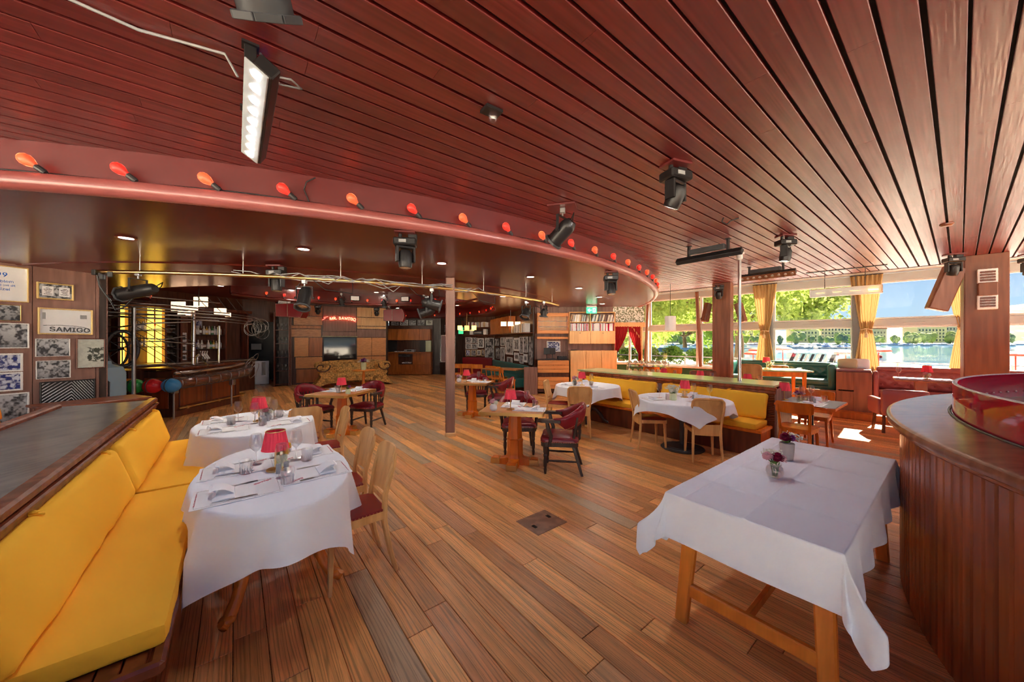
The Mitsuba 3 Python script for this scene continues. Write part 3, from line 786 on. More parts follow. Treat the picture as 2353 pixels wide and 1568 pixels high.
# ---- place setting: mat, napkin, cutlery
P_MAT = ply(MB().box((0, 0, .0012), (.42, .30, .0018), .0005), 'm_paper', False)
def line_frame(w, h, t, z):
    return MB().box((0, h / 2, z), (w, t, .0005)).box((0, -h / 2, z), (w, t, .0005)).box((w / 2, 0, z), (t, h, .0005)).box((-w / 2, 0, z), (t, h, .0005))
P_MATLINE = ply(line_frame(.385, .265, .0016, .0024), 'm_grey', False)
def script_text(txt, h):
    m = meshkit.text_mesh(txt, h, .0006, bold=True); v = np.array(m.vertices); v[:, 0] += v[:, 1] * .35; return trimesh.Trimesh(v - [np.ptp(v[:, 0]) / 2, 0, 0], m.faces, process=False)
_tm = script_text('Samigo', .022); _t2 = MB().mesh(_tm, rotz(.5), (.12, .085, .0022)).out()
P_MATLOGO = ply(_t2, 'm_print', False)
_bar = MB()
for i in range(22): _bar.box((-.193, -.10 + i * .0095, .0024), (.006, .0045, .0006))
P_MATBAR = ply(_bar, 'm_print', False)
def napkin():
    m = rbox((.10, .19, .008), .0035, sub=(4, 6, 2)); b = MB().mesh(m, None, (0, 0, .0045))
    roll = []
    n = 14
    def fn(u, v):
        a = -PI * .5 + u * PI * 1.25
        x = -.052 + .012 * 0 + .018 * np.cos(a) * 1.0 + 0.0; z = .026 + .018 * np.sin(a)
        return np.stack([x + .05 * (u > 2), -.045 + .115 * v, z], -1)
    p, q = grid(fn, n, 5); b.add(p, q)
    def top(u, v):
        return np.stack([-.052 + .10 * u, -.045 + .115 * v + .01 * u, .0445 - .036 * u ** 1.4 + .012 * np.sin(PI * u)], -1)
    p, q = grid(top, 10, 5); b.add(p, q)
    return b
P_NAP = ply(napkin(), 'm_linen', 50)
def knife():
    b = MB().prism(Polygon([(-.006, -.105), (.006, -.105), (.005, -.01), (.009, .0), (.010, .08), (.004, .105), (-.007, .10), (-.006, 0)]), .004)
    return b
def fork():
    b = MB().prism(Polygon([(-.005, -.10), (.005, -.10), (.003, .01), (.011, .03), (.012, .05), (-.012, .05), (-.011, .03), (-.003, .01)]), .003)
    for x in (-.0105, -.0035, .0035, .0105): b.box((x, .072, .002), (.0035, .048, .003))
    return b
P_KNIFE = ply(knife(), 'm_chrome', False); P_FORK = ply(fork(), 'm_chrome', False)
def setting(T0, where, ang=0.0):
    """one cover: T0 puts its centre on the table, the guest sits towards -x of it"""
    mtk = thing('placemat', f'white placemat {where}', 'placemat', 'placemats on the tables')
    for k_, d_ in (('sheet', P_MAT), ('border', P_MATLINE), ('lettering', P_MATLOGO), ('edge_print', P_MATBAR)): scene[f'{mtk}__{k_}'] = {**d_, 'to_world': T0}
    single('napkin', P_NAP, None, f'folded white napkin on the placemat {where}', 'napkin', T=T0 @ ST().translate([-.07, .0, .0024]), group='napkins on the placemats')
    single('knife', P_KNIFE, None, f'table knife beside the napkin {where}', 'knife', T=T0 @ ST().translate([-.02, -.115, .0026]).rotate([0, 0, 1], -92), group='knives on the placemats')
    single('fork', P_FORK, None, f'fork beside the napkin {where}', 'fork', T=T0 @ ST().translate([-.0, .115, .0026]).rotate([0, 0, 1], -84), group='forks on the placemats')
# ---- flowers
M('m_petal_red', (.22, .006, .035), .6, .3); M('m_petal_pink', (.62, .36, .40), .6, .3); M('m_petal_white', (.72, .72, .62), .6, .3)
M('m_petal_yellow', (.80, .50, .03), .6, .3); M('m_petal_violet', (.26, .04, .22), .6, .3); M('m_stem', (.09, .17, .04), .6, .3); M('m_vasegreen', (.62, .68, .42), .2, .5)
M('m_vaserose', (.42, .36, .35), .3, .5); M('m_vasewhite', (.74, .74, .72), .2, .5)
def pompom(r, seed, n=90, open_=.55):
    """a full blossom of many small petals"""
    q = random.Random(seed); b = MB()
    for i in range(n):
        z = 1 - (i + .5) / n * 1.35; a = i * 2.399963
        s = math.sqrt(max(0, 1 - z * z)); d = np.array([s * math.cos(a), s * math.sin(a), z])
        e1 = np.cross(d, (0, 0, 1.0)) if abs(z) < .95 else np.array([1.0, 0, 0]); e1 /= np.linalg.norm(e1); e2 = np.cross(d, e1)
        w = r * .24; c = d * r * (.80 + .15 * q.random())
        p = [c * .55 - e1 * w * .3, c * .55 + e1 * w * .3, c + e1 * w + e2 * 0, c * 1.12 + e2 * w * .2, c - e1 * w]
        b.add(p, [[0, 1, 2], [0, 2, 3], [0, 3, 4]])
    return b.sphere((0, 0, 0), r * .62, 1)
P_FL = {}
for nm, mat in (('red', 'm_petal_red'), ('pink', 'm_petal_pink'), ('white', 'm_petal_white'), ('yellow', 'm_petal_yellow'), ('violet', 'm_petal_violet')):
    P_FL[nm] = ply(pompom(.032, 5, 70), mat, False)
def spray(seed, n=60, r=.05):
    q = random.Random(seed); b = MB()
    for i in range(n):
        a, s, z = q.random() * 6.28, r * math.sqrt(q.random()), q.random() * r * .8
        b.sphere((s * math.cos(a), s * math.sin(a), z), .004 + .003 * q.random(), 0)
    return b
P_SPRAY = ply(spray(3), 'm_petal_white', False)
def leafclump(seed, n=16, r=.06, h=.05):
    q = random.Random(seed); b = MB()
    for i in range(n):
        a = q.random() * 6.28; d = np.array([math.cos(a), math.sin(a), .3 + q.random()]); d /= np.linalg.norm(d)
        e = np.array([-math.sin(a), math.cos(a), 0]) * .011; c = d * r * (.5 + .7 * q.random()) + [0, 0, 0]
        b.add([(0, 0, 0), c * .5 + e, c, c * .5 - e], [[0, 1, 2], [0, 2, 3]])
    return b
P_LEAF = ply(leafclump(2), 'm_stem', False)
V_BOWL = MB().lathe([(0, 0), (.028, .0), (.043, .012), (.050, .035), (.046, .062), (.034, .078), (.037, .09)], 20)
V_CUP = MB().lathe([(0, 0), (.036, 0), (.038, .004), (.047, .125), (.044, .125), (.036, .02), (0, .02)], 20)
V_JAR = MB().lathe([(0, 0), (.036, 0), (.039, .006), (.040, .078), (.037, .080), (.035, .012), (0, .012)], 20)
VASES = {'bowl': (ply(V_BOWL, 'm_wineglass', 50), .085), 'cup': (ply(V_CUP, 'm_vaserose', 40), .12), 'jar': (ply(V_JAR, 'm_vasegreen', 40), .078), 'white': (ply(V_BOWL, 'm_vasewhite', 50), .085), 'tall': (ply(V_CUP, 'm_vasegreen', 40), .12)}
_b = MB()
for a in np.arange(7) * .9: _b.cyl((.012 * math.cos(a), .012 * math.sin(a), .008), (.025 * math.cos(a + .6), .025 * math.sin(a + .6), .10), .0022, n=5)
P_STEMS = ply(_b, 'm_stem', True)
def vase(T, kind, blooms, label, s=1.0):
    t = thing('flower_vase', label, 'flower vase')
    d, h = VASES[kind]; T = T.scale(s) if s != 1 else T
    scene[t + '__vase'] = {**d, 'to_world': T}
    scene[t + '__stems'] = {**P_STEMS, 'to_world': T}
    scene[t + '__leaves'] = {**P_LEAF, 'to_world': T @ ST().translate([0, 0, h])}
    q = random.Random(len(labels))
    for i, (c, x, y, z, sc) in enumerate(blooms):
        kk = uniq(t + '__blossom')
        scene[kk] = {**(P_SPRAY if c == 'spray' else P_FL[c]), 'to_world': T @ ST().translate([x, y, h + z]).rotate([1, 0, 0], -y * 500).rotate([0, 1, 0], x * 500).scale(sc)}
    return t
B_MIX = [('red', .0, -.02, .045, 1.15), ('pink', -.05, -.005, .05, 1.0), ('spray', .01, .03, .045, 1.0), ('pink', .05, .0, .03, .9), ('spray', -.02, .02, .05, .8)]
B_RED = [('red', -.02, -.01, .045, 1.2), ('violet', .04, .0, .035, .95), ('spray', .06, .02, .03, 1.0)]
B_YEL = [('yellow', -.01, -.01, .06, 1.1), ('yellow', .04, .0, .045, .9), ('white', -.03, .02, .03, .8), ('yellow', .03, -.02, .01, .8)]
B_WH = [('white', -.02, -.01, .03, 1.1), ('spray', .02, .02, .04, 1.3), ('spray', -.03, .0, .045, 1.1), ('white', .03, -.01, .02, .9)]
B_PK = [('pink', -.02, -.02, .03, 1.1), ('white', .03, -.02, .015, 1.1), ('pink', .0, .02, .04, .9), ('violet', .03, .02, .03, .7)]
B_VI = [('violet', -.03, 0, .03, 1.2), ('violet', .03, -.01, .035, 1.1), ('violet', .0, .02, .05, 1.0), ('spray', .05, 0, .02, .9), ('spray', -.055, 0, .01, .9)]
# ---- salt and pepper
P_SHAK = ply(MB().lathe([(0, 0), (.016, 0), (.017, .004), (.015, .05), (.016, .052), (.014, .066), (0, .068)], 10), 'm_grey', 40)
def shaker(T, label): return single('salt_shaker', P_SHAK, None, label, 'salt shaker', T=T, group='salt and pepper shakers on the tables')
# ================================================================== benches, counters, tables, chairs
# ---- draped cloths
def drape_oval(a, b, sx, sy, z, seed, n=130, drop=.985, wall=None):
    q = random.Random(seed); ph = [q.random() * 6.28 for _ in range(4)]
    x, y = np.meshgrid(np.linspace(-sx, sx, n), np.linspace(-sy, sy, n), indexing='ij')
    r = np.hypot(x, y) + 1e-9; m = np.sqrt((x / a) ** 2 + (y / b) ** 2) + 1e-9; re = np.minimum(r / m, r)
    c_ = 1 - .14 * (np.abs(x * y) / (sx * sy)) ** 1.5; x, y = x * c_, y * c_; r = np.hypot(x, y) + 1e-9; m = np.sqrt((x / a) ** 2 + (y / b) ** 2) + 1e-9; re = np.minimum(r / m, r)
    nx, ny = x / r, y / r; th = np.arctan2(y, x); d = np.maximum(r - re, 0)
    g = np.stack([nx / a ** 2 * re, ny / b ** 2 * re], -1); g /= np.linalg.norm(g, axis=-1, keepdims=True) + 1e-12
    nf = 11
    wave = np.sin(nf * th + ph[0]) * .6 + np.sin((nf - 4) * th + ph[1]) * .5 + .3 * np.sin(19 * th + ph[2])
    A = np.clip(d, 0, .6) * .14
    off = .012 * (1 - np.exp(-d / .01)) + .11 * d + A * wave
    dd = np.where(d > 0, np.maximum(d - .008, 0), 0)
    z_ = z - dd * drop + .0012 * np.sin(x * 18 + y * 9) * (d == 0) * np.clip((1 - m) * 8, 0, 1)
    tw = A * .5 * np.cos(nf * th + ph[0] + 1)
    X_ = nx * re + g[..., 0] * off - g[..., 1] * tw
    if wall is not None: X_ = np.where((z_ < .60) & (X_ < wall), wall + .1 * (X_ - wall), X_)
    return trimesh.Trimesh(np.stack([X_, ny * re + g[..., 1] * off + g[..., 0] * tw, z_], -1).reshape(-1, 3), _quads(n, n), process=False)
def _quads(n, m):
    i, j = np.meshgrid(np.arange(n - 1), np.arange(m - 1), indexing='ij')
    a = i * m + j; q = np.stack([a, a + m, a + m + 1, a + 1], -1).reshape(-1, 4)
    return np.vstack([q[:, [0, 1, 2]], q[:, [0, 2, 3]]])
def drape_rect(hx, hy, ox0, ox1, oy0, oy1, z, seed, nx=330, ny=190):
    """a cloth over a rectangle of half sizes hx, hy; it overhangs ox0, ox1 at the ends and oy0, oy1 at the sides"""
    x, y = np.meshgrid(np.linspace(-hx - ox0, hx + ox1, nx), np.linspace(-hy - oy0, hy + oy1, ny), indexing='ij')
    cx, cy = np.clip(x, -hx, hx), np.clip(y, -hy, hy); dx, dy = x - cx, y - cy
    d = np.hypot(dx, dy); m = np.maximum(np.abs(dx), np.abs(dy))
    nxx, nyy = dx / (d + 1e-9), dy / (d + 1e-9)
    corner = np.clip(np.minimum(np.abs(dx), np.abs(dy)) / .12, 0, 1)
    s = np.where(np.abs(dx) > 0, cy, cx)
    wave = .020 * np.sin(s * 17 + seed) * np.clip(d / .25, 0, 1) * (np.abs(nyy) > .7) + .006 * np.sin(s * 9 + seed) * np.clip(d / .2, 0, 1)
    ang = np.arctan2(np.abs(dy), np.abs(dx) + 1e-9)
    fan = corner * (.02 + .045 * np.abs(np.sin(2 * ang)) + .028 * np.sin(ang * 8)) * np.clip(d / .15, 0, 1.5)
    off = .010 * (1 - np.exp(-d / .01)) + .04 * d + wave + fan
    z_ = z - np.maximum(d - .008, 0) * .99
    fold = sum(.0045 * np.exp(-((x - k) / .009) ** 2) for k in (-.62 * hx, -.15 * hx, .32 * hx, .75 * hx)) + sum(.0045 * np.exp(-((y - k) / .009) ** 2) for k in (-.02, .72 * hy))
    wr = .0035 * (meshkit.fbm(np.stack([x * 2.5, y * 16, 0 * x + seed], -1), 3) - .5) * np.clip((hx - np.abs(x)) * 10, 0, 1) * np.clip((x + hx) * 2, .2, 1)
    z_ = z_ + np.where(d == 0, fold + 2.2 * wr, 0)
    return trimesh.Trimesh(np.stack([cx + nxx * off, cy + nyy * off, z_], -1).reshape(-1, 3), _quads(nx, ny), process=False)

# ---- the left bench, its counter and cushions
def bench(side, u_front, u_back, v0, v1, cushions, backs, wood, lab, sgn):
    """sgn +1: the sitter faces +u"""
    t = thing('bench', lab, 'bench')
    T = TU(); d = abs(u_front - u_back); uc = (u_front + u_back) / 2; vc = (v0 + v1) / 2; L = v1 - v0
    n = 6
    for i in range(n):
        w = (d - .05) / n; u = min(u_front, u_back) + (.05 if sgn < 0 else 0) + w * (i + .5)
        part(t, 'slat', MB().box((u, vc, .385), (w - .006, L, .022), .003), wood, False, T)
    part(t, 'front_rail', MB().box((u_front - sgn * .02, vc, .378), (.05, L + .02, .05), .012), wood, 30, T)
    part(t, 'front_panel', MB().box((u_front - sgn * .09, vc, .18), (.022, L - .02, .355), .003), 'm_mahogany', False, T)
    for e in (v0 + .02, v1 - .02): part(t, 'end_panel', MB().box((uc - sgn * .03, e, .18), (d - .10, .03, .36), .004), wood, False, T)
    part(t, 'end_rail', MB().box((uc, v0 + .005, .378), (d, .04, .05), .010), wood, 30, T)
    def wrinkle(sd, amp, w):
        def f(v, nn):
            k = meshkit.fbm(np.stack([v[:, 1] * 9 + v[:, 0] * 3, v[:, 0] * 3, v[:, 2] * 3 + sd], -1), 3) - .5
            big = meshkit.fbm(np.stack([v[:, 1] * 2.3, v[:, 0] * 2, v[:, 2] * 2 + sd * 3], -1), 2) - .5
            return v + nn * (amp * k + w * big)[:, None]
        return f
    for i, (a, b) in enumerate(cushions):
        m = rbox((d - .02, b - a - .012, .085), .022, sub=(16, 44, 4), disp=wrinkle(i + 3, .012, .02))
        single('seat_cushion', m, 'm_yellow', f'{["nearer", "farther"][i]} mustard yellow seat cushion of the {side} bench', 'cushion', 40, TU(uc + sgn * .008, (a + b) / 2, .441))
    for i, (a, b) in enumerate(backs):
        m = rbox((.125, b - a - .012, .40), .05, sub=(8, 44, 18), disp=wrinkle(i + 13, .014, .035))
        T1 = TU(u_back + sgn * .015, (a + b) / 2, .675) @ ST().rotate([0, 1, 0], -sgn * 17)
        c = single('back_cushion', m, 'm_yellow', f'{["nearer", "farther"][i]} mustard yellow back cushion leaning along the {side} bench', 'cushion', 40, T1)
        for f in (.32, .90) if b - a > 1 else (.5,):
            vv = a + (b - a) * f
            part(c, 'strap', MB().bar((u_back - sgn * .10, vv - .02, .895), (u_back + sgn * .02, vv + .02, .868), .035, .010, .1).sphere((u_back - sgn * .01, vv, .885), .014, 1, (1.6, 1, .6)), 'm_yellow', 40, TU())
    return t
bench('left', -.22, -.70, 1.93, 5.75, [(2.02, 3.92), (3.94, 5.70)], [(1.96, 3.82), (3.86, 5.72)], 'm_mahogany', 'long mahogany bench with mustard cushions in front of the dark slate counter', 1)
bench('right', 5.73, 6.22, 1.72, 5.30, [(1.76, 3.42), (3.44, 5.26)], [(1.76, 3.42), (3.52, 5.26)], 'm_orangewood', 'long orange wooden bench with mustard cushions in front of the green counter', -1)
def counter(lab, u0, u1, v0, v1, top, wood, h, sgn, topraise=0.0):
    """u0 the bench side, u1 the far side"""
    t = thing('counter', lab, 'counter'); T = TU(); L = v1 - v0; vc = (v0 + v1) / 2
    lo, hi = min(u0, u1), max(u0, u1)
    part(t, 'body', MB().box(((lo + hi) / 2, vc, (h - .08) / 2), (hi - lo - .10, L - .04, h - .08), .004), wood, False, T)
    part(t, 'worktop', MB().box(((lo + hi) / 2, vc + .05, h - .045 if sgn > 0 else h - .012), (hi - lo - .06 * (sgn > 0), L + .06, .03), .004), top, False, T)
    for u, nm in ((u0, 'front_rail'), (u1, 'rear_rail')):
        s = 1 if u == hi else -1
        mb = MB().box((u - s * .035, vc, h - .02 - (.03 if sgn < 0 else 0)), (.075, L, .052), .012).box((u - s * .012, vc, h - .062), (.055, L, .028), .008).box((u - s * .028, vc, h - .10), (.04, L, .05), .008)
        part(t, nm, mb, wood, 30, T)
    s = 1 if u0 == hi else -1
    nr = 16
    for i in range(nr): part(t, 'rib', MB().tube([(u0 - s * .042, v0 + .02, .46 + i * .0265), (u0 - s * .042, v1 - .02, .46 + i * .0265)], .0125, 8), wood, 40, T)
    part(t, 'end_board', MB().box(((lo + hi) / 2, v0 + .005, (h - .05) / 2), (hi - lo - .04, .03, h - .05), .004), 'm_panel' if sgn < 0 else wood, False, T)
    return t
counter('long counter with a dark slate top behind the left mustard bench', -.71, -1.49, 1.30, 5.80, 'm_slate', 'm_mahogany', .985, 1)
counter('long counter with a pale green top behind the right mustard bench', 6.26, 7.04, 1.68, 5.42, 'm_greentop', 'm_barwood', .985, -1)
# chrome pole on the green counter
t = thing('pole', 'chrome pole from the green counter up to the plank ceiling', 'pole')
pp = (3.79, 5.87)
part(t, 'tube', MB().cyl((0, 0, .94), (0, 0, CEIL), .025, n=16), 'm_chrome', 40, TX(*pp))
part(t, 'flange', MB().lathe([(0, .955), (.085, .955), (.088, .962), (.05, .975), (.032, .99), (.030, 1.03), (.026, 1.03)], 20), 'm_chrome', 35, TX(*pp))
part(t, 'ceiling_flange', MB().lathe([(.026, 3.0), (.045, 3.02), (.045, 3.09), (.07, 3.10), (.07, 3.12), (0, 3.12)], 20), 'm_white', 35, TX(*pp))

# ---- cloth-covered tables
def pedestal_scroll(name, T, a, b, z, cloth, lab, clab, leg='scroll', deco=True):
    t = thing('dining_table', lab, 'table')
    part(t, 'tabletop', trimesh.Trimesh(MB().lathe([(0, -.03), (.985, -.03), (.99, -.02), (.99, -.006), (.985, -.002), (0, -.002)], 64).out().vertices * [a, b, 1] + [0, 0, z], MB().lathe([(0, 0), (1, 0), (1, 0), (1, 0), (1, 0), (0, 0)], 64).out().faces, process=False), 'm_veneer', 30, T)
    if leg == 'scroll':
        part(t, 'column', MB().lathe([(0, .34), (.05, .34), (.07, .37), (.045, .41), (.085, .46), (.09, .52), (.05, .60), (.06, .66), (.12, .70), (0, .70)], 16), 'm_honey', 40, T)
        for i in range(4):
            path = [(.05, 0, .44), (.13, 0, .50), (.20, 0, .485), (.255, 0, .41), (.275, 0, .31), (.295, 0, .21), (.34, 0, .12), (.395, 0, .055), (.44, 0, .035), (.455, 0, .06)]
            lg = MB().tube(path, [.026, .034, .040, .042, .036, .034, .032, .034, .030, .018], 10)
            lg.tube([(x, y, zz + .03) for x, y, zz in path[1:-2]], .014, 6)
            lg.sphere((.25, 0, .43), .040, 1, (1, 1.5, 1)).sphere((.41, 0, .05), .036, 1, (1.2, 1.2, .8))
            part(t, 'leg', lg, 'm_honey', 45, T @ ST().rotate([0, 0, 1], 90 * i - RZ))
    elif leg == 'claw':
        part(t, 'column', MB().lathe([(0, .2), (.06, .2), (.09, .27), (.06, .36), (.05, .6), (.10, .70), (0, .70)], 16), 'm_blackwood', 40, T)
        for i in range(4):
            R = T @ ST().rotate([0, 0, 1], 45 + 90 * i)
            lg = part(t, 'leg', MB().tube([(.04, 0, .30), (.14, 0, .29), (.24, 0, .20), (.32, 0, .08), (.38, 0, .045), (.42, 0, .04)], [.035, .04, .038, .03, .03, .03], 8), 'm_blackwood', 40, R)
            part(lg, 'brass_toe', MB().sphere((.43, 0, .036), .034, 2), 'm_brass', True, R)
    else:
        part(t, 'column', MB().cyl((0, 0, .05), (0, 0, z - .03), .042, n=20), 'm_iron', 35, T)
        part(t, 'base', MB().lathe([(0, 0), (.30, 0), (.31, .012), (.30, .022), (.27, .026), (.265, .034), (.22, .036), (.215, .044), (.10, .052), (.05, .07), (0, .07)], 40), 'm_iron', 30, T)
    single('tablecloth', drape_oval(a, b, *cloth, z + .003, len(labels), wall=-.425 if leg == 'scroll' and a < .5 else None), 'm_cloth', clab, 'tablecloth', True, T)
    return t
T1 = TU(.22, 2.92); T2 = TU(.19, 4.80); T3 = TX(1.52, 7.10, 0, -60); T4 = TX(2.62, 5.42, 0, -55)
pedestal_scroll('t1', T1, .43, .735, .758, (.74, 1.0), 'nearest oval dining table with carved scroll legs beside the left bench', 'white cloth over the nearest oval table by the left bench')
pedestal_scroll('t2', T2, .53, .69, .758, (.86, .98), 'second oval dining table beside the left bench, nearer the bar', 'white cloth over the second oval table, in front of the wooden bar')
pedestal_scroll('t3', T3, .62, .62, .758, (.80, .80), 'round dining table with dark claw feet at the far end of the right bench', 'white cloth over the round table at the far end of the right bench', 'claw')
pedestal_scroll('t4', T4, .66, .66, .758, (.80, .80), 'round dining table on a black disc foot at the near end of the right bench', 'white cloth over the round table with the black disc foot', 'disc')
# the long side table on the right
t = thing('side_table', 'long side table with square orange wooden legs beside the round bar', 'table')
T6 = TU(2.96, .69)
part(t, 'tabletop', MB().box((0, 0, .735), (1.88, .74, .036), .004), 'm_orangewood', False, T6)
for sx in (-1, 1):
    for sy in (-1, 1): part(t, 'leg', MB().bar((sx * .80, sy * .29, .72), (sx * .88, sy * .33, 0), .085, .05, .1, up=(1, 0, 0), w1=.07, h1=.045), 'm_honey', 25, T6)
    part(t, 'stretcher', MB().bar((sx * .858, -.31, .19), (sx * .858, .31, .19), .035, .075, .1), 'm_honey', 25, T6)
part(t, 'long_stretcher', MB().bar((-.85, 0, .20), (.85, 0, .20), .025, .05, .1), 'm_honey', 25, T6)
part(t, 'apron', MB().box((0, .30, .66), (1.6, .022, .10), .003).box((0, -.30, .66), (1.6, .022, .10), .003), 'm_honey', False, T6)
single('tablecloth', drape_rect(.95, .385, .27, .30, .27, .30, .757, 2.0), 'm_cloth', 'white creased cloth over the long side table beside the round bar', 'tablecloth', True, T6)
vase(TX(1.715, 2.30, .762), 'bowl', B_MIX, 'clear bowl vase with a dark red bloom and pink roses, nearer one on the long side table')
vase(TX(2.06, 2.64, .762), 'cup', B_RED, 'rose-tinted cup vase with dark red blooms, farther one on the long side table')

# ---- chairs: facing is the compass of the sitter in world x, y
def face(dx, dy): return math.degrees(math.atan2(dy, dx)) - 90
def chair(kit, name, x, y, d, lab, cat='chair', z=0, group=None): return kit.place(name, TX(x, y, z, face(*d)), lab, cat, group)
mU = -U
p = uv(.66, 2.70); chair(K_TALL, 'dining_chair', *p, mU, 'blond wooden chair with red seat, nearer of the two beside the nearest oval table')
p = uv(.68, 3.26); chair(K_TALL, 'dining_chair', *p, mU, 'blond wooden chair with red seat, farther of the two beside the nearest oval table')
p = uv(.78, 4.52); chair(K_TALL, 'dining_chair', *p, (-.80, -.60), 'blond wooden chair seen edge-on at the second oval table by the left bench')
chair(K_TALL, 'dining_chair', -2.60, 4.42, (-.55, .83), 'blond wooden chair turned with its back to the room at the second oval table')
chair(K_FRAME, 'dining_chair', 1.18, 6.24, (.12, .99), 'framed-back blond chair with its back to us at the claw-footed round table')
chair(K_FRAME, 'dining_chair', .92, 6.86, (.93, -.32), 'framed-back blond chair seen from the side at the left of the claw-footed table')
chair(K_FRAME, 'dining_chair', 2.17, 5.56, (1, -.02), 'framed-back blond chair facing right at the round table with the disc foot')
chair(K_FRAME, 'dining_chair', 2.69, 4.98, (.22, .97), 'framed-back blond chair with its back to us in front of the disc-footed round table')
p = uv(6.20, 1.40); chair(K_CAFE, 'cafe_chair', *p, U, 'orange wooden chair with its back to us at the small square table')
p = uv(7.42, 1.46); chair(K_CAFE, 'cafe_chair', *p, mU, 'orange wooden chair facing us across the small square table by the bench end')
chair(K_CAP, 'captain_chair', .62, 4.55, (-.98, .17), 'burgundy leather captain chair at the right of the nearest square pedestal table')
chair(K_CAP, 'captain_chair', .10, 5.28, (.03, -1), 'burgundy leather captain chair behind the nearest square pedestal table')
chair(K_CAP, 'captain_chair', -.28, 7.80, (-.99, .1), 'burgundy leather captain chair at the right of the pedestal table behind the post')
chair(K_CAP, 'captain_chair', -.84, 8.36, (.05, -1), 'burgundy leather captain chair behind the pedestal table near the post')
chair(K_CAP, 'captain_chair', -3.58, 6.40, (.93, -.36), 'burgundy leather captain chair left of the pedestal table in front of the sofa')
chair(K_CAP, 'captain_chair', -2.76, 6.72, (-.22, -1), 'burgundy leather captain chair behind the pedestal table in front of the sofa')
K_PED.place('pedestal_table', TX(.04, 4.76, 0, -10), 'square brass-edged table on a wooden hexagonal pedestal, nearest of its kind', 'table')
K_PED.place('pedestal_table', TX(-.88, 7.80, 0, -10), 'square brass-edged pedestal table standing behind the slim post', 'table')
K_PED2.place('pedestal_table', TX(-3.02, 6.27, 0, -12), 'square brass-edged pedestal table in front of the brocade sofa', 'table')
# small square table at the bench end
t = thing('cafe_table', 'small square grey-topped table at the end of the green counter', 'table')
T5 = TU(6.66, 1.36)
part(t, 'tabletop', MB().box((0, 0, .748), (.80, .66, .006), .001), 'm_grey', False, T5)
part(t, 'edge', MB().box((0, 0, .728), (.82, .68, .034), .004), 'm_orangewood', False, T5)
part(t, 'column', MB().cyl((0, 0, .02), (0, 0, .715), .036, n=16), 'm_iron', 35, T5)
part(t, 'base', MB().lathe([(0, 0), (.21, 0), (.215, .012), (.05, .04), (0, .04)], 28), 'm_iron', 30, T5)

# ---- what stands on the tables
T3c, T4c = TX(1.52, 7.10, 0, 20), TX(2.62, 5.42, 0, 12)
def lamp(T, lab): return K_LAMP.place('table_lamp', T, lab, 'lamp')
def covers(T, spots, where):
    for i, (x, y, a) in enumerate(spots): setting(T @ ST().translate([x, y, .7625]).rotate([0, 0, 1], a), where[i] if isinstance(where, list) else where)
lamp(T1 @ ST().translate([0, -.01, .762]), 'red pleated lamp on the nearest oval table')
lamp(T2 @ ST().translate([.02, 0, .762]), 'red pleated lamp on the second oval table')
lamp(TX(1.40, 7.05, .762), 'red pleated lamp on the claw-footed round table'); lamp(TX(2.72, 5.55, .762), 'red pleated lamp on the disc-footed round table')
lamp(TX(-.02, 4.62, .749), 'red pleated lamp on the nearest square pedestal table'); lamp(TX(-1.0, 7.75, .749), 'red pleated lamp on the pedestal table behind the post')
lamp(TX(-2.95, 6.10, .749), 'red pleated lamp on the pedestal table in front of the sofa'); lamp(TX(4.14, 5.36, .752), 'red pleated lamp on the small square table by the bench end')
covers(T1, [(-.20, -.30, 0), (-.20, .18, 0), (.20, -.22, 180), (.20, .28, 180)], ['nearest the bench on the nearest oval table', 'by the bench at the far side of the nearest oval table', 'before the nearer chair of the nearest oval table', 'before the farther chair of the nearest oval table'])
covers(T2, [(-.27, -.26, 0), (-.27, .26, 0), (.27, -.26, 180), (.27, .26, 180)], ['nearest the bench on the second oval table', 'at the far bench side of the second oval table', 'before the nearer chair of the second oval table', 'before the farther chair of the second oval table'])
covers(T3c, [(-.12, -.38, 90), (-.38, .12, 0), (.2, .36, -90)], ['on the claw-footed round table, chair side', 'on the claw-footed round table, left side', 'on the claw-footed round table, bench side'])
covers(T4c, [(.05, -.40, 90), (-.40, .05, 0), (.33, .25, 200)], ['on the disc-footed round table, camera side', 'on the disc-footed round table, left side', 'on the disc-footed round table, bench side'])
for T, xs, w in ((TX(.04, 4.76, -.013, -10), [(.21, -.08, 180), (-.05, .20, -90)], 'nearest square pedestal table'), (TX(-.88, 7.8, -.013, -10), [(.2, 0, 180), (-.05, .18, -90)], 'pedestal table behind the post'), (TX(-3.02, 6.27, -.013, -12), [(-.16, .05, 0), (.08, .25, -90)], 'pedestal table in front of the sofa')):
    covers(T, xs, [f'at the right of the {w}' if 'sofa' not in w else f'at the left of the {w}', f'at the back of the {w}'])
covers(T5 @ ST().translate([0, 0, -.01]), [(.20, .0, 180), (-.22, -.05, 0)], ['at the far side of the small square table', 'at the near side of the small square table'])
def glasses(T, pts, where, spots=()):
    n = {'w': 0, 't': 0}
    for kind, x, y in pts:
        Tg = T @ ST().translate([x, y, .762]); i = n[kind]; n[kind] += 1
        sp = spots[kind][i] if spots else ['nearest the lamp', 'farther from the lamp', 'at the edge'][i]
        (wine if kind == 'w' else tumb)(Tg, f'{"wine glass" if kind == "w" else "cut tumbler"} {sp} on the {where}')
SP = {'w': ['on the bench side beyond the lamp', 'just before the lamp', 'on the chair side of the lamp', 'at the far end beyond the flowers'], 't': ['beside the lamp on the bench side', 'before the nearest napkin', 'beside the lamp on the chair side', 'at the far end']}
glasses(T1, [('w', -.10, .20), ('w', .02, -.20), ('w', .14, .14), ('w', .02, .30), ('t', -.16, .04), ('t', .04, -.32), ('t', .20, .08), ('t', .10, .40)], 'nearest oval table', SP)
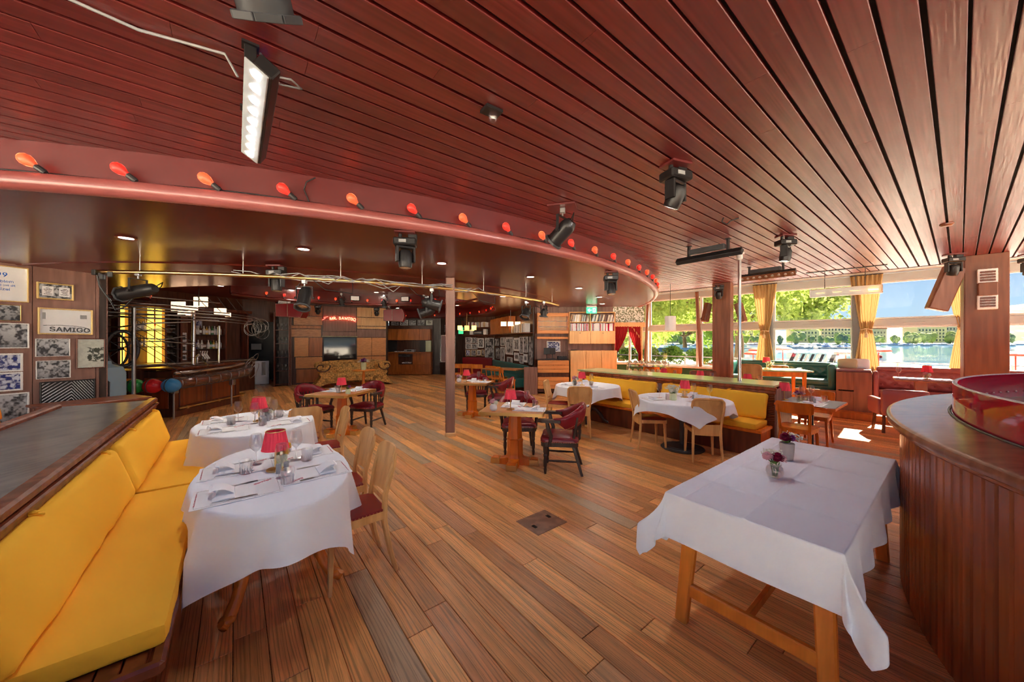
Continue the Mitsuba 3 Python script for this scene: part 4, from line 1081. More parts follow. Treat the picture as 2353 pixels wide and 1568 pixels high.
glasses(T2, [('w', -.16, .12), ('w', -.02, -.10), ('w', .12, .28), ('w', .16, .02), ('t', -.22, -.02), ('t', .04, -.26), ('t', .22, .10), ('t', .06, .38)], 'second oval table', SP)
glasses(T3c, [('w', .12, .05), ('w', -.05, .25), ('t', .05, -.05), ('t', -.22, .12)], 'claw-footed round table')
glasses(T4c, [('w', -.26, .20), ('w', .26, .08), ('w', .40, -.10), ('t', -.26, -.02), ('t', .18, .18)], 'disc-footed round table')
TP = TX(.04, 4.76, -.013, -10)
glasses(TP, [('w', -.12, .08), ('w', .15, .10), ('t', .26, .12)], 'nearest square pedestal table')
glasses(TX(-.88, 7.8, -.013, -10), [('w', .12, .1), ('t', .25, .1)], 'pedestal table behind the post'); glasses(TX(-3.02, 6.27, -.013, -12), [('w', -.06, .0), ('t', -.2, .1), ('t', .02, -.12)], 'pedestal table in front of the sofa')
glasses(T5 @ ST().translate([0, 0, -.01]), [('w', .28, .05), ('w', -.02, .10), ('t', .18, -.12), ('t', .02, .0), ('t', -.05, .06)], 'small square table by the bench end')
vase(T1 @ ST().translate([.04, .10, .762]), 'jar', B_YEL, 'pale green jar with yellow blooms on the nearest oval table')
vase(T2 @ ST().translate([.10, .05, .762]), 'bowl', B_PK, 'clear bowl of pale roses on the second oval table', .9)
vase(TX(1.26, 7.06, .762), 'bowl', B_PK, 'clear vase of pink and white blooms on the claw-footed round table', 1.25)
vase(TX(2.42, 5.30, .762), 'jar', B_WH, 'pale green jar of white blooms on the disc-footed round table', 1.3)
vase(TX(-.24, 4.56, .749), 'white', B_PK, 'white bowl of pink roses on the nearest square pedestal table')
vase(TX(-1.16, 7.72, .749), 'white', B_PK, 'white bowl of pink and red blooms on the pedestal table behind the post', 1.1)
vase(TX(-2.80, 6.02, .749), 'jar', [('violet', .02, 0, .04, .9)], 'pale green jar with one violet bloom on the pedestal table in front of the sofa')
vase(TX(4.34, 5.34, .752), 'bowl', B_VI, 'clear bowl of violet blooms on the small square table by the bench end', .9)
for T, x, y, w in ((T1, .01, -.10, 'nearest oval table'), (T1, .055, -.08, 'nearest oval table'), (T2, .06, -.05, 'second oval table'), (T2, .10, -.06, 'second oval table'), (T4c, .14, -.06, 'disc-footed round table'), (T5, -.08, -.06, 'small square table')):
    shaker(T @ ST().translate([x, y, .762 if T is not T5 else .752]), f'little grey salt or pepper pot on the {w}')

# ---- tables beyond the green counter
for i, (u, v) in enumerate(((7.92, 4.22), (7.90, 3.40), (7.90, 2.52))):
    nm = ['farthest', 'middle', 'nearest'][i]
    t = thing('cafe_table', f'{nm} of the three small tables hidden behind the green counter', 'table'); T = TU(u, v)
    part(t, 'tabletop', MB().box((0, 0, .735), (.66, .62, .03), .004), 'm_veneer', False, T); part(t, 'column', MB().cyl((0, 0, .02), (0, 0, .72), .036, n=12), 'm_iron', 35, T); part(t, 'base', MB().lathe([(0, 0), (.21, 0), (.215, .012), (.05, .04), (0, .04)], 20), 'm_iron', 30, T)
    lamp(TU(u - .12, v + .02, .75), f'red lamp shade peeping over the green counter, {nm} of three')
    for dx, dy, w in ((.05, -.18, 'tumbler right of'), (.12, -.12, 'wine glass beside'), (.0, -.10, 'tumbler close to')): (tumb if dx < .1 else wine)(T @ ST().translate([dx, dy, .75]), f'{w} the {nm} lamp behind the green counter')
for u, v, z, lab in ((9.15, 5.35, .14, 'orange wooden chair by the lake windows behind the green counter, left of the two'), (9.1, 4.75, .14, 'orange wooden chair by the lake windows behind the green counter, right of the two')):
    p = uv(u, v); chair(K_CAFEH, 'cafe_chair', *p, (.3, .95) if 'left' in lab else (.1, 1), lab, z=z)
# serving trolley with many small lamps
t = thing('trolley', 'chrome serving trolley stocked with little lamps behind the green counter', 'trolley')
TT = TX(3.66, 9.55, 0, -12)
for z in (.74, .965): part(t, 'shelf', MB().box((0, 0, z), (1.02, .46, .015), .004), 'm_chrome', False, TT)
for sx in (-1, 1):
    for sy in (-1, 1): part(t, 'leg', MB().cyl((sx * .50, sy * .22, .02), (sx * .50, sy * .22, 1.0), .011, n=8), 'm_chrome', True, TT)
    part(t, 'handle', MB().tube([(sx * .50, -.22, 1.0), (sx * .50, -.20, 1.05), (sx * .50, .20, 1.05), (sx * .50, .22, 1.0)], .011, 8), 'm_chrome', True, TT)
K_MINI = Kit()
K_MINI.add('base', MB().lathe([(0, 0), (.035, 0), (.035, .008), (.006, .014), (.005, .10), (0, .10)], 10), 'm_chrome', 35)
K_MINI.add('shade', MB().lathe([(.062, .075), (.022, .145), (0, .145)], 14), 'm_beigeshade', 40)
for z, w in ((.973, 'upper'), (.748, 'lower')):
    for i in range(7):
        for j in range(2):
            K_MINI.place('mini_lamp', TT @ ST().translate([-.44 + i * .145, -.12 + j * .22, z]), f'little lamp with a beige cone shade on the {w} trolley shelf', 'lamp', f'little beige lamps on the {w} trolley shelf')
# ================================================================== right side: booths, round bar, curtains
BC, RC = np.array([5.09, .06]), np.array([5.24, -.03])
t = thing('round_bar', 'large round bar clad in narrow upright mahogany boards with a red acrylic screen', 'bar counter')
TB = TX(*BC)
part(t, 'worktop', MB().lathe([(2.95, 1.09), (3.42, 1.09), (3.445, 1.10), (3.45, 1.12), (3.445, 1.14), (3.42, 1.15), (2.95, 1.15)], 150), 'm_bartop', 30, TB)
part(t, 'edge_moulding', MB().tube([(3.405 * math.cos(a), 3.405 * math.sin(a), 1.078) for a in np.linspace(0, 2 * PI, 121)[:-1]], .014, 6, closed=True), 'm_barwood', True, TB)
part(t, 'core', MB().lathe([(3.345, 0), (3.345, 1.08), (3.0, 1.09), (3.0, 0)], 120), 'm_barline', 30, TB)
NB = 300
for i in range(NB):
    a = 2 * PI * i / NB
    if not (1.15 < a < 4.15): continue
    w = 2 * PI * 3.38 / NB
    part(t, 'board', MB().box((3.365 * math.cos(a), 3.365 * math.sin(a), .535), (.03, w - .006, 1.07), .008, rz=a), ['m_barwood', 'm_barwood2', 'm_barwood3', 'm_barwood'][(i * 7 + i // 3) % 4], 20, TB)
part(t, 'inner_board_ring', MB().lathe([(2.99, .15), (2.99, 1.09)], 120), 'm_mahogany', False, TB)
part(t, 'inner_floor', MB().lathe([(0, .15), (2.99, .15)], 90), 'm_darkwood', False, TB)
TR = TX(*RC)
s = part(t, 'screen', MB().lathe([(3.30, 1.152), (3.30, 1.352), (3.275, 1.352), (3.275, .98), (3.30, .98), (3.30, 1.152)], 180), 'm_redacryl', 30, TR, label='dark red mirror-gloss acrylic screen')
part(t, 'screen__rim', MB().tube([(3.288 * math.cos(a), 3.288 * math.sin(a), 1.353) for a in np.linspace(0, 2 * PI, 141)[:-1]], .008, 6, closed=True), 'm_white', True, TR)
part(t, 'screen__seal', MB().tube([(3.312 * math.cos(a), 3.312 * math.sin(a), 1.153) for a in np.linspace(0, 2 * PI, 141)[:-1]], .008, 6, closed=True), 'm_iron', True, TR)
for i in range(60):
    a = 1.2 + i * .035
    part(t, 'rivet', MB().sphere((3.27 * math.cos(a), 3.27 * math.sin(a), 1.20), .008, 1), 'm_chrome', True, TR)
for i in range(5): part(t, 'lower_shelf', MB().box((2.80 * math.cos(1.3 + i * .33), 2.80 * math.sin(1.3 + i * .33), 1.03), (.36, .9, .03), .004, rz=1.3 + i * .33), 'm_redacryl', False, TB)

# ---- curtains by the windows
def window_curtain(x, y, lab, w0=.56, tie=1.93, wt=.19, w1=.47, zt=3.21, zb=.90):
    t = thing('curtain', lab, 'curtain'); T = TX(x, y, 0, -45)
    def fn(u, v):
        z = zt + (zb - zt) * v
        k = np.where(z > tie, np.clip((z - tie) / (zt - tie), 0, 1) ** .75, np.clip((tie - z) / (tie - zb), 0, 1) ** .8)
        w = np.where(z > tie, wt + (w0 - wt) * k, wt + (w1 - wt) * k)
        return np.stack([(u - .5) * w, .035 * np.sin(u * 7 * 2 * PI + .6 * v) * (.5 + .5 * k) + .012 * np.sin(17 * u + 3 * v), z], -1)
    p, q = grid(fn, 113, 44)
    part(t, 'cloth', (p, q), 'm_curtain', True, T)
    part(t, 'tie', MB().tube([(.10 * math.cos(a), .06 * math.sin(a), tie + .01 * math.sin(3 * a)) for a in np.linspace(0, 2 * PI, 17)[:-1]], .012, 6, closed=True), 'm_beigeshade', True, T)
    part(t, 'tassel', MB().lathe([(0, 0), (.035, .0), (.030, .09), (.012, .11), (.02, .125), (.008, .14), (.006, .22), (0, .22)], 10, t=(.0, -.065, tie - .20)), 'm_beigeshade', 35, T)
    part(t, 'heading_rail', MB().cyl((-.28, 0, zt + .01), (.28, 0, zt + .01), .012, n=8), 'm_iron', True, T)
window_curtain(7.0, 9.77, 'ochre curtain with a tassel tie beside the square column and the lake view')
window_curtain(8.42, 8.38, 'ochre curtain with a tassel tie by the dark window post, second from the round bar')
window_curtain(9.53, 7.41, 'ochre curtain half hidden behind the wide right-hand column')

# ---- booths on the window deck; local x = s along the windows, y = outwards
def tufted(L, H, n=70, m=26, depth=.035, pitch=.19):
    def fn(u, v):
        x, z = u * L, v * H
        a = x / pitch; b = z / (pitch * .55)
        d = np.minimum(np.hypot((a - np.round(a)) * 1.0, (b - 2 * np.round(b / 2)) * .5), np.hypot((a - np.floor(a) - .5), (b - 2 * np.floor(b / 2) - 1) * .5))
        edge = np.clip(np.minimum(v, 1 - v) * 6, 0, 1)
        return np.stack([x, -depth * np.clip(d / .42, 0, 1) ** .6 * edge - .05 * np.sin(PI * np.clip(v, 0, 1)) ** .5, z], -1)
    p, q = grid(fn, n, m); return p, q[:, ::-1]
def chesterfield(lab, s0, s1, y0, y1, z0, seat, top, mat, arms=(False, True), T0=None, group=None):
    t = thing('sofa', lab, 'sofa'); L = s1 - s0; T = T0 or FT
    part(t, 'base', MB().box(((s0 + s1) / 2, (y0 + y1) / 2, (z0 + seat - .16) / 2 + .02), (L - .04, y1 - y0 - .06, seat - .16 - z0 + .02), .02), mat, 25, T)
    m = rbox((L - .06, y1 - y0 - .20, .17), .06, sub=(24, 8, 5)); part(t, 'seat', MB().mesh(m, None, ((s0 + s1) / 2, (y0 + y1) / 2 - .09, seat - .085)), mat, 50, T)
    H = top - seat + .02
    bk = MB().add(*tufted(L, H, int(L * 44)), t=(s0, y1 - .16, seat - .02))
    part(t, 'backrest', bk, mat, True, T)
    part(t, 'back_roll', MB().mesh(rbox((L, .20, .13), .06, sub=(10, 5, 4)), None, ((s0 + s1) / 2, y1 - .12, top)), mat, 50, T)
    part(t, 'back_board', MB().box(((s0 + s1) / 2, y1 - .04, (z0 + top) / 2), (L, .05, top - z0), .01), mat, 20, T)
    bt = MB()
    for i in range(int(L / .19)): 
        for j in (1, 3): bt.sphere((s0 + .19 * (i + (.5 if j == 1 else 0)), y1 - .165 - .045, seat + .1045 * j * 1.0), .012, 1)
    part(t, 'buttons', bt, mat, True, T)
    for k, on in enumerate(arms):
        if on:
            x = s0 + .07 if k == 0 else s1 - .07
            part(t, 'arm', MB().mesh(rbox((.16, y1 - y0, top - seat + .30), .06, sub=(5, 10, 10)), None, (x, (y0 + y1) / 2, (top + seat - .20) / 2)), mat, 50, T)
    return t
chesterfield('long bottle-green tufted leather sofa under the lake windows', 2.62, 4.84, -1.15, -.22, DK, .76, 1.06, 'm_greenleather', (True, True))
chesterfield('plum tufted leather sofa under the lake window beside the wooden booth end', 5.50, 8.3, -1.0, -.22, .14, .58, 1.02, 'm_plumleather', (False, False))
part('floor__deck', 'front_wall', MB().box((3.2, -1.36, .345), (4.4, .05, .41), .004), 'm_walnut', False, FT)
for i in range(8): part('floor__deck', 'cladding', MB().box((1.28 + .55 * i, -1.392, .345), (.545, .016, .41), .002), 'm_walnut', False, FT)
t = thing('booth_end', 'walnut booth end box with a dark slot at the end of the green sofa', 'booth end'); 
part(t, 'body', MB().box((5.13, -.88, .56), (.54, 1.10, .84), .004), 'm_walnut', False, FT)
part(t, 'front_board', MB().box((5.0, -1.445, .78), (.28, .02, .38), .003).box((5.27, -1.445, .56), (.26, .02, .84), .003), 'm_walnut', False, FT)
part(t, 'slot', MB().box((5.05, -1.438, .66), (.30, .02, .20)), 'm_gap', False, FT)
part(t, 'side_board', MB().box((5.408, -1.30, .56), (.02, .25, .84), .003).box((5.408, -.70, .56), (.02, .93, .84), .003), 'm_panel', False, FT)
part(t, 'top_cushion', MB().mesh(rbox((.56, 1.0, .05), .02, sub=(4, 6, 2)), None, (5.13, -.86, 1.0)), 'm_plumleather', 40, FT)
single('bolster', MB().mesh(rbox((.10, .42, .78), .045, sub=(5, 6, 8)), None, (5.47, -1.22, .62)), 'm_plumleather', 'upright plum leather bolster at the side of the walnut booth end', 'cushion', 50, FT)
for i, (s, c, mat) in enumerate(((5.02, -.62, 'm_beigeshade'), (5.22, -.56, 'm_linen'))):
    single('scatter_cushion', MB().mesh(rbox((.34, .12, .24), .05, sub=(6, 4, 5)), None, (s, c, 1.12)), mat, ['patterned beige scatter cushion on the walnut booth end', 'pale scatter cushion on the walnut booth end'][i], 'cushion', 50, FT)
single('scatter_cushion', MB().mesh(rbox((.46, .14, .26), .055, sub=(6, 4, 5)), None, (3.72, -.72, .90)), 'm_brocade', 'brown flecked cushion on the green sofa', 'cushion', 50, FT)
# round-cornered wooden table on the deck
t = thing('dining_table', 'honey wooden table with a pale top in front of the green sofa', 'table'); TG = FT @ ST().translate([3.12, -1.62, DK])
TG = TX(5.95, 8.02, DK, -20)
part(t, 'tabletop', MB().prism(Polygon([(-.55, -.35), (.55, -.35), (.55, .35), (-.55, .35)]).buffer(.06), .03, t=(0, 0, .70)), 'm_greentop', 25, TG)
part(t, 'apron', MB().box((0, 0, .645), (1.0, .62, .11), .004), 'm_honey', False, TG)
for sx in (-1, 1):
    for sy in (-1, 1): part(t, 'leg', MB().bar((sx * .47, sy * .29, .70), (sx * .47, sy * .29, 0), .07, .07, .1, up=(0, 1, 0), w1=.045, h1=.045), 'm_honey', 25, TG)
lamp(TG @ ST().translate([-.12, .05, .732]), 'red pleated lamp on the wooden table before the green sofa')
vase(TG @ ST().translate([-.10, -.10, .732]), 'bowl', B_WH + B_YEL[:1], 'bowl of cream blooms under the lamp before the green sofa')
wine(TG @ ST().translate([.22, .0, .732]), 'wine glass on the wooden table before the green sofa')
setting(TG @ ST().translate([.35, -.1, .7325]).rotate([0, 0, 1], 170), 'on the wooden table before the green sofa')
chair(K_FRAME, 'dining_chair', 5.30, 7.70, (.75, .62), 'framed-back blond chair at the left end of the wooden table before the green sofa', z=DK)
for x in (-.02, .10): tumb(TX(4.95 + x, 6.95 + x, .752), f'tumbler beyond the green counter, {"left" if x < 0 else "right"} of the pair right of the chrome pole')
t = thing('cafe_table', 'small table hidden behind the right end of the green counter', 'table'); part(t, 'tabletop', MB().box((5.0, 7.0, .735), (.6, .6, .03), .004), 'm_veneer', False); part(t, 'column', MB().cyl((5.0, 7.0, 0), (5.0, 7.0, .72), .04), 'm_iron', 35)
# table on the platform before the plum sofa
t = thing('dining_table', 'pale wooden table on two slab legs before the plum sofa', 'table'); TP2 = FT @ ST().translate([6.35, -1.30, .14])
part(t, 'tabletop', MB().box((0, 0, .735), (1.25, .72, .04), .012), 'm_panel', 25, TP2)
for s in (-1, 1): part(t, 'leg', MB().box((s * .26, 0, .36), (.16, .30, .71), .01), 'm_panel', 25, TP2)
lamp(TP2 @ ST().translate([-.18, -.05, .756]), 'red pleated lamp on the pale table before the plum sofa')
vase(TP2 @ ST().translate([-.20, -.20, .756]), 'bowl', B_PK, 'clear bowl of pink and cream blooms before the plum sofa')
wine(TP2 @ ST().translate([-.55, .05, .756]), 'wine glass at the left end of the pale table before the plum sofa')
setting(TP2 @ ST().translate([.25, -.1, .7565]).rotate([0, 0, 1], 90), 'on the pale table before the plum sofa')
def pad_chair(lab, T, mat):
    t = thing('armchair', lab, 'armchair')
    part(t, 'backrest', MB().mesh(rbox((.60, .13, .46), .05, sub=(8, 5, 8)), None, (0, -.22, .56)), mat, 50, T)
    part(t, 'seat', MB().mesh(rbox((.60, .52, .16), .05, sub=(8, 8, 4)), None, (0, .06, .38)), mat, 50, T)
    for sx in (-1, 1):
        part(t, 'arm', MB().mesh(rbox((.10, .50, .30), .045, sub=(4, 6, 5)), None, (sx * .30, .04, .47)), mat, 50, T)
        for sy in (-1, 1): part(t, 'leg', MB().bar((sx * .24, .04 + sy * .2, .32), (sx * .26, .04 + sy * .24, 0), .04, .04, .1, up=(0, 1, 0)), 'm_darkwood', 25, T)
pad_chair('plum leather armchair seen from behind beside the round bar', TX(6.98, 6.36, 0, face(.5, .87)), 'm_plumleather')
pad_chair('brown upholstered armchair by the windows left of the square column', TX(4.72, 8.85, .14, face(.2, .98)), 'm_walnut')

# ---- on the columns
def panel_speaker(T, lab, w=.16, h=.50, d=.13):
    t = thing('loudspeaker', lab, 'loudspeaker')
    part(t, 'cabinet', MB().box((0, 0, 0), (w, d, h), .012), 'm_walnut', 20, T)
    part(t, 'grille', MB().box((0, -d / 2 - .004, 0), (w - .03, .008, h - .03), .003), 'm_panel', False, T)
    part(t, 'bracket', MB().box((0, d / 2 + .03, -h * .32), (.05, .08, .05), .006), 'm_iron', False, T)
panel_speaker(TX(5.12, 9.28, 2.40, 20) @ ST().rotate([0, 1, 0], 14), 'slim brown loudspeaker on the left of the square column')
panel_speaker(TX(5.72, 8.82, 2.36, -70) @ ST().rotate([0, 1, 0], -16), 'slim brown loudspeaker on the right of the square column')
panel_speaker(TX(7.72, 6.28, 2.58, -30) @ ST().rotate([0, 1, 0], 17), 'large brown loudspeaker hung before the window left of the wide column', .26, .78, .16)
t = thing('wall_lamp', 'long perforated brown wall lamp on the wide right-hand column', 'lamp'); TW = TX(8.12, 6.06, 0, -45) @ ST().translate([.0, -.175, 0])
TW = TX(8.12 - .707 * .175, 6.06 - .707 * .175, 2.52, -45)
part(t, 'centre_band', MB().box((0, -.04, 0), (.20, .09, .22), .008), 'm_walnut', 20, TW)
for s in (-1, 1):
    part(t, 'housing', MB().box((0, -.03, s * .22), (.21, .06, .24), .006), 'm_white', 20, TW)
    for i in range(4): part(t, 'louvre', MB().box((0, -.066, s * (.15 + .045 * i)), (.16, .014, .034), .004), 'm_mahogany', False, TW)
# ---- infrared heater under the ceiling by the windows
t = thing('heater', 'long glass-fronted infrared heater hung in front of the lake windows', 'heater'); TH = TX(6.77, 7.18, 2.66, -45)
part(t, 'housing', MB().box((0, .06, 0), (1.08, .04, .16), .006).box((0, .0, .075), (1.08, .14, .012), .003).box((0, .0, -.075), (1.08, .14, .012), .003).box((-.535, 0, 0), (.012, .14, .16), .003).box((.535, 0, 0), (.012, .14, .16), .003), 'm_framewhite', False, TH)
part(t, 'glass_front', sheet(-.53, .53, -.065, -.07, .07), 'm_pane', False, TH)
for i in range(4): part(t, 'element', MB().cyl((-.44 + .26 * i, 0, 0), (-.30 + .26 * i, 0, 0), .012, n=8), 'm_shelfwood', True, TH, **(emit(.5, .2, .06) if i == 3 else emit(.05, .035, .02)))
for s in (-1, 1): part(t, 'hanger', MB().cyl((s * .30, 0, .08), (s * .30, 0, .46), .006, n=6), 'm_iron', True, TH)
part(t, 'ceiling_rail', MB().box((0, 0, .452), (1.2, .05, .016), .003), 'm_iron', False, TH)
# ---- pendant of frosted glass in the left windows
t = thing('pendant_lamp', 'frosted glass cylinder pendant hanging before the left lake window', 'lamp'); TPn = TX(4.02, 8.95, 0)
part(t, 'shade', MB().lathe([(.13, 1.92), (.13, 2.28), (.125, 2.28), (.125, 1.92)], 28), 'm_linen', 40, TPn); part(t, 'cord', MB().cyl((0, 0, 2.20), (0, 0, 3.10), .006, n=6), 'm_iron', True, TPn)
part(t, 'bulb', MB().sphere((0, 0, 2.08), .04, 2), 'm_white', True, TPn, **emit(.25, .15, .06))
# ================================================================== left: picture wall and bar
def picture(name, T, x0, x1, z0, z1, frame, fw, mat, lab, matw=0.0, cat='picture', y=-.02, uo=None):
    """a framed picture: T takes local x, z on the wall, room side is -y"""
    t = thing(name, lab, cat); w, h = x1 - x0, z1 - z0; xc, zc = (x0 + x1) / 2, (z0 + z1) / 2
    f = MB()
    for s in (-1, 1): f.box((xc + s * (w / 2 - fw / 2), y, zc), (fw, .03, h), .003).box((xc, y, zc + s * (h / 2 - fw / 2)), (w - fw * 2, .03, fw), .003)
    part(t, 'frame', f, frame, False, T)
    iw, ih = w - 2 * fw, h - 2 * fw
    if matw: part(t, 'mount', MB().box((xc, y + .006, zc), (iw, .006, ih)), 'm_paper', False, T); iw -= 2 * matw; ih -= 2 * matw; y = y - .001
    k = picture.k = getattr(picture, 'k', 0) + 1
    pl = MB().add([(xc - iw / 2, y + .001, zc - ih / 2), (xc + iw / 2, y + .001, zc - ih / 2), (xc + iw / 2, y + .001, zc + ih / 2), (xc - iw / 2, y + .001, zc + ih / 2)], [[0, 1, 2], [0, 2, 3]])
    a = max(iw, ih); o = (uo or k) * 4.0
    part(t, 'print', pl.out(), mat, False, T, uv=np.array([(o, 0), (o + iw / a, 0), (o + iw / a, ih / a), (o, ih / a)]))
    return t
WP = TWL
t = thing('poster', 'large framed white poster with blue lettering at the top of the panelled wall', 'poster')
f = MB()
for s in (-1, 1): f.box((8.55 + s * .345, -.02, 2.46), (.014, .03, .50), .002).box((8.55, -.02, 2.46 + s * .245), (.70, .03, .014), .002)
part(t, 'frame', f, 'm_gold', False, WP); part(t, 'sheet', MB().box((8.55, -.010, 2.46), (.68, .01, .48)), 'm_paper', False, WP)
M('m_blueink', lin(20, 84, 176), .6, .2)
for txt, x, z, h, b in (('99', 8.50, 2.555, .058, True), ('Problem', 8.44, 2.475, .036, False), ('alli mit d\u00e4', 8.44, 2.425, .026, False), ('Polizei', 8.44, 2.365, .036, False)):
    m = meshkit.text_mesh(txt, h, .002, bold=b); v = np.array(m.vertices); xo = v[:, 0].max()
    xr = {'99': 8.72, 'Problem': 8.77, 'Polizei': 8.74}.get(txt, 8.785)
    part(t, 'lettering', MB().mesh(trimesh.Trimesh(np.stack([v[:, 0] - xo + xr, -.0155 - v[:, 2], v[:, 1] + z], 1), m.faces, process=False)), 'm_blueink', False, WP)
t = picture('picture', WP, 8.97, 9.33, 2.28, 2.53, 'm_gold', .022, 'm_photo', 'gold-framed pair of small white cards on a dark mount, upper panelled wall', 0)
for x in (9.075, 9.235): part(t, 'card', MB().box((x, -.023, 2.405), (.105, .004, .14)), 'm_paper', False, WP)
for x in (9.075, 9.235):
    for i in range(5): part(t, 'card_print', MB().box((x, -.026, 2.36 + .022 * i), (.08 - .018 * ((i * 2) % 3), .002, .008)), 'm_darkgrey', False, WP)
t = picture('picture', WP, 8.98, 9.53, 1.75, 2.15, 'm_gold', .02, 'm_paper', 'gold-framed print of a white boat bow reading SAMIGO', .03)
m = meshkit.text_mesh('SAMIGO', .066, .002, bold=True); v = np.array(m.vertices); v[:, 0] *= 1.10
part(t, 'lettering', trimesh.Trimesh(np.stack([v[:, 0] + 9.085, -.0235 - v[:, 2], v[:, 1] + 1.80 - .012 * (v[:, 0] / .33)], 1), m.faces, process=False), 'm_darkgrey', False, WP)
part(t, 'hull_line', MB().tube([(9.03, -.0235, 1.885), (9.2, -.0235, 1.892), (9.36, -.0235, 1.882), (9.44, -.0235, 1.865), (9.475, -.0235, 1.845), (9.475, -.0235, 1.79)], .003, 5), 'm_darkgrey', True, WP)
part(t, 'sky_patch', MB().box((9.43, -.0215, 2.03), (.07, .002, .06)).box((9.04, -.0215, 2.03), (.03, .002, .10)), 'm_grey', False, WP)
picture('picture', WP, 8.50, 8.835, 1.935, 2.165, 'm_gold', .008, 'm_photo', 'black-and-white harbour photograph under the blue-lettered poster')
picture('picture', WP, 8.50, 8.905, 1.545, 1.905, 'm_white', .014, 'm_photo', 'white-edged black-and-white photograph of a figure by a car, on the left panel')
picture('picture', WP, 8.96, 9.29, 1.415, 1.685, 'm_white', .008, 'm_photo', 'pale black-and-white photograph under the boat print')
picture('picture', WP, 8.965, 9.295, 1.08, 1.355, 'm_white', .008, 'm_photo', 'black-and-white photograph of people outdoors, lower of two under the boat print')
picture('picture', WP, 9.355, 9.665, 1.21, 1.69, 'm_mahogany', .012, 'm_sketch', 'small engraving on a wide cream mount near the bar end of the panelled wall')
picture('picture', WP, 8.50, 8.85, 1.215, 1.475, 'm_white', .022, 'm_bluephoto', 'blue-toned photograph, upper of two on the left panel')
picture('picture', WP, 8.50, 8.85, .94, 1.205, 'm_white', .022, 'm_bluephoto', 'blue-toned photograph, lower of two on the left panel')
picture('picture', WP, 8.50, 8.905, .44, .905, 'm_white', .016, 'm_photo', 'black-and-white portrait photograph behind the slate counter')
picture('picture', WP, 9.0, 9.555, .42, 1.035, 'm_black', .016, 'm_rafterphoto', 'large black-framed photograph of slatted rafters behind the wooden table')
# wooden table and chair by the wall
t = thing('wooden_table', 'plain reddish wooden table by the picture wall behind the slate counter', 'table'); TT = TX(-6.33, 5.33, 0, LA)
part(t, 'tabletop', MB().box((0, 0, .735), (1.10, .62, .035), .006), 'm_redtop', 20, TT); part(t, 'apron', MB().box((0, 0, .67), (.98, .50, .09), .003), 'm_walnut', False, TT)
for sx in (-1, 1):
    for sy in (-1, 1): part(t, 'leg', MB().box((sx * .47, sy * .24, .36), (.07, .07, .72), .006), 'm_walnut', False, TT)
chair(K_CAFEH, 'cafe_chair', -6.50, 4.66, (.35, .93), 'honey wooden chair by the picture wall behind the slate counter')

# ---- bar counter with its panelled front
t = thing('bar_counter', 'dark wooden bar with panelled front and brass foot rail at the left', 'bar counter')
TBr = TX(-7.30, 7.60, 0, 90 + 3.3)      # local x runs away along the front, room side is -y
part(t, 'body', MB().box((.98, .34, .50), (1.94, .66, 1.0), .004), 'm_darkwood', False, TBr)
part(t, 'worktop', MB().box((.98, .30, 1.045), (2.08, .86, .04), .012), 'm_mahogany', 25, TBr)
for z, d in ((1.005, .05), (.975, .035), (.945, .02)): part(t, 'moulding', MB().box((.98, .01 - d, z), (2.0 + d, .05 + d, .028), .008), 'm_mahogany', 25, TBr)
for x0, x1 in ((.14, .86), (1.02, 1.80)):
    xm = (x0 + x1) / 2
    pn = part(t, 'panel', MB().box((xm, -.004, .52), (x1 - x0, .016, .62), .006), 'm_barwood', 20, TBr)
    f = MB()
    for s in (-1, 1): f.box((xm + s * (x1 - x0) / 2, -.014, .52), (.03, .022, .66), .008).box((xm, -.014, .52 + s * .31), (x1 - x0, .022, .03), .008)
    part(pn, 'bead', f, 'm_mahogany', 25, TBr)
for x in (.04, .94, 1.90): part(t, 'pilaster', MB().box((x, -.008, .50), (.13, .03, .94), .006), 'm_mahogany', 25, TBr)
part(t, 'skirting', MB().box((.98, -.016, .07), (1.96, .04, .14), .008), 'm_mahogany', 25, TBr)
part(t, 'side_panel', MB().box((-.006, .34, .52), (.02, .5, .66), .006), 'm_barwood', False, TBr)
part(t, 'left_wing', MB().box((-.02, 1.2, .52), (.60, 1.2, 1.04), .006), 'm_darkwood', False, TBr)
part(t, 'foot_rail', MB().tube([(-.05, -.16, .20), (1.5, -.16, .20), (1.95, -.14, .20), (2.15, -.02, .20), (2.2, .3, .20)], .022, 10), 'm_brass', True, TBr)
for x in (.15, 1.05, 1.85): part(t, 'rail_bracket', MB().bar((x, 0, .20), (x, -.16, .20), .03, .03).box((x, -.17, .20), (.05, .04, .06), .006), 'm_brass', False, TBr)
for x in (.5, .9, 1.4): part(t, 'tray', MB().box((x, .25, 1.078), (.30, .34, .02), .006), 'm_chrome', False, TBr)
t = thing('beer_tap', 'chrome beer tap tower on the wooden bar', 'beer tap')
part(t, 'tower', MB().tube([(1.18, .45, 1.065), (1.18, .45, 1.26), (1.24, .45, 1.31), (1.42, .45, 1.31), (1.48, .45, 1.26), (1.48, .45, 1.065)], .03, 10), 'm_chrome', True, TBr)
for i in range(4): part(t, 'handle', MB().bar((1.22 + .07 * i, .42, 1.31), (1.22 + .07 * i, .34, 1.20), .02, .02).cyl((1.22 + .07 * i, .42, 1.31), (1.22 + .07 * i, .40, 1.40), .012), 'm_white', 30, TBr)
for i, x in enumerate((.95, 1.75)):
    single('pole', MB().cyl((x, .35, 1.065), (x, .35, [2.42, 2.05][i]), [.035, .024][i], n=12), 'm_chrome', ['thick chrome pole standing on the wooden bar', 'thin chrome pole standing on the wooden bar'][i], 'pole', 40, TBr)
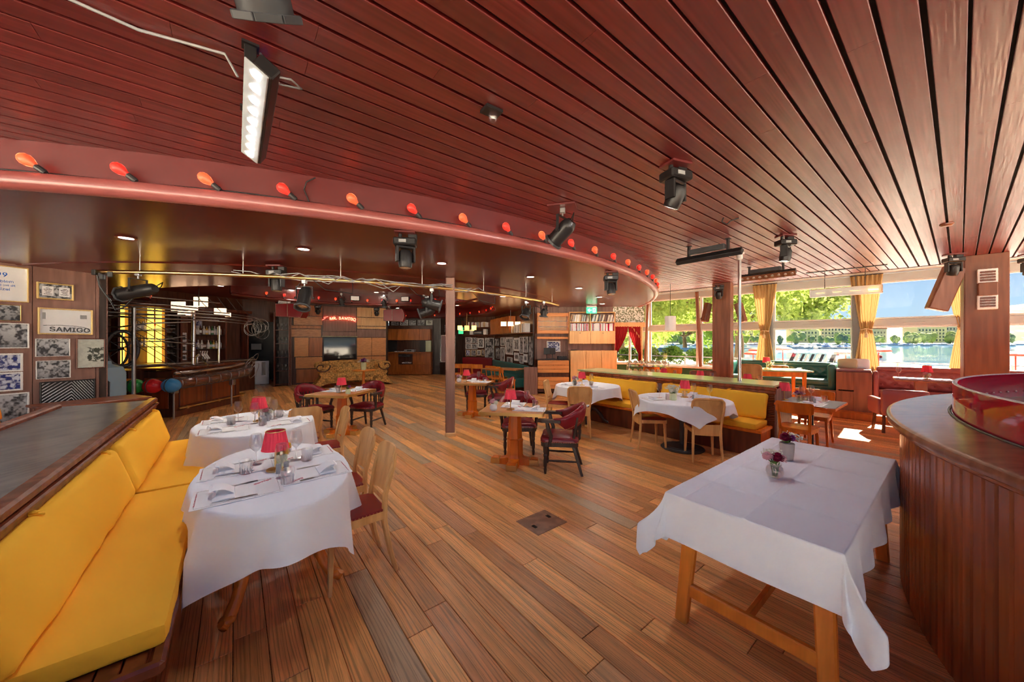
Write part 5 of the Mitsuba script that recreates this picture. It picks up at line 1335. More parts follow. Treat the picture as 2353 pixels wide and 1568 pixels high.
# ---- the pipe-and-ball sculpture along the front of the bar
M('m_ballred', lin(206, 36, 40), .3, .5); M('m_ballgreen', lin(40, 150, 66), .3, .5); M('m_ballblue', lin(60, 136, 186), .3, .5); M('m_ballorange', lin(196, 124, 40), .3, .5)
for i, (x, y, mat, col) in enumerate(((-7.93, 7.26, 'm_ballorange', 'orange'), (-7.62, 7.12, 'm_ballgreen', 'green'), (-7.30, 7.16, 'm_ballred', 'red'), (-7.0, 7.24, 'm_ballblue', 'blue'))):
    t = thing('float_ball', f'{col} painted ball in the wire rail before the bar', 'ball')
    part(t, 'ball', MB().sphere((x, y, .735), .145, 3, (1.15, 1, 1)), mat, True); part(t, 'band', MB().tube([(x, y + .148 * math.cos(a), .735 + .148 * math.sin(a)) for a in np.linspace(0, 2 * PI, 25)[:-1]], .009, 6, closed=True), 'm_iron', True)
t = thing('ball_run', 'clear tube and chrome pipe ball run along the front of the bar', 'sculpture')
run = [(-6.98, 7.35, .77), (-6.92, 8.0, .79), (-6.93, 8.7, .82), (-7.0, 9.2, .85), (-7.2, 9.6, .87)]
part(t, 'tube', MB().tube(run, .115, 16, caps=False), 'm_wineglass', True)
for i in range(9):
    f = i / 8 * 3.6; k = min(int(f), 3); c = np.array(run[k]) * (1 - f + k) + np.array(run[k + 1]) * (f - k)
    part(t, 'ring', MB().tube([(c[0] + .122 * math.cos(a), c[1], c[2] + .122 * math.sin(a)) for a in np.linspace(0, 2 * PI, 21)[:-1]], .007, 6, closed=True), 'm_steel', True)
for dx, dz in ((.10, .07), (-.10, .07), (.10, -.08), (-.1, -.08)): part(t, 'rod', MB().tube([(x + dx * 1.15, y, z + dz * 1.3) for x, y, z in [(-8.35, 7.24, .735), (-7.5, 7.15, .735)] + run], .008, 6), 'm_iron', True)
part(t, 'pipe', MB().tube([(x - .05, y, z + .20) for x, y, z in run], .034, 10), 'm_chrome', True)
for x, y in ((-7.05, 7.45), (-6.98, 8.9)): part(t, 'stand', MB().cyl((x - .1, y, 0), (x - .1, y, .70), .018, n=8).box((x - .08, y, .62), (.10, .10, .16), .01), 'm_steel', 30)
for j, (cy_, cz, rr) in enumerate(((9.35, 1.00, .22), (9.5, .85, .20), (9.45, 1.15, .16), (9.2, .95, .18))):
    part(t, 'hoop', MB().tube([(-6.98 + .03 * j + .10 * math.cos(a), cy_ + rr * .6 * math.sin(a), cz + rr * math.cos(a)) for a in np.linspace(0, 2 * PI, 25)[:-1]], .007, 6, closed=True), 'm_steel', True)
# wheel and pipework standing at the wall end
t = thing('pipe_sculpture', 'tall steel pipe sculpture with a spoked wheel by the wall end', 'sculpture')
part(t, 'post', MB().cyl((-7.35, 6.85, 0), (-7.35, 6.85, 2.30), .032, n=12), 'm_steel', 40)
part(t, 'wheel_rim', MB().tube([(-7.52 + .14 * math.sin(a), 6.80 + .16 * math.sin(a), 1.50 + .34 * math.cos(a)) for a in np.linspace(0, 2 * PI, 33)[:-1]], .03, 8, closed=True), 'm_darkgrey', True)
part(t, 'wheel_rim', MB().tube([(-7.78 + .14 * math.sin(a), 6.86 + .16 * math.sin(a), 1.46 + .34 * math.cos(a)) for a in np.linspace(0, 2 * PI, 33)[:-1]], .02, 8, closed=True), 'm_iron', True)
for i in range(6):
    a = i * PI / 3; part(t, 'spoke', MB().cyl((-7.52, 6.8, 1.5), (-7.52 + .14 * math.sin(a), 6.80 + .16 * math.sin(a), 1.50 + .34 * math.cos(a)), .008, n=6), 'm_iron', True)
part(t, 'axle', MB().cyl((-7.50, 6.8, 1.5), (-7.85, 6.88, 1.45), .022, n=8), 'm_iron', True)
q = random.Random(5)
for i in range(9):
    z = 1.55 + .12 * i; part(t, 'pipe', MB().tube([(-8.4, 6.95, z + q.random() * .06), (-7.7, 6.9, z + q.random() * .1), (-7.1, 6.9 + q.random() * .3, z + q.random() * .1), (-6.75 - q.random() * .5, 7.3 + q.random(), z + q.random() * .15)], .008 + .008 * q.random(), 6), 'm_steel', True)
for i in range(6):
    part(t, 'wire', MB().tube([(-7.35, 6.85, 2.2 - .12 * i), (-7.1 + .1 * i, 7.2, 1.9 - .2 * i), (-7.0 + .06 * i, 7.8, 1.6 - .1 * i), (-7.2, 8.2, 1.2)], .006, 5), 'm_iron', True)
t = thing('gas_bottle', 'pale blue steel canister beside the wall end', 'canister')
M('m_paleblue', lin(150, 182, 200), .35, .5)
part(t, 'body', MB().lathe([(0, 0), (.24, 0), (.26, .03), (.26, 1.05), (.22, 1.16), (.08, 1.22), (.07, 1.28), (0, 1.28)], 24, t=(-7.55, 6.55, 0)), 'm_paleblue', 40)
part(t, 'hose', MB().tube([(-7.40, 6.4, .1), (-7.3, 6.38, .5), (-7.32, 6.4, .9), (-7.45, 6.4, 1.0), (-7.5, 6.5, .8)], .015, 6), 'm_iron', True)
# overhead pipes and hoops above the bar
t = thing('overhead_pipework', 'overhead run of thin pipes, hoops and cables above the bar', 'sculpture')
for i, (z, r) in enumerate(((2.36, .012), (2.30, .016), (2.22, .012), (2.15, .01))):
    part(t, 'pipe', MB().tube([(-7.9, 6.9, z), (-7.3, 7.6 + .1 * i, z - .02), (-7.0, 8.6, z - .03), (-7.1, 9.6, z - .05), (-7.4, 10.2 - .15 * i, z - .06)], r, 8), 'm_steel', True)
for i in range(9):
    a = .45 + i * .5
    c = (-6.95 - .12 * i, 9.4 + .22 * i, 1.95 + .12 * ((i * 5) % 4) * .5); r = .16 + .04 * (i % 3)
    part(t, 'hoop', MB().tube([(c[0] + r * math.cos(x) * math.cos(a), c[1] + r * math.cos(x) * math.sin(a), c[2] + r * math.sin(x)) for x in np.linspace(0, 2 * PI, 21)[:-1]], .006, 5, closed=True), 'm_steel', True)
for i in range(5): part(t, 'cable', MB().tube([(-7.2, 8.0 + .3 * i, 2.74), (-7.05, 8.05 + .3 * i, 2.5), (-7.1, 8.3 + .3 * i, 2.36)], .006, 5), 'm_iron', True)
# chandelier of frosted plates
M('m_frostglow', lin(226, 206, 178), .6, .3)
t = thing('chandelier', 'cluster of warm frosted glass plates hanging above the bar', 'lamp')
for i, (x, y, z, w, h) in enumerate(((-7.55, 8.55, 2.60, .34, .24), (-7.95, 8.4, 2.48, .30, .22), (-7.60, 8.35, 2.42, .26, .13), (-7.2, 8.7, 2.38, .24, .16), (-7.05, 8.75, 2.30, .12, .10), (-7.9, 8.5, 2.34, .24, .14))):
    part(t, 'plate', MB().box((x, y, z), (w, .03, h), .004, rz=.15 * i), 'm_frostglow', False, **emit(.10, .06, .035))
part(t, 'rod', MB().cyl((-7.55, 8.5, 2.5), (-7.55, 8.5, 2.95), .01, n=6), 'm_iron', True)
# ---- back bar shelves
BL, BA = FR(-10.25, 9.0, *PE); TBB = TX(-10.25, 9.0, 0, BA)      # room side is -y
t = thing('back_bar', 'dark wooden back bar with lit yellow columns and bottle shelves', 'shelf')
part(t, 'cabinet', MB().box((1.66, -.30, .50), (3.3, .55, 1.0), .006), 'm_darkwood', False, TBB)
part(t, 'worktop', MB().box((1.66, -.30, 1.02), (3.34, .60, .04), .006), 'm_steel', False, TBB)
part(t, 'cornice', MB().box((1.66, -.20, 2.62), (3.34, .45, .10), .01), 'm_mahogany', False, TBB)
M('m_glowyellow', lin(222, 176, 40), .5, .3)
for x0, x1 in ((.06, .19), (.65, .80), (.84, .96)): part(t, 'lit_column', MB().lathe([(.065, 1.06), (.065, 2.56)], 16, t=((x0 + x1) / 2, -.16, 0)), 'm_glowyellow', 40, TBB, **emit(.17, .095, .010))
for z in (1.49, 1.93): part(t, 'shelf', MB().box((.52, -.13, z), (.95, .22, .022), .003), 'm_blackwood', False, TBB); part(t, 'shelf', MB().box((2.15, -.13, z - .09), (.84, .22, .022), .003), 'm_blackwood', False, TBB)
for x in (.02, .22, .99, 1.27, 1.36, 1.70, 2.58, 3.28): part(t, 'upright', MB().box((x, -.16, 1.80), (.05, .28, 1.56), .004), 'm_mahogany' if x != 1.27 else 'm_blackwood', False, TBB)
for z in (1.3, 1.5, 1.7, 1.9, 2.1): part(t, 'glass_shelf', MB().box((1.13, -.13, z), (.22, .2, .012)), 'm_steel', False, TBB)
part(t, 'panel', MB().box((1.53, -.02, 1.8), (.30, .03, 1.5), .004), 'm_walnut', False, TBB)
for z0, z1 in ((1.62, 1.90), (1.30, 1.54), (1.08, 1.24)):
    k_ = part(t, 'switch_plate', MB().box((1.53, -.045, (z0 + z1) / 2), (.20, .02, z1 - z0), .004), 'm_paper', False, TBB)
    part(k_, 'dials', MB().box((1.53, -.058, (z0 + z1) / 2), (.13, .008, (z1 - z0) * .5), .002), 'm_darkgrey', False, TBB)
picture('picture', TBB, 1.80, 2.04, 2.05, 2.30, 'm_grey', .015, 'm_bluephoto', 'small grey photograph above the right bottle shelves of the back bar', y=-.05)
BCOL = {'green': lin(60, 120, 70), 'amber': lin(196, 100, 24), 'clear': lin(190, 196, 200), 'gold': lin(206, 168, 74), 'white': lin(220, 218, 210), 'blue': lin(30, 50, 140), 'red': lin(170, 50, 30), 'brown': lin(84, 44, 24)}
for c, v in BCOL.items(): M('m_btl' + c, v, .15, .6)
PB_ = []
for h, r in ((.27, .036), (.30, .034), (.24, .042)):
    PB_.append(MB().lathe([(0, 0), (r, 0), (r, h * .58), (r * .85, h * .66), (r * .36, h * .78), (r * .34, h * .96), (r * .40, h * .965), (r * .40, h), (0, h)], 10))
P_LAB = ply(MB().lathe([(.0345, .05), (.0345, .12)], 10), 'm_paper', 40); 
PBT = {(c, j): ply(PB_[j], 'm_btl' + c, 40) for c in BCOL for j in range(3)}
P_LABELS = [ply(MB().lathe([(r + .001, .05), (r + .001, .13)], 10), 'm_paper', 40) for r in (.036, .034, .042)]
q = random.Random(9)
def bottles(x0, x1, n, z, cols, where):
    for i in range(n):
        c = cols[i % len(cols)] if isinstance(cols, list) else cols; j = q.randrange(3)
        T = TBB @ ST().translate([x0 + (x1 - x0) * (i + .5) / n, -.13 + q.uniform(-.02, .02), z])
        t = thing('bottle', f'{c} bottle among those on the {where}', 'bottle', f'bottles on the {where}')
        scene[t + '__glass'] = {**PBT[(c, j)], 'to_world': T}; scene[t + '__paper_label'] = {**P_LABELS[j], 'to_world': T}
bottles(.26, .64, 8, 1.942, ['green', 'green', 'clear', 'white', 'clear', 'gold', 'clear', 'white'], 'upper left shelf of the back bar')
bottles(.68, .98, 6, 1.942, ['amber', 'red', 'red', 'brown', 'amber', 'amber'], 'upper left shelf before the lit columns')
bottles(.26, .98, 9, 1.502, ['gold', 'clear', 'brown', 'gold', 'white', 'clear'], 'lower left shelf of the back bar')
bottles(1.76, 2.54, 10, 1.852, ['clear', 'white', 'brown', 'white', 'gold', 'clear', 'green', 'clear'], 'upper right shelf of the back bar')
bottles(1.76, 2.54, 9, 1.412, ['blue', 'clear', 'white', 'brown', 'white', 'green', 'gold', 'white', 'clear'], 'lower right shelf of the back bar')
for z in (1.312, 1.512, 1.712, 1.912):
    for j in range(3): tumb(TBB @ ST().translate([1.06 + .07 * j, -.13, z]), f'clear glass on the narrow glass shelves of the back bar', 'glasses on the narrow shelves of the back bar')
# ---- pantry opening: steel cooler
t = thing('cooler', 'steel drinks cooler inside the dark pantry opening', 'cooler')
TCo = TX(-9.85, 13.55, 0, 40)
part(t, 'cabinet', MB().box((0, 0, .45), (.80, .60, .90), .01), 'm_steel', 20, TCo); part(t, 'door', MB().box((-.18, -.31, .44), (.36, .02, .82), .006), 'm_steel', 20, TCo); part(t, 'control_strip', MB().box((.22, -.31, .60), (.12, .02, .50), .004), 'm_paper', False, TCo)
single('notice', MB().box((-10.3, 14.2, 1.42), (.34, .01, .24), .001, rz=.5), 'm_paper', 'white sheet on the wall inside the dark pantry', 'notice', False)
# ---- glazed cabinet left of the sofa wall
CL, CA = FR(*PF, *PG); TCb = TX(*PF, 0, CA)
t = thing('glass_cabinet', 'tall dark glazed cabinet with glasses left of the panelled sofa wall', 'cabinet')
part(t, 'back_board', MB().box((.23, .04, 1.35), (.46, .03, 2.7), .003), 'm_blackwood', False, TCb)
for x in (.0, .46): part(t, 'upright', MB().box((x, -.12, 1.35), (.035, .34, 2.7), .004), 'm_mahogany', False, TCb)
for z in (.06, .55, 1.05, 1.55, 2.05, 2.66): part(t, 'shelf', MB().box((.23, -.10, z), (.44, .28, .02), .002), 'm_mahogany', False, TCb)
part(t, 'door_frame', MB().box((.46, -.30, 1.35), (.03, .03, 2.7), .004).box((.52, -.32, 1.35), (.03, .03, 2.7), .004), 'm_panel', False, TCb)
for z in (.56, 1.06, 1.56, 2.06):
    for j in range(3): wine(TCb @ ST().translate([.10 + .12 * j, -.1, z + .01]), 'wine glass inside the tall dark glazed cabinet', 'glasses in the glazed cabinet')
# ================================================================== back: sofa wall, alcove, gallery, record shelves
GL, GA = FR(*PG, *PH); TGw = TX(*PG, 0, GA)
struct('wall_feature', MB().box((GL / 2, .08, 1.55), (GL, .10, 3.1)), 'm_darkwood', T=TGw)
q = random.Random(21)
def wp(x0, x1, z0, z1, mat, proud=.0): part('wall_feature', 'panel', MB().box(((x0 + x1) / 2, .02 - proud / 2, (z0 + z1) / 2), (x1 - x0 - .012, .04 + proud, z1 - z0 - .012), .004), mat, False, TGw)
for x0, x1, z0, z1, m_, pr_ in ((.10, .62, 2.60, 3.02, 'm_teak', 0), (.62, 1.06, 2.60, 3.02, 'm_teak', .01), (.10, 1.06, 2.25, 2.59, 'm_veneer', .02), (.0, 1.02, 2.12, 2.24, 'm_teak', .07), (.0, 1.02, 1.80, 2.11, 'm_veneer', .05), (.12, .60, 1.05, 1.79, 'm_shelfwood', .02), (.60, 1.06, 1.05, 1.79, 'm_teak', .01), (.16, 1.06, .60, 1.04, 'm_shelfwood', 0), (.18, 1.06, .06, .58, 'm_teak', .02),
                            (1.08, 2.26, 2.50, 3.02, 'm_panel', -.01), (1.08, 2.26, 2.02, 2.49, 'm_panel', .0), (1.06, 2.28, 1.84, 2.01, 'm_panel', .03),
                            (2.28, 2.84, 2.62, 3.02, 'm_beech', .01), (2.84, 3.40, 2.62, 3.02, 'm_beech', .01), (2.28, 3.40, 2.26, 2.61, 'm_beech', .02), (2.28, 3.40, 2.14, 2.25, 'm_beech', .05), (2.28, 3.40, 1.80, 2.13, 'm_panel', .03), (2.28, 2.84, 1.04, 1.79, 'm_shelfwood', .02), (2.84, 3.40, 1.04, 1.79, 'm_shelfwood', .02), (2.28, 2.84, .06, 1.03, 'm_shelfwood', 0), (2.84, 3.40, .06, 1.03, 'm_shelfwood', 0)):
    wp(x0, x1, z0, z1, m_, pr_)
t = thing('television', 'large dark glossy screen set into the panelled wall behind the brocade sofa', 'screen')
M('m_screen', (.012, .015, .018), .05, .8)
part(t, 'panel', MB().box((1.67, .0, 1.32), (1.16, .05, .96), .006), 'm_black', False, TGw); part(t, 'glass', MB().box((1.67, -.028, 1.32), (1.12, .006, .92), .001), 'm_screen', False, TGw); part(t, 'shelf', MB().box((1.67, -.05, 1.83), (1.26, .10, .022), .004), 'm_greentop', False, TGw)
t = thing('neon_sign', 'red neon sign reading MR. SAMIGO over the screen', 'neon sign')
M('m_neon', (.8, .1, .05), .4, .4)
txt = 'MR. SAMIGO'; xs = 1.30
for i, ch in enumerate(txt):
    if ch == ' ': xs += .045; continue
    m = meshkit.text_mesh(ch, .105, .012); v = np.array(m.vertices); w = v[:, 0].max()
    u = (xs - 1.67) / .45; zb = 2.50 - .035 * u * u
    if ch != '.': part(t, 'letter', trimesh.Trimesh(np.stack([v[:, 0] + xs, -.035 - v[:, 2], v[:, 1] + zb], 1), m.faces, process=False), 'm_neon', False, TGw, **emit(.55, .09, .045))
    else: part(t, 'dot', MB().sphere((xs + .01, -.04, zb + .01), .012, 1), 'm_neon', True, TGw, **emit(.55, .09, .045))
    xs += w + .014
part(t, 'bolt', MB().tube([(1.06, -.04, 2.47), (1.16, -.04, 2.53), (1.10, -.04, 2.56), (1.25, -.04, 2.60)], .010, 6), 'm_neon', True, TGw, **emit(.42, .03, .02)); part(t, 'bolt', MB().tube([(2.0, -.04, 2.60), (2.14, -.04, 2.53), (2.08, -.04, 2.50), (2.24, -.04, 2.42)], .010, 6), 'm_neon', True, TGw, **emit(.42, .03, .02))
part(t, 'hat', MB().tube([(1.40, -.04, 2.64), (1.47, -.04, 2.69), (1.58, -.04, 2.69), (1.68, -.04, 2.62), (1.74, -.04, 2.56)], .008, 6), 'm_iron', True, TGw)
# ---- brocade sofa with scroll arms
SL, SA = FR(-6.72, 12.20, -4.85, 13.45); TS = TX(-6.62, 12.16, 0, SA)
t = thing('brocade_sofa', 'gold brocade sofa with big scroll arms before the panelled wall', 'sofa')
W_ = 2.25
def spiral_arm(s):
    """front drawing of one arm: foot, flank and scroll; s mirrors"""
    c = np.array([.10, .66]); th = np.linspace(-.6 * PI, 1.9 * PI, 40)
    outer = [(c[0] + (.205 - .018 * (a + .6 * PI)) * math.cos(a + PI * .0), c[1] + (.205 - .018 * (a + .6 * PI)) * math.sin(a)) for a in np.linspace(-.15 * PI, 1.55 * PI, 30)]
    pts = [(-.10, .0), (.04, .06), (.22, .14), (.45, .19), (.46, .34), (.36, .40), (.31, .50)] + outer + [(.06, .44), (.10, .36), (.02, .20)]
    return Polygon([(x * s * 1.5, z * 1.12) for x, z in pts]).buffer(0).buffer(.015).buffer(-.008)
for s, x in ((1, -.10), (-1, W_ + .10)):
    a = part(t, 'arm', MB().prism(spiral_arm(s), .78, RXZ, (x, .78, 0)), 'm_brocade', 30, TS)
    c = (x + s * .15, .74); sp = [(c[0] + s * 1.4 * (.022 + .026 * k) * math.cos(k), -.010, c[1] + 1.1 * (.022 + .026 * k) * math.sin(k)) for k in np.linspace(0, 6.6, 48)]
    part(a, 'scroll_cord', MB().tube(sp, .020, 6), 'm_darkwood', True, TS)
part(t, 'front_rail', MB().prism(Polygon([(.28, .15), (.7, .21), (W_ / 2, .235), (W_ - .7, .21), (W_ - .28, .15), (W_ - .28, .36), (.28, .36)]), .06, RXZ, (0, .06, 0)), 'm_brocade', 30, TS)
part(t, 'seat', MB().mesh(rbox((W_ - .5, .66, .17), .07, sub=(16, 8, 4)), None, (W_ / 2, .36, .40)), 'm_brocade', 50, TS)
def bk(u, v): 
    z = .42 + .42 * v + .03 * np.cos((u - .5) * PI)
    return np.stack([.12 + (W_ - .24) * u, .60 + .14 * v - .05 * np.sin(PI * v) - .035 * np.abs(np.sin(u * 5 * PI)) ** .6, z], -1)
p, f = grid(bk, 60, 14); part(t, 'backrest', (p, f[:, ::-1]), 'm_brocade', True, TS)
part(t, 'back_roll', MB().tube([(.05 + (W_ - .1) * k, .76, .82 + .035 * math.sin(PI * k)) for k in np.linspace(0, 1, 20)], .085, 12), 'm_brocade', True, TS)
part(t, 'rear_board', MB().box((W_ / 2, .80, .45), (W_ - .1, .04, .75), .01), 'm_brocade', False, TS)
# little round table with violets
t = thing('wine_table', 'small round honey table on a turned foot before the brocade sofa', 'table'); TW_ = TX(-5.05, 12.0, 0)
part(t, 'tabletop', MB().lathe([(0, .64), (.36, .64), (.37, .655), (.36, .67), (0, .67)], 32), 'm_honey', 35, TW_); part(t, 'column', MB().lathe([(0, .05), (.05, .05), (.04, .15), (.06, .22), (.035, .3), (.05, .45), (.035, .6), (.06, .64), (0, .64)], 14), 'm_honey', 40, TW_); part(t, 'foot', MB().lathe([(0, 0), (.19, 0), (.19, .02), (.10, .05), (0, .055)], 20), 'm_honey', 35, TW_)
vase(TX(-5.05, 12.0, .67, 0), 'tall', B_VI, 'green vase full of violet blooms on the little table before the sofa', 2.0)
# ---- alcove with its sideboard and five pictures
AT = TX(-6.10, 17.40)
t = thing('sideboard', 'built-in teak wall unit with hi-fi in the back alcove', 'cabinet')
part(t, 'carcass', MB().box((1.1, -.02, 1.2), (2.2, .06, 2.4), .004), 'm_darkwood', False, AT)
for i in range(4): part(t, 'upper_door', MB().box((.30 + .53 * i, -.22, 1.96), (.522, .36, .54), .004), 'm_teak', False, AT)
part(t, 'worktop', MB().box((1.1, -.25, 1.09), (2.2, .46, .05), .004), 'm_teak', False, AT)
part(t, 'lower_body', MB().box((1.1, -.18, .55), (2.16, .30, 1.04), .004), 'm_teak', False, AT)
for x0, x1, z0, z1 in ((.03, .60, .50, 1.05), (1.30, 2.17, .50, 1.05), (.03, .73, .14, .48), (.74, 1.44, .14, .48), (1.45, 2.17, .14, .48)): part(t, 'lower_door', MB().box(((x0 + x1) / 2, -.34, (z0 + z1) / 2), (x1 - x0 - .01, .025, z1 - z0 - .01), .003), 'm_teak', False, AT)
part(t, 'niche', MB().box((.95, -.335, .77), (.68, .015, .5)), 'm_darkwood', False, AT)
for x in (.25, 1.75): part(t, 'speaker_front', MB().box((x, -.15, 1.40), (.40 if x < 1 else .26, .2, .54), .005), 'm_black', False, AT)
part(t, 'pale_panel', MB().box((2.02, -.15, 1.40), (.26, .2, .54), .004), 'm_greentop', False, AT)
for nm, x, z, w, h, mat, lab in (('stereo', 1.15, 1.18, .50, .12, 'm_grey', 'silver stereo amplifier on the teak wall unit'), ('record_player', .66, 1.135, .46, .03, 'm_paper', 'flat pale record player on the teak wall unit'), ('tape_deck', .92, .94, .56, .10, 'm_darkgrey', 'dark tape deck in the niche of the teak wall unit'), ('disc_player', 1.02, .60, .42, .05, 'm_paper', 'flat silver disc player in the niche of the teak wall unit')):
    t = thing(nm, lab, 'hi-fi'); part(t, 'case', MB().box((x, -.40 if z < 1 else -.28, z), (w, .12 if z < 1 else .3, h), .005), mat, False, AT); part(t, 'display', MB().box((x, -.465 if z < 1 else -.433, z + .01), (w * .4, .006, h * .4)), 'm_black', False, AT)
for i, (x0, x1) in enumerate(((.16, .52), (.60, .98), (1.04, 1.38), (1.46, 1.80), (1.86, 2.20))):
    picture('picture', AT, x0, x1, 2.42, 2.68, 'm_white' if i in (1,) else 'm_grey', .02, 'm_photo' if i != 4 else 'm_sketch', ['first', 'second', 'third', 'fourth', 'last'][i] + ' from the left of five photographs over the teak wall unit', y=-.06)
part('wall_alcove', 'ladder_frame', MB().box((-.26, -2.1, 1.25), (.04, .04, 2.3), .004).box((-.02, -1.75, 1.25), (.04, .04, 2.3), .004), 'm_panel', False, AT)
for i in range(9): part('wall_alcove', 'ladder_rung', MB().bar((-.26, -2.1, .3 + .25 * i), (-.02, -1.75, .3 + .25 * i), .03, .03), 'm_beech', False, AT)
# dark wall right of the alcove: chalkboard panel
AL, AA = FR(-3.55, 17.45, -2.2, 16.45); TA = TX(-3.55, 17.45, 0, AA)
t = thing('notice_board', 'large pale framed board on the dark wall left of the slim post', 'board'); M('m_board', lin(176, 150, 152), .5, .3)
part(t, 'sheet', MB().box((.58, -.02, 1.28), (.95, .02, 1.28)), 'm_board', False, TA); part(t, 'frame', MB().box((.10, -.03, 1.28), (.03, .03, 1.32), .003).box((1.06, -.03, 1.28), (.03, .03, 1.32), .003).box((.58, -.03, 1.93), (.96, .03, .03), .003).box((.58, -.03, .63), (.96, .03, .03), .003), 'm_white', False, TA)
picture('picture', TA, .30, .75, 2.05, 2.45, 'm_black', .02, 'm_photo', 'dark photograph above the pale board left of the slim post')
part('wall_alcove', 'wainscot', MB().box((.65, -.02, .30), (1.3, .03, .60), .004), 'm_blackwood', False, TA)
# ---- gallery walls
g1, a1 = FR(*PK, *PL); TG1 = TX(*PK, 0, a1); g2, a2 = FR(*PL, *PM); TG2 = TX(*PL, 0, a2)
names1 = [(.05, .34, 1.55, 1.82), (.36, .66, 1.55, 1.80), (.69, .99, 1.34, 1.78), (.05, .34, 1.28, 1.53), (.36, .66, 1.27, 1.52), (.05, .30, .95, 1.24), (.33, .60, .95, 1.24), (.63, .85, .98, 1.25), (.87, 1.02, .96, 1.26)]
D1 = ['top left', 'top second', 'top third, tall,', 'middle left', 'middle second', 'bottom left', 'bottom second', 'bottom third', 'bottom narrow']
for (x0, x1, z0, z1), d in zip(names1, D1): picture('picture', TG1, x0, x1, z0, z1, 'm_white' if 'bottom' not in d else 'm_beigeshade', .02, 'm_bluephoto' if d == 'bottom left' else 'm_photo', f'{d} photograph on the gallery wall left of the big face print', .03 if 'third' in d else 0)
picture('picture', TG1, 1.04, 1.50, .80, 1.80, 'm_grey', .02, 'm_photo', 'big tall face print in the corner of the gallery wall', .02)
names2 = [(.10, .90, 1.42, 1.77), (.30, 1.0, .86, 1.36), (1.08, 1.62, 1.45, 1.80), (1.08, 1.62, .80, 1.40), (1.78, 2.70, 1.12, 1.80), (2.80, 3.38, 1.28, 1.77), (2.86, 3.34, .92, 1.22), (3.46, 3.82, 1.20, 1.80), (3.84, 4.24, 1.26, 1.80), (3.46, 3.82, .86, 1.14), (3.86, 4.22, .92, 1.20), (4.30, 4.74, .84, 1.82), (2.0, 2.6, .74, 1.02)]
D2 = ['upper dark', 'lower dark', 'upper small', 'lower small', 'large pale-mounted', 'tall white-mounted', 'small white-mounted', 'upper narrow', 'upper dancing-figure', 'lower narrow', 'lower pale-mounted', 'tall dark full-length', 'lowest small']
for (x0, x1, z0, z1), d in zip(names2, D2): picture('picture', TG2, x0, x1, z0, z1, 'm_white' if 'dark' not in d else 'm_black', .022, 'm_photo', f'{d} photograph on the angled gallery wall behind the wooden chairs', .05 if 'mounted' in d else 0)
# shelf above the gallery with books and an old radio
t = thing('wall_shelf', 'dark wooden wall shelf above the gallery photographs', 'shelf')
for z in (1.92, 2.26): part(t, 'board', MB().box((.75, -.14, z), (1.55, .26, .03), .003), 'm_mahogany', False, TG1)
part(t, 'side', MB().box((-.02, -.14, 2.24), (.03, .26, .70), .003), 'm_mahogany', False, TG1)
part(t, 'board', MB().box((2.4, -.14, 1.92), (4.7, .26, .03), .003), 'm_mahogany', False, TG2)
part(t, 'cupboard', MB().box((.95, -.14, 2.26), (1.3, .26, .64), .004), 'm_teak', False, TG2); part(t, 'cupboard', MB().box((2.30, -.14, 2.26), (1.3, .26, .64), .004), 'm_teak', False, TG2)
t = thing('radio', 'old table radio between two pale speakers on the gallery shelf', 'radio')
part(t, 'case', MB().box((.80, -.15, 2.03), (.44, .18, .16), .006), 'm_darkgrey', False, TG1); part(t, 'dial', MB().box((.80, -.245, 2.03), (.36, .006, .06)), 'm_grey', False, TG1)
for i, x in enumerate((.46, 1.14)): single('speaker_box', MB().box((x, -.15, 2.06), (.16, .18, .25), .006), 'm_white', f'small pale speaker box on the {["left", "right"][i]} of the old radio', 'loudspeaker', False, TG1)
BK = ['m_paper', 'm_beigeshade', 'm_darkgrey', 'm_burgundy', 'm_walnut', 'm_grey', 'm_white', 'm_panel']
def spines(T, x0, x1, z, h, n, lab, cat, grp, mats=BK, d=.18, lean=0.0, y=-.14):
    w = (x1 - x0) / n
    for i in range(n):
        hh = h * (1 - .12 * q.random()); m_ = mats[q.randrange(len(mats))]
        T1 = T @ ST().translate([x0 + w * (i + .5), y, z]).rotate([0, 1, 0], lean + q.uniform(-1.5, 1.5))
        single(cat.replace(' ', '_'), MB().box((0, 0, hh / 2), (w * .86, d, hh), .001), m_, lab, cat, False, T1, grp)
spines(TG1, .30, 1.48, 2.277, .24, 22, 'book among the row on the top gallery shelf', 'book', 'books on the top gallery shelf')
spines(TG2, 3.1, 4.55, 1.937, .30, 16, 'album among the row at the right of the gallery shelf', 'book', 'albums at the right of the gallery shelf', ['m_paper', 'm_grey', 'm_beigeshade', 'm_white'])
t = thing('hanging_lamp', 'three-armed lamp with amber glass cubes before the gallery shelf', 'lamp')
for x, m_ in ((-2.05, 1), (-1.78, .5), (-1.50, 1)): part(t, 'shade', MB().box((x, 13.9, 2.17), (.17, .17, .17), .01), 'm_frostglow', False, **emit(.30 * m_, .11 * m_, .02 * m_))
part(t, 'rod', MB().cyl((-1.78, 13.9, 2.25), (-1.78, 13.9, 2.75), .01, n=6).bar((-2.05, 13.9, 2.06), (-1.5, 13.9, 2.06), .02, .02), 'm_brass', 30)
t = thing('hanging_lamp', 'cross of warm frosted glass plates hanging before the gallery cupboards', 'lamp')
for x in (-.30, -.05, .20): part(t, 'plate', MB().box((x - .0, 12.6, 2.26), (.20, .05, .16), .006), 'm_frostglow', False, **emit(.16, .09, .04))
part(t, 'rod', MB().cyl((-.05, 12.6, 2.34), (-.05, 12.6, 2.75), .01, n=6), 'm_chrome', 30)
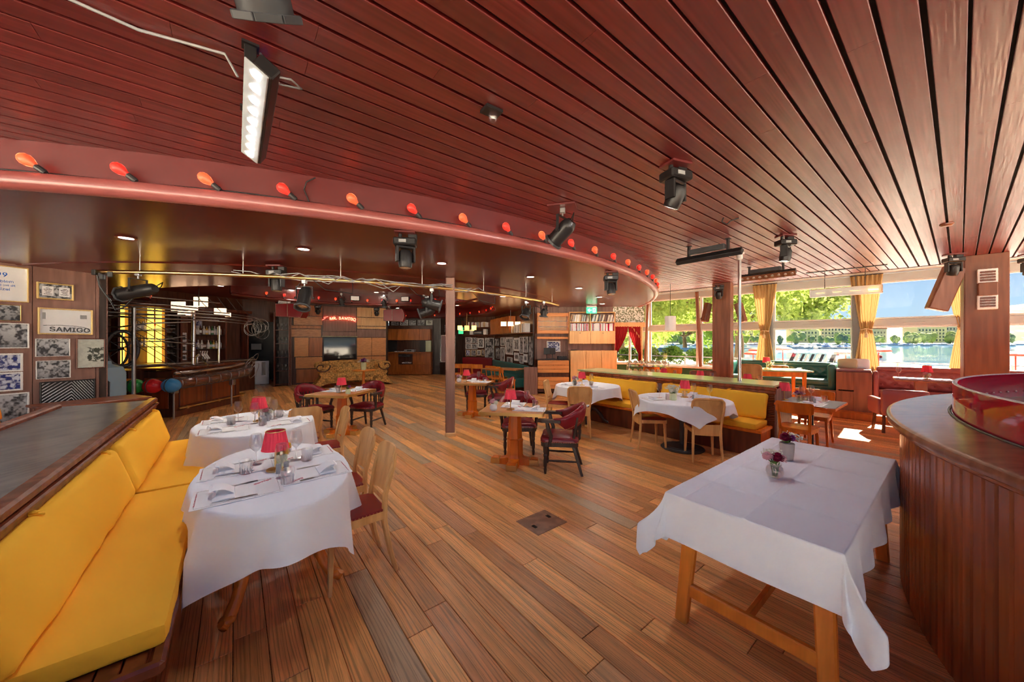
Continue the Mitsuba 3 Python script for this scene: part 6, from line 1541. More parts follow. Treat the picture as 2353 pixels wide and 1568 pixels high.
single('exit_sign', MB().box((-2.32, 16.0, 2.12), (.22, .04, .30), .004), scene.setdefault('m_exit', pr((.01, .30, .10), .5)) and 'm_exit', 'green exit sign seen behind the slim post', 'sign', False, **emit(.003, .04, .015))
# dining chairs and table in the back room
t = thing('cafe_table', 'dark table with a glossy top before the gallery benches', 'table')
part(t, 'tabletop', MB().box((-.30, 11.6, .735), (1.3, .70, .03), .004, rz=-.5), 'm_veneer', False); part(t, 'column', MB().cyl((-.30, 11.6, 0), (-.30, 11.6, .72), .04), 'm_iron', 35)
t = thing('banquette', 'dark red upholstered bench along the gallery wall', 'bench'); part(t, 'seat', MB().box((.75, -.45, .30), (1.5, .5, .30), .04), 'm_burgundy', 30, TG1); part(t, 'back', MB().mesh(rbox((1.5, .12, .50), .05, sub=(10, 4, 6)), None, (.75, -.20, .66)), 'm_burgundy', 50, TG1)
t = thing('banquette', 'dark green upholstered bench under the angled gallery wall', 'bench'); part(t, 'seat', MB().box((2.6, -.45, .30), (4.2, .5, .30), .04), 'm_greenleather', 30, TG2); part(t, 'back', MB().mesh(rbox((4.2, .12, .46), .05, sub=(14, 4, 6)), None, (2.6, -.18, .62)), 'm_greenleather', 50, TG2)
for i, (x, y, dx, dy) in enumerate(((-2.02, 13.1, .1, 1), (-1.62, 13.0, .1, 1), (-1.22, 12.8, .15, 1), (-.62, 12.0, .5, .86), (-.42, 11.7, .6, .8), (-.12, 11.0, .97, .25))):
    chair(K_CAFEH, 'cafe_chair', x, y, (dx, dy), ['first', 'second', 'third', 'fourth', 'fifth', 'last'][i] + ' from the left of six honey wooden chairs in the back dining corner')
single('low_wall', MB().box((.58, 10.95, .42), (.42, .10, .84), .006), 'm_panel', 'low panelled end wall beside the record shelves', 'low wall', False)

# ---- record shelves on the back wall (front faces at y = 11.05)
t = thing('wall_cupboard', 'orange-brown wall cupboard with sliding glass over the music corner', 'cupboard')
YB = BY - .05
part(t, 'carcass', MB().box((1.29, YB - .15, 2.52), (.98, .28, .03)).box((1.29, YB - .15, 1.90), (.98, .28, .03)).box((.81, YB - .15, 2.21), (.02, .28, .62)).box((1.77, YB - .15, 2.21), (.02, .28, .62)), 'm_shelfwood', False)
part(t, 'back_panel', MB().box((1.29, YB - .02, 2.21), (.96, .02, .60)), 'm_beech', False)
for z in (2.47, 1.94): part(t, 'fascia', MB().box((1.29, YB - .29, z), (.98, .02, .085), .003), 'm_shelfwood', False)
for z in (2.10, 2.28): part(t, 'glass_shelf', MB().box((1.29, YB - .15, z), (.94, .24, .01)), 'm_wineglass', False)
for x in (1.05, 1.53): part(t, 'glass_door', sheet(x - .235, x + .235, YB - .28, 1.985, 2.425), 'm_pane', False)
single('wall_board', MB().box((1.29, YB - .10, 1.75), (.98, .20, .07), .004), 'm_shelfwood', 'narrow orange-brown shelf board over the monitors', 'shelf', False)
picture('picture', TX(0, YB + .04), 1.12, 1.56, 1.30, 1.65, 'm_white', .03, 'm_bluephoto', 'white-framed blue photograph behind the monitors', y=-.02)
t = thing('drawer_unit', 'orange-brown chest of wide drawers under the monitors', 'drawer unit')
part(t, 'carcass', MB().box((1.29, YB - .20, .56), (.97, .36, 1.0), .004), 'm_darkwood', False)
for z0, z1 in ((.90, 1.05), (.78, .90), (.66, .78), (.40, .53), (.28, .40), (.16, .28)): part(t, 'drawer', MB().box((1.29, YB - .39, (z0 + z1) / 2), (.98, .025, z1 - z0 - .006), .003), 'm_shelfwood', False)
part(t, 'top', MB().box((1.29, YB - .20, 1.062), (.99, .40, .02), .003), 'm_blackwood', False)
for i, x in enumerate((1.10, 1.28)):
    t = thing('monitor', f'{["left", "right"][i]} of two dark monitors in the music corner', 'monitor'); part(t, 'screen', MB().box((x, YB - .22, 1.33), (.19, .02, .20), .004, rz=.3 * (i - .5)), 'm_black', False); part(t, 'stand', MB().cyl((x, YB - .20, 1.072), (x, YB - .20, 1.25), .012).box((x, YB - .2, 1.078), (.10, .08, .012)), 'm_black', 30)
t = thing('mixer', 'black music mixer beside the monitors', 'mixer'); part(t, 'case', MB().box((1.58, YB - .22, 1.12), (.28, .26, .09), .006), 'm_black', False)
part(t, 'knobs', MB().cyl((1.50, YB - .25, 1.165), (1.50, YB - .25, 1.18), .012).cyl((1.58, YB - .25, 1.165), (1.58, YB - .25, 1.18), .012).cyl((1.66, YB - .25, 1.165), (1.66, YB - .25, 1.18), .012), 'm_grey', 30)
t = thing('keyboard', 'slim dark device on the chest under the monitors', 'device'); part(t, 'case', MB().box((1.2, YB - .30, 1.085), (.32, .12, .02), .003), 'm_darkgrey', False)
t = thing('record_shelf', 'pale wooden shelf wall with records, drop doors and tall cupboards', 'shelf')
X0, X1 = 1.80, 3.24
part(t, 'carcass', MB().box(((X0 + X1) / 2, YB - .015, 1.28), (X1 - X0, .03, 2.56), .003), 'm_panel', False)
for x in (X0 + .01, 2.46, X1 - .01): part(t, 'upright', MB().box((x, YB - .16, 2.22), (.022, .30, .68), .003), 'm_beech', False)
for z in (2.555, 2.245, 1.955): part(t, 'board', MB().box(((X0 + X1) / 2, YB - .16, z), (X1 - X0, .30, .022), .003), 'm_beech', False)
for x0, x1 in ((X0, 2.46), (2.46, X1)):
    d_ = part(t, 'drop_door', MB().box(((x0 + x1) / 2, YB - .17, 1.755), (x1 - x0 - .01, .32, .38), .004), 'm_beech', False); part(d_, 'lock', MB().cyl(((x0 + x1) / 2, YB - .328, 1.90), ((x0 + x1) / 2, YB - .336, 1.90), .012), 'm_iron', 30)
part(t, 'niche_side', MB().box((X1 - .02, YB - .16, 1.47), (.03, .30, .24), .003), 'm_walnut', False)
for i in range(3): part(t, 'cupboard_door', MB().box((X0 + .02 + .485 * (i + .5), YB - .20, .68), (.478, .36, 1.34), .004), 'm_beech', False)
REC = ['m_paper', 'm_white', 'm_beigeshade', 'm_grey', 'm_walnut', 'm_darkgrey']
for x0, x1, w in ((X0 + .04, 2.42, 'left'), (2.50, X1 - .04, 'right')):
    spines(TX(0, YB), x0, x1, 2.258, .24, 24, f'leaning record sleeve in the upper {w} compartment of the record shelf', 'record', f'records in the upper {w} compartment', REC, .22, 10 if w == 'left' else 14, -.16)
    spines(TX(0, YB), x0, x1, 1.968, .25, 26, f'upright record in the lower {w} compartment of the record shelf', 'record', f'records in the lower {w} compartment', ['m_paper', 'm_white', 'm_linen', 'm_paper', 'm_grey', 'm_print'], .22, 0, -.16)
single('remote', MB().box((1.95, YB - .28, 1.365), (.20, .06, .025), .004), 'm_black', 'small black device lying in the niche of the record shelf', 'device', False)
t = thing('exit_sign', 'lit green exit sign with a white arrow above the record shelf', 'sign'); TE = TX(2.46, 10.9)
part(t, 'box', MB().box((0, 0, 2.60), (.32, .05, .20), .005), 'm_exit', False, TE, **emit(.003, .045, .02))
part(t, 'arrow', MB().prism(Polygon([(-.13, 0), (-.07, .055), (-.055, .04), (-.085, .012), (.0, .012), (.0, -.012), (-.085, -.012), (-.055, -.04), (-.07, -.055)]), .004, RXZ, (.0, -.026, 2.60)), 'm_white', False, TE, **emit(.07, .075, .07))
part(t, 'doorway', MB().prism(Polygon([(.03, -.065), (.12, -.065), (.12, .065), (.03, .065)]).difference(Polygon([(.055, -.05), (.07, -.05), (.085, .0), (.10, -.02), (.10, .04), (.06, .04)])), .004, RXZ, (0, -.026, 2.60)), 'm_white', False, TE, **emit(.07, .075, .07))
part(t, 'bracket', MB().box((0, 0, 2.72), (.30, .06, .05), .004), 'm_paper', False, TE)
# ================================================================== lamps and stage lights
# ---- bulbs along the lip of the round ceiling
K_BR, K_BO = Kit(), Kit()
M('m_bulbred', lin(230, 70, 60), .35, .5); M('m_bulborange', lin(240, 120, 80), .35, .5)
BULB = MB().lathe([(0, .125), (.020, .121), (.034, .107), (.040, .086), (.037, .062), (.024, .036), (.017, .022), (.017, .014), (0, .014)], 14)
SOCK = MB().lathe([(0, -.045), (.016, -.045), (.021, -.03), (.021, .014), (.018, .018), (0, .018)], 10)
for K_, m_, e in ((K_BR, 'm_bulbred', (.42, .042, .030)), (K_BO, 'm_bulborange', (.75, .15, .06))):
    K_.add('glass', BULB, m_, True, None, **emit(*e)); K_.add('socket', SOCK, 'm_iron', 30)
def bulb(T, i, lab, grp): (K_BO if i % 2 else K_BR).place('light_bulb', T, lab, 'light bulb', grp)
for i in range(30):
    a = math.radians(-80.3 + 3.13 * i)
    x, y = D0 + 9.735 * np.array([math.cos(a), math.sin(a)])
    bulb(TX(x, y, 2.895, math.degrees(a)) @ ST().rotate([1, 0, 0], 52).rotate([0, 1, 0], 8), i, f'{"orange" if i % 2 else "red"} glowing bulb on the rim of the round ceiling', f'{"orange" if i % 2 else "red"} bulbs on the rim of the round ceiling')
wire = thing('cable', 'thin black lamp cable laid along the rim of the round ceiling', 'cable')
part(wire, 'run', MB().tube([(D0[0] + 9.70 * math.cos(a), D0[1] + 9.70 * math.sin(a), 2.873 + .006 * math.sin(40 * a)) for a in np.linspace(math.radians(-82), math.radians(12), 120)], .006, 5), 'm_black', True)
for i in range(16):
    a = .17 * PI + i * .046 * PI; x, y = C0 + (rc - .04) * np.array([math.cos(a), math.sin(a)])
    bulb(TX(x, y, 2.83, 0, .8), i, f'{"orange" if i % 2 else "red"} bulb on the inner round beam under the ceiling opening', f'{"orange" if i % 2 else "red"} bulbs on the inner beam')
for i in range(26):
    a = -.08 * PI + i * .05 * PI; x, y = D0 + 4.90 * np.array([math.cos(a), math.sin(a)])
    bulb(TX(x, y, 2.80, 0, .8), i, f'{"orange" if i % 2 else "red"} bulb round the edge of the ceiling opening', f'{"orange" if i % 2 else "red"} bulbs round the ceiling opening')
# ---- recessed downlights in the round ceiling
K_DLs = {}
for nm_, ff_ in (('front', 1.2), ('inner', .70), ('deep', .75)):
    K_DL = K_DLs[nm_] = Kit(); K_DL.add('ring', MB().lathe([(.062, 0), (.085, 0), (.088, -.006), (.084, -.010), (.060, -.006)], 24), 'm_canopy', 35); K_DL.add('lens', MB().lathe([(0, -.003), (.061, -.003)], 20), 'm_white', False, **emit(*[ff_ * c for c in DOWN]))
n_ = 0
for r, c, a0, da in ((8.4, 10, -80, 11.5), (6.3, 9, -88, 14)):
    for i in range(c):
        a = math.radians(a0 + da * i); x, y = D0 + r * np.array([math.cos(a), math.sin(a)])
        if y < 1.0: continue
        n_ += 1; K_DLs['front' if r > 8 else 'inner'].place('downlight', TX(x, y, 2.750), 'small recessed downlight in the round ceiling', 'lamp', 'recessed downlights in the round ceiling')
for x, y in ((-7.6, 9.2), (-5.8, 9.6), (-4.0, 10.4), (-6.6, 11.6), (-4.6, 12.4), (-2.6, 12.0), (-1.9, 9.6), (-5.0, 15.4), (-2.2, 14.2)):
    K_DLs['deep'].place('downlight', TX(x, y, 3.088 if np.hypot(x + 5.57, y - 12.03) < 4.9 else 2.750), 'small recessed downlight in the ceiling opening', 'lamp', 'recessed downlights in the ceiling opening')

# ---- stage lights
def moving_head(T, lab, tilt=25, pan=0, on=0):
    """hangs from z = 0 downwards"""
    t = thing('moving_head_light', lab, 'stage light')
    part(t, 'mounting_plate', MB().box((0, 0, -.010), (.20, .16, .02), .003), 'm_fascia', False, T)
    part(t, 'clamp', MB().box((.07, .02, -.045), (.09, .07, .06), .006).cyl((-.05, 0, -.02), (-.05, 0, -.07), .018), 'm_black', 30, T)
    b = part(t, 'base', MB().box((0, 0, -.105), (.22, .16, .075), .012), 'm_black', 20, T)
    part(b, 'display', MB().box((-.02, -.082, -.105), (.07, .006, .03)), 'm_grey', False, T)
    Tp = T @ ST().rotate([0, 0, 1], pan)
    part(t, 'yoke', MB().box((0, 0, -.155), (.17, .08, .03), .01).bar((-.082, 0, -.15), (-.082, 0, -.30), .085, .022, .1, up=(1, 0, 0)).bar((.082, 0, -.15), (.082, 0, -.30), .085, .022, .1, up=(1, 0, 0)), 'm_black', 25, Tp)
    Th = Tp @ ST().translate([0, 0, -.265]).rotate([1, 0, 0], tilt)
    h = part(t, 'head', MB().lathe([(0, .085), (.05, .08), (.066, .05), (.070, -.03), (.064, -.085), (.058, -.095)], 20), 'm_black', 40, Th)
    part(h, 'lens', MB().lathe([(.058, -.093), (.040, -.086), (.0, -.084)], 20), 'm_chrome', 40, Th)
    if on: part(h, 'lamp', MB().lathe([(0, -.088), (.030, -.088)], 16), 'm_white', False, Th, **emit(*[c * on for c in BEAM]))
    part(h, 'lens_glass', MB().lathe([(.057, -.095), (.035, -.108), (0, -.113)], 20), 'm_glass', 60, Th)
def fresnel(T, lab, L=.30, r=.085, yaw=0, tilt=40, mat='m_black'):
    """a can light hung from a yoke; its beam axis starts along -y, tilted down"""
    t = thing('spotlight', lab, 'stage light')
    part(t, 'clamp', MB().box((0, 0, -.03), (.06, .05, .06), .006).cyl((0, 0, -.05), (0, 0, -.10), .010), 'm_steel', 30, T)
    Ty = T @ ST().rotate([0, 0, 1], yaw)
    part(t, 'yoke', MB().box((0, 0, -.10), (2 * r + .05, .03, .008)).box((-r - .022, 0, -.19), (.006, .03, .18)).box((r + .022, 0, -.19), (.006, .03, .18)), mat, False, Ty)
    Th = Ty @ ST().translate([0, 0, -.26]).rotate([1, 0, 0], 90 - tilt)
    b = part(t, 'barrel', MB().lathe([(0, L / 2), (r * .6, L / 2), (r * .9, L / 2 - .04), (r, L / 4), (r, -L / 2), (r - .006, -L / 2), (r - .006, -L / 2 + .05)], 20), mat, 35, Th)
    part(b, 'lens', MB().lathe([(r - .008, -L / 2 + .03), (r * .6, -L / 2 + .012), (0, -L / 2 + .004)], 20), 'm_chrome', 40, Th)
    f = MB()
    for k in range(8):
        a = k * PI / 4 + PI / 8; f.box(((r + .012) * math.cos(a), (r + .012) * math.sin(a), -L / 2 + .004), (.014, .08, .024), .002, rz=a)
    part(t, 'gel_frame', f, 'm_darkgrey', False, Th)
    part(t, 'knob', MB().cyl((r + .02, 0, 0), (r + .045, 0, 0), .016).cyl((-r - .02, 0, 0), (-r - .045, 0, 0), .016), mat, 30, Th)
    part(t, 'cable', MB().tube([(0, r * .3, L / 2), (.05, r, L / 2 + .06), (.12, .05, L / 2 - .05), (.10, -.02, .06)], .006, 5), 'm_black', True, Th)
moving_head(TX(1.36, 2.93, CEIL, 20), 'black moving-head light under the plank ceiling, nearest and largest of its kind', 28, 15, 6)
moving_head(TX(3.81, 4.91, CEIL, 0), 'black moving-head light under the plank ceiling left of the wide column', 8, 40, 4)
moving_head(TX(-1.08, 3.57, 2.75, 10), 'grey moving-head light under the front rim of the round ceiling', 0, 20)
moving_head(TX(1.57, 5.60, 2.75, -10), 'black moving-head light under the right rim of the round ceiling above the round tables', -10, 30)
moving_head(TX(-3.34, 5.0, 2.72, 0), 'grey moving-head light on the brass rail above the second oval table', 0, 0)
moving_head(TX(5.10, 8.70, 3.05, -30), 'moving-head light fixed on the square column near the ceiling', 20, 0)
moving_head(TX(7.45, 5.95, CEIL, -20), 'moving-head light at the ceiling left of the wide column', 20, 0)
moving_head(TX(8.75, 5.95, CEIL, -20), 'moving-head light at the ceiling right of the wide column, cut by the frame', 20, 0)
part('ceiling', 'mount_board', MB().box((.55, 3.84, CEIL - .012), (.30, .22, .02), .003, rz=-.3), 'm_fascia', False)
fresnel(TX(.55, 3.84, CEIL - .02, -10), 'black can spotlight under the plank ceiling in front of the round ceiling rim', .30, .085, 62, 38)
fresnel(TX(-.83, 1.13, CEIL, 0), 'spotlight with a bright round lens cut by the top edge above the led panel', .26, .085, 8, 48, 'm_darkgrey')
fresnel(TX(-2.98, 5.06, 2.53, 0), 'black can spotlight hung from the brass rail right of the moving head', .34, .085, 190, 62)
fresnel(TX(-1.32, 5.80, 2.52, 0), 'black can spotlight with chrome lens on the brass rail beside the slim post', .30, .085, -80, 15)
fresnel(TX(-1.42, 5.88, 2.40, 0), 'second black can spotlight on the brass rail beside the slim post, pointing left', .26, .075, 100, 20)
fresnel(TX(.30, 7.50, 2.50, 0), 'black spotlight with barn doors at the right end of the brass rail', .22, .09, 140, 60)
fresnel(TX(.72, 7.95, 2.55, 0), 'small black spotlight at the far right of the brass rail', .18, .07, 40, 80)
fresnel(TX(-4.90, 4.62, 2.56, 0), 'long black theatre spotlight on the left end of the brass rail by the picture wall', .50, .08, 85, 8)
def led_bar(T, L, lab, face_mat, lens=True, tilt=0, sg=1, on=0):
    t = thing('led_bar', lab, 'stage light'); Tt = T @ ST().rotate([1, 0, 0], tilt)
    b = part(t, 'housing', MB().box((0, .02 * sg, .035), (L, .09, .07), .006), 'm_black', 20, Tt)
    part(b, 'front', MB().box((0, 0, -.004), (L, .105, .010), .003), face_mat, False, Tt)
    if lens:
        for i in range(9): part(b, 'lens', MB().lathe([(.026, -.008), (.020, -.013), (0, -.015)][::-1], 12, t=(-L / 2 + L * (i + .5) / 9, 0, 0)), 'm_chrome', 40, Tt, **(emit(*[c * on for c in BEAM]) if on else {}))
    for s in (-1, 1): part(t, 'bracket', MB().box((s * L * .30, .02, .14), (.03, .05, .16), .003).box((s * L * .30, .02, .215), (.06, .07, .012)), 'm_black', False, T)
    part(t, 'driver_box', MB().box((0, .06 * sg, .11), (L * .55, .08, .07), .006), 'm_darkgrey', 20, T)
    return t
A_V = math.degrees(math.atan2(V[1], V[0]))
M('m_ledface', lin(182, 192, 196), .35, .5)
lb = led_bar(TX(-1.47, 2.00, 2.90, A_V), 1.0, 'led light bar with a pale lens panel hanging near us under the red ceiling', 'm_ledface', True, 32, -1, .7)
TLB = TX(-1.47, 2.0, 2.90, A_V)
M('m_bluetape', lin(40, 80, 220), .5, .4)
for x in (-.20, .30): part(lb, 'tape', MB().box((x, -.04, .17), (.05, .03, .04), .004), 'm_bluetape', False, TLB)
part(lb, 'cable', MB().tube([(-.2, -.03, .16), (-.22, -.16, .18), (-.14, -.22, .20), (-.08, -.12, .215), (-.3, -.02, .2)], .006, 6), 'm_grey', True, TLB)
led_bar(TX(2.94, 5.28, 2.90, A_V), .92, 'black led light bar under the plank ceiling left of the chrome pole', 'm_black', False, -50)
led_bar(TX(4.83, 6.70, 2.88, A_V), .90, 'led light bar with nine round lenses right of the chrome pole', 'm_walnut', True, 55)
single('cable', MB().tube([(-3.1, .2, CEIL - .012), (-2.4, .95, CEIL - .012), (-1.75, 1.65, CEIL - .012), (-1.45, 1.78, CEIL - .02), (-1.40, 1.80, 3.0)], .007, 6), 'm_grey', 'grey cable running along the red ceiling to the led panel', 'cable', True)
t = thing('ceiling_hook', 'small square plate with a clear glass bulb under the red ceiling', 'ceiling fitting'); part(t, 'plate', MB().box((-.13, 2.24, CEIL - .01), (.12, .09, .02), .003, rz=.6), 'm_black', False); part(t, 'bulb', MB().sphere((-.12, 2.22, CEIL - .06), .028, 2, (1, 1, 1.4)), 'm_glass', True)
single('ceiling_hook', MB().tube([(2.52, 4.2, CEIL), (2.50, 4.2, CEIL - .05), (2.56, 4.2, CEIL - .08), (2.60, 4.2, CEIL - .04), (2.70, 4.2, CEIL - .005)], .008, 6), 'm_black', 'small black hook under the plank ceiling behind the nearest moving head', 'hook', True)
t = thing('smoke_detector', 'flat rust-red disc under the plank ceiling left of the wide column', 'detector'); part(t, 'body', MB().lathe([(0, -.03), (.045, -.03), (.06, -.015), (.062, 0)], 20, t=(5.45, 4.42, CEIL)), 'm_redtop', 35)
# ---- dark red loudspeakers before the sofa wall
for x, y, z, w, lab in ((-6.6, 10.6, 2.56, .74, 'dark red loudspeaker with chrome edges hanging left of the sofa wall'), (-4.02, 12.1, 2.52, .66, 'dark red loudspeaker with chrome edges hanging right of the sofa wall')):
    t = thing('red_loudspeaker', lab, 'loudspeaker'); T = TX(x, y, z, 8)
    pl = Polygon([(-w / 2, -.18), (w / 2 - .06, -.21), (w / 2, -.06), (w / 2, .08), (w / 2 - .06, .21), (-w / 2, .18)])
    M('m_speakerred', lin(120, 6, 22), .3, .5)
    part(t, 'cabinet', MB().prism(pl, .40, RXZ, (0, .2, 0)), 'm_speakerred', 20, T)
    e = np.array(pl.exterior.coords); part(t, 'edge_strip', MB().tube([(a, -.205, b) for a, b in e[:-1]], .010, 6, closed=True), 'm_panel', True, T)
    part(t, 'divider', MB().box((-.05, -.205, 0), (.02, .012, .38), .003), 'm_panel', False, T)
    part(t, 'hanger', MB().cyl((-.15, 0, .18), (-.15, 0, .57), .008, n=6).cyl((.15, 0, .18), (.15, 0, .57), .008, n=6), 'm_iron', True, T)
# ---- fittings on the inner beam
for i, (a, lab) in enumerate(((.62, 'left'), (.46, 'right'))):
    a *= PI; x, y = C0 + (rc - .10) * np.array([math.cos(a), math.sin(a)])
    t = thing('flood_lamp', f'small square floodlight on the inner round beam, {lab} one', 'lamp'); T = TX(x, y, 2.93, math.degrees(a) - 90)
    part(t, 'housing', MB().box((0, 0, 0), (.26, .08, .15), .008), 'm_black', 20, T); part(t, 'glass', MB().box((0, -.042, 0), (.22, .008, .12), .002), 'm_paper', False, T)
for i, a in enumerate((.53, .39, .66)):
    x, y = C0 + (rc - .14) * np.array([math.cos(a * PI), math.sin(a * PI)]); fresnel(TX(x, y, 3.06, 0), f'small black spotlight on the inner round beam, {["middle", "right", "left"][i]} one', .22, .06, 0, 70)
for i, (x, y) in enumerate(((-7.1, 12.9), (-5.3, 13.8))): moving_head(TX(x, y, 3.0, 20), f'small black spotlight at the top {["left", "right"][i]} corner of the sofa wall', 20, 0)
# ---- cable bundles tied to the brass rail
t = thing('cable_bundle', 'loose grey cables tied along the brass rail above the second oval table', 'cable')
q = random.Random(4)
for i in range(7):
    pts = []
    for k in range(14):
        a = -1.33 + .022 * k * (1 + .1 * i) + .06 * (i % 3); r = 7.45 + q.uniform(-.05, .05)
        pts.append((D0[0] + r * math.cos(a), D0[1] + r * math.sin(a), 2.57 + q.uniform(-.05, .05) - (.10 if k in (4, 9) and i % 2 else 0)))
    part(t, 'cable', MB().tube(pts, .007, 5), 'm_grey', True)
for i, a in enumerate((-1.20, -1.02, -.86, -.62)):
    x, y = D0 + 7.45 * np.array([math.cos(a), math.sin(a)]); x2, y2 = D0 + 7.45 * np.array([math.cos(a + .07), math.sin(a + .07)])
    single('cable', MB().tube([(x, y, 2.53), (x * .7 + x2 * .3, y * .7 + y2 * .3, 2.40), (x2, y2, 2.36), (x2, y2, 2.52)], .006, 5), 'm_black', 'slack cable loop hanging from the brass rail', 'cable', True, None, 'slack cable loops on the brass rail')
t = thing('plug_cluster', 'knot of plugs and black cable at the left end of the brass rail', 'cable')
for i in range(5): part(t, 'plug', MB().box((-5.40 + .05 * i, 4.56 + .03 * (i % 2), 2.54 - .03 * (i % 3)), (.05, .04, .07), .006, rz=i), 'm_black', False)
part(t, 'cable', MB().tube([(-5.38, 4.57, 2.50), (-5.38, 4.60, 2.36), (-5.30, 4.64, 2.20), (-5.24, 4.66, 2.06), (-5.12, 4.66, 2.10), (-4.98, 4.64, 2.22), (-4.92, 4.63, 2.32)], .010, 6), 'm_black', True)
single('cable', MB().tube([(D0[0] + 9.69 * math.cos(a), D0[1] + 9.69 * math.sin(a), z) for a, z in ((-1.165, CEIL - .02), (-1.172, 3.05), (-1.174, 2.98), (-1.170, 2.88))], .006, 5), 'm_black', 'thin black cable down the fascia left of the middle of the round ceiling rim', 'cable', True)
# ================================================================== outside: terrace, lake, far shore
struct('ground', MB().prism([(-60, -60), (96, -60), (13.2, 22.8), (40, 64), (-60, 64)], .30, t=(0, 0, -.40)), 'm_stone', label='pale stone terrace around the house')
struct('ground__lake', MB().box((1200, 900, -1.3), (5200, 5200, .2)), 'm_water', label='calm blue lake')
struct('ground__far_shore', MB().box((700, 1100, -1.1), (2600, 1660, .6), .1), 'm_leafdark', label='far wooded shore')
struct('ground__quay', MB().box((560, 266, -.9), (560, 6, 1.0), .1), 'm_stone', label='stone quay along the far shore')
# hills
def ridge(x): return 40 + 150 * np.clip((x - 1500) / 1100, 0, 1.6) ** .9 + 14 * np.sin(x / 130.0) + 8 * np.sin(x / 47.0) + 25 * np.exp(-((x - 900) / 300.0) ** 2)
def hill(u, v):
    x = 300 + 4200 * u; h = ridge(x) * np.sin(PI * np.clip(v, 0, 1)) ** .8
    h = h + 7 * (meshkit.fbm(np.stack([x / 40, v * 12, 0 * x], -1), 3) - .5) * np.sin(PI * v)
    return np.stack([x, 1350 + 700 * v, h - 1], -1)
p, f = grid(hill, 170, 24); 
M('m_hill', mikit.proc(lambda p, n, q: mix((.12, .18, .13), (.34, .37, .32), sst(.45, .75, FB(p.x / 28, p.y / 60, p.z / 14, 3)))), .9, .1)
single('hill', (p, f), 'm_hill', 'long wooded hill rising behind the lake towards the right', 'hill', True)
q = random.Random(12)
# far trees on the shore
def blobtree(seed, n=7):
    r = random.Random(seed); b = MB(); m0 = _ico(2)
    for i in range(n):
        a = r.random() * 6.28; d = r.random() * .55; z = .35 + .55 * r.random(); s = .30 + .18 * r.random()
        v = m0.vertices * (1 + .5 * (meshkit.fbm(m0.vertices * 3 + seed + i, 2)[:, None] - .5)) * [s, s, s * .8]
        b.add(v, m0.faces, None, (d * math.cos(a), d * math.sin(a), z))
    return b
M('m_treeA', (.24, .32, .13), .9, .1); M('m_treeB', (.15, .23, .13), .9, .1); M('m_treeC', (.31, .39, .16), .9, .1)
TREES = [[ply(blobtree(k), m_, 60) for k in range(4)] for m_ in ('m_treeA', 'm_treeB', 'm_treeC')]
P_TRUNK = ply(MB().cyl((0, 0, 0), (0, 0, .6), .05, .03, 6), 'm_bark', True)
DT = ['mid-green', 'dark green', 'yellow-green']
for i in range(64):
    x = 95 + 300 * (i + q.random()) / 64; y = q.uniform(272, 300); h = q.uniform(4.5, 8.5) * (1.15 if i % 7 == 0 else 1); k = q.choice([0, 0, 1, 2, 2])
    t = thing('tree', f'{DT[k]} tree in the row along the far lake shore', 'tree', f'{DT[k]} trees along the far shore'); T = ST().translate([x, y, -.8]).scale([h * .62, h * .62, h])
    scene[t + '__crown'] = {**TREES[k][i % 4], 'to_world': T}; scene[t + '__trunk'] = {**P_TRUNK, 'to_world': T}
# buildings behind the trees
M('m_wallcream', lin(226, 214, 190), .8, .2); M('m_wallgrey', lin(186, 186, 182), .8, .2); M('m_roofred', lin(150, 90, 74), .8, .2); M('m_roofgrey', lin(110, 108, 110), .8, .2); M('m_wnd', lin(70, 78, 88), .3, .5)
for i, (x, w, h, fl, wm, rm, lab) in enumerate(((150, 22, 11, 3, 'm_wallgrey', 'm_roofgrey', 'white low house at the left of the far shore'), (196, 34, 14, 4, 'm_wallgrey', 'm_roofgrey', 'long grey building with a dark roof on the far shore'), (232, 18, 13, 4, 'm_wallcream', 'm_roofred', 'cream building with a red roof left of the dark window post'), (262, 20, 12, 3, 'm_wallcream', 'm_roofgrey', 'cream house right of the red-roofed one'), (300, 36, 15, 4, 'm_wallcream', 'm_roofred', 'long pale mansion behind the trees in the right window'), (345, 16, 13, 3, 'm_wallgrey', 'm_roofred', 'small house with a red roof on the far shore'), (372, 26, 14, 4, 'm_wallcream', 'm_roofgrey', 'pale villa with columns towards the right of the far shore'), (402, 18, 16, 4, 'm_wallgrey', 'm_roofred', 'tall house at the right end of the far shore'), (440, 30, 13, 3, 'm_wallcream', 'm_roofred', 'pale house seen right of the wide column'))):
    y = 318 + (i % 3) * 10; t = thing('building', lab, 'building')
    part(t, 'wall', MB().box((x, y, h / 2), (w, 12, h), .05), wm, False)
    part(t, 'roof', MB().prism(Polygon([(-w / 2 - .5, 0), (w / 2 + .5, 0), (w / 2 - 3, 3.4), (-w / 2 + 3, 3.4)]), 13, RXZ, (x, y + 6.5, h)), rm, False)
    wn = MB()
    for a in range(fl):
        for b in range(int(w / 3)): wn.box((x - w / 2 + 1.8 + 3 * b, y - 6.05, 1.8 + (h - 2.2) * a / fl + .6), (1.2, .2, 1.7))
    k_ = part(t, 'windows', wn, 'm_wnd', False); labels[k_] = {'kind': 'stuff', 'label': 'rows of small windows'}
single('tower', MB().cyl((262, 420, 0), (262, 420, 26), 1.6, 1.2, 10).cyl((262, 420, 26), (262, 420, 46), 1.4, .05, 10), 'm_wallgrey', 'thin church spire far behind the lake shore', 'tower', 30)
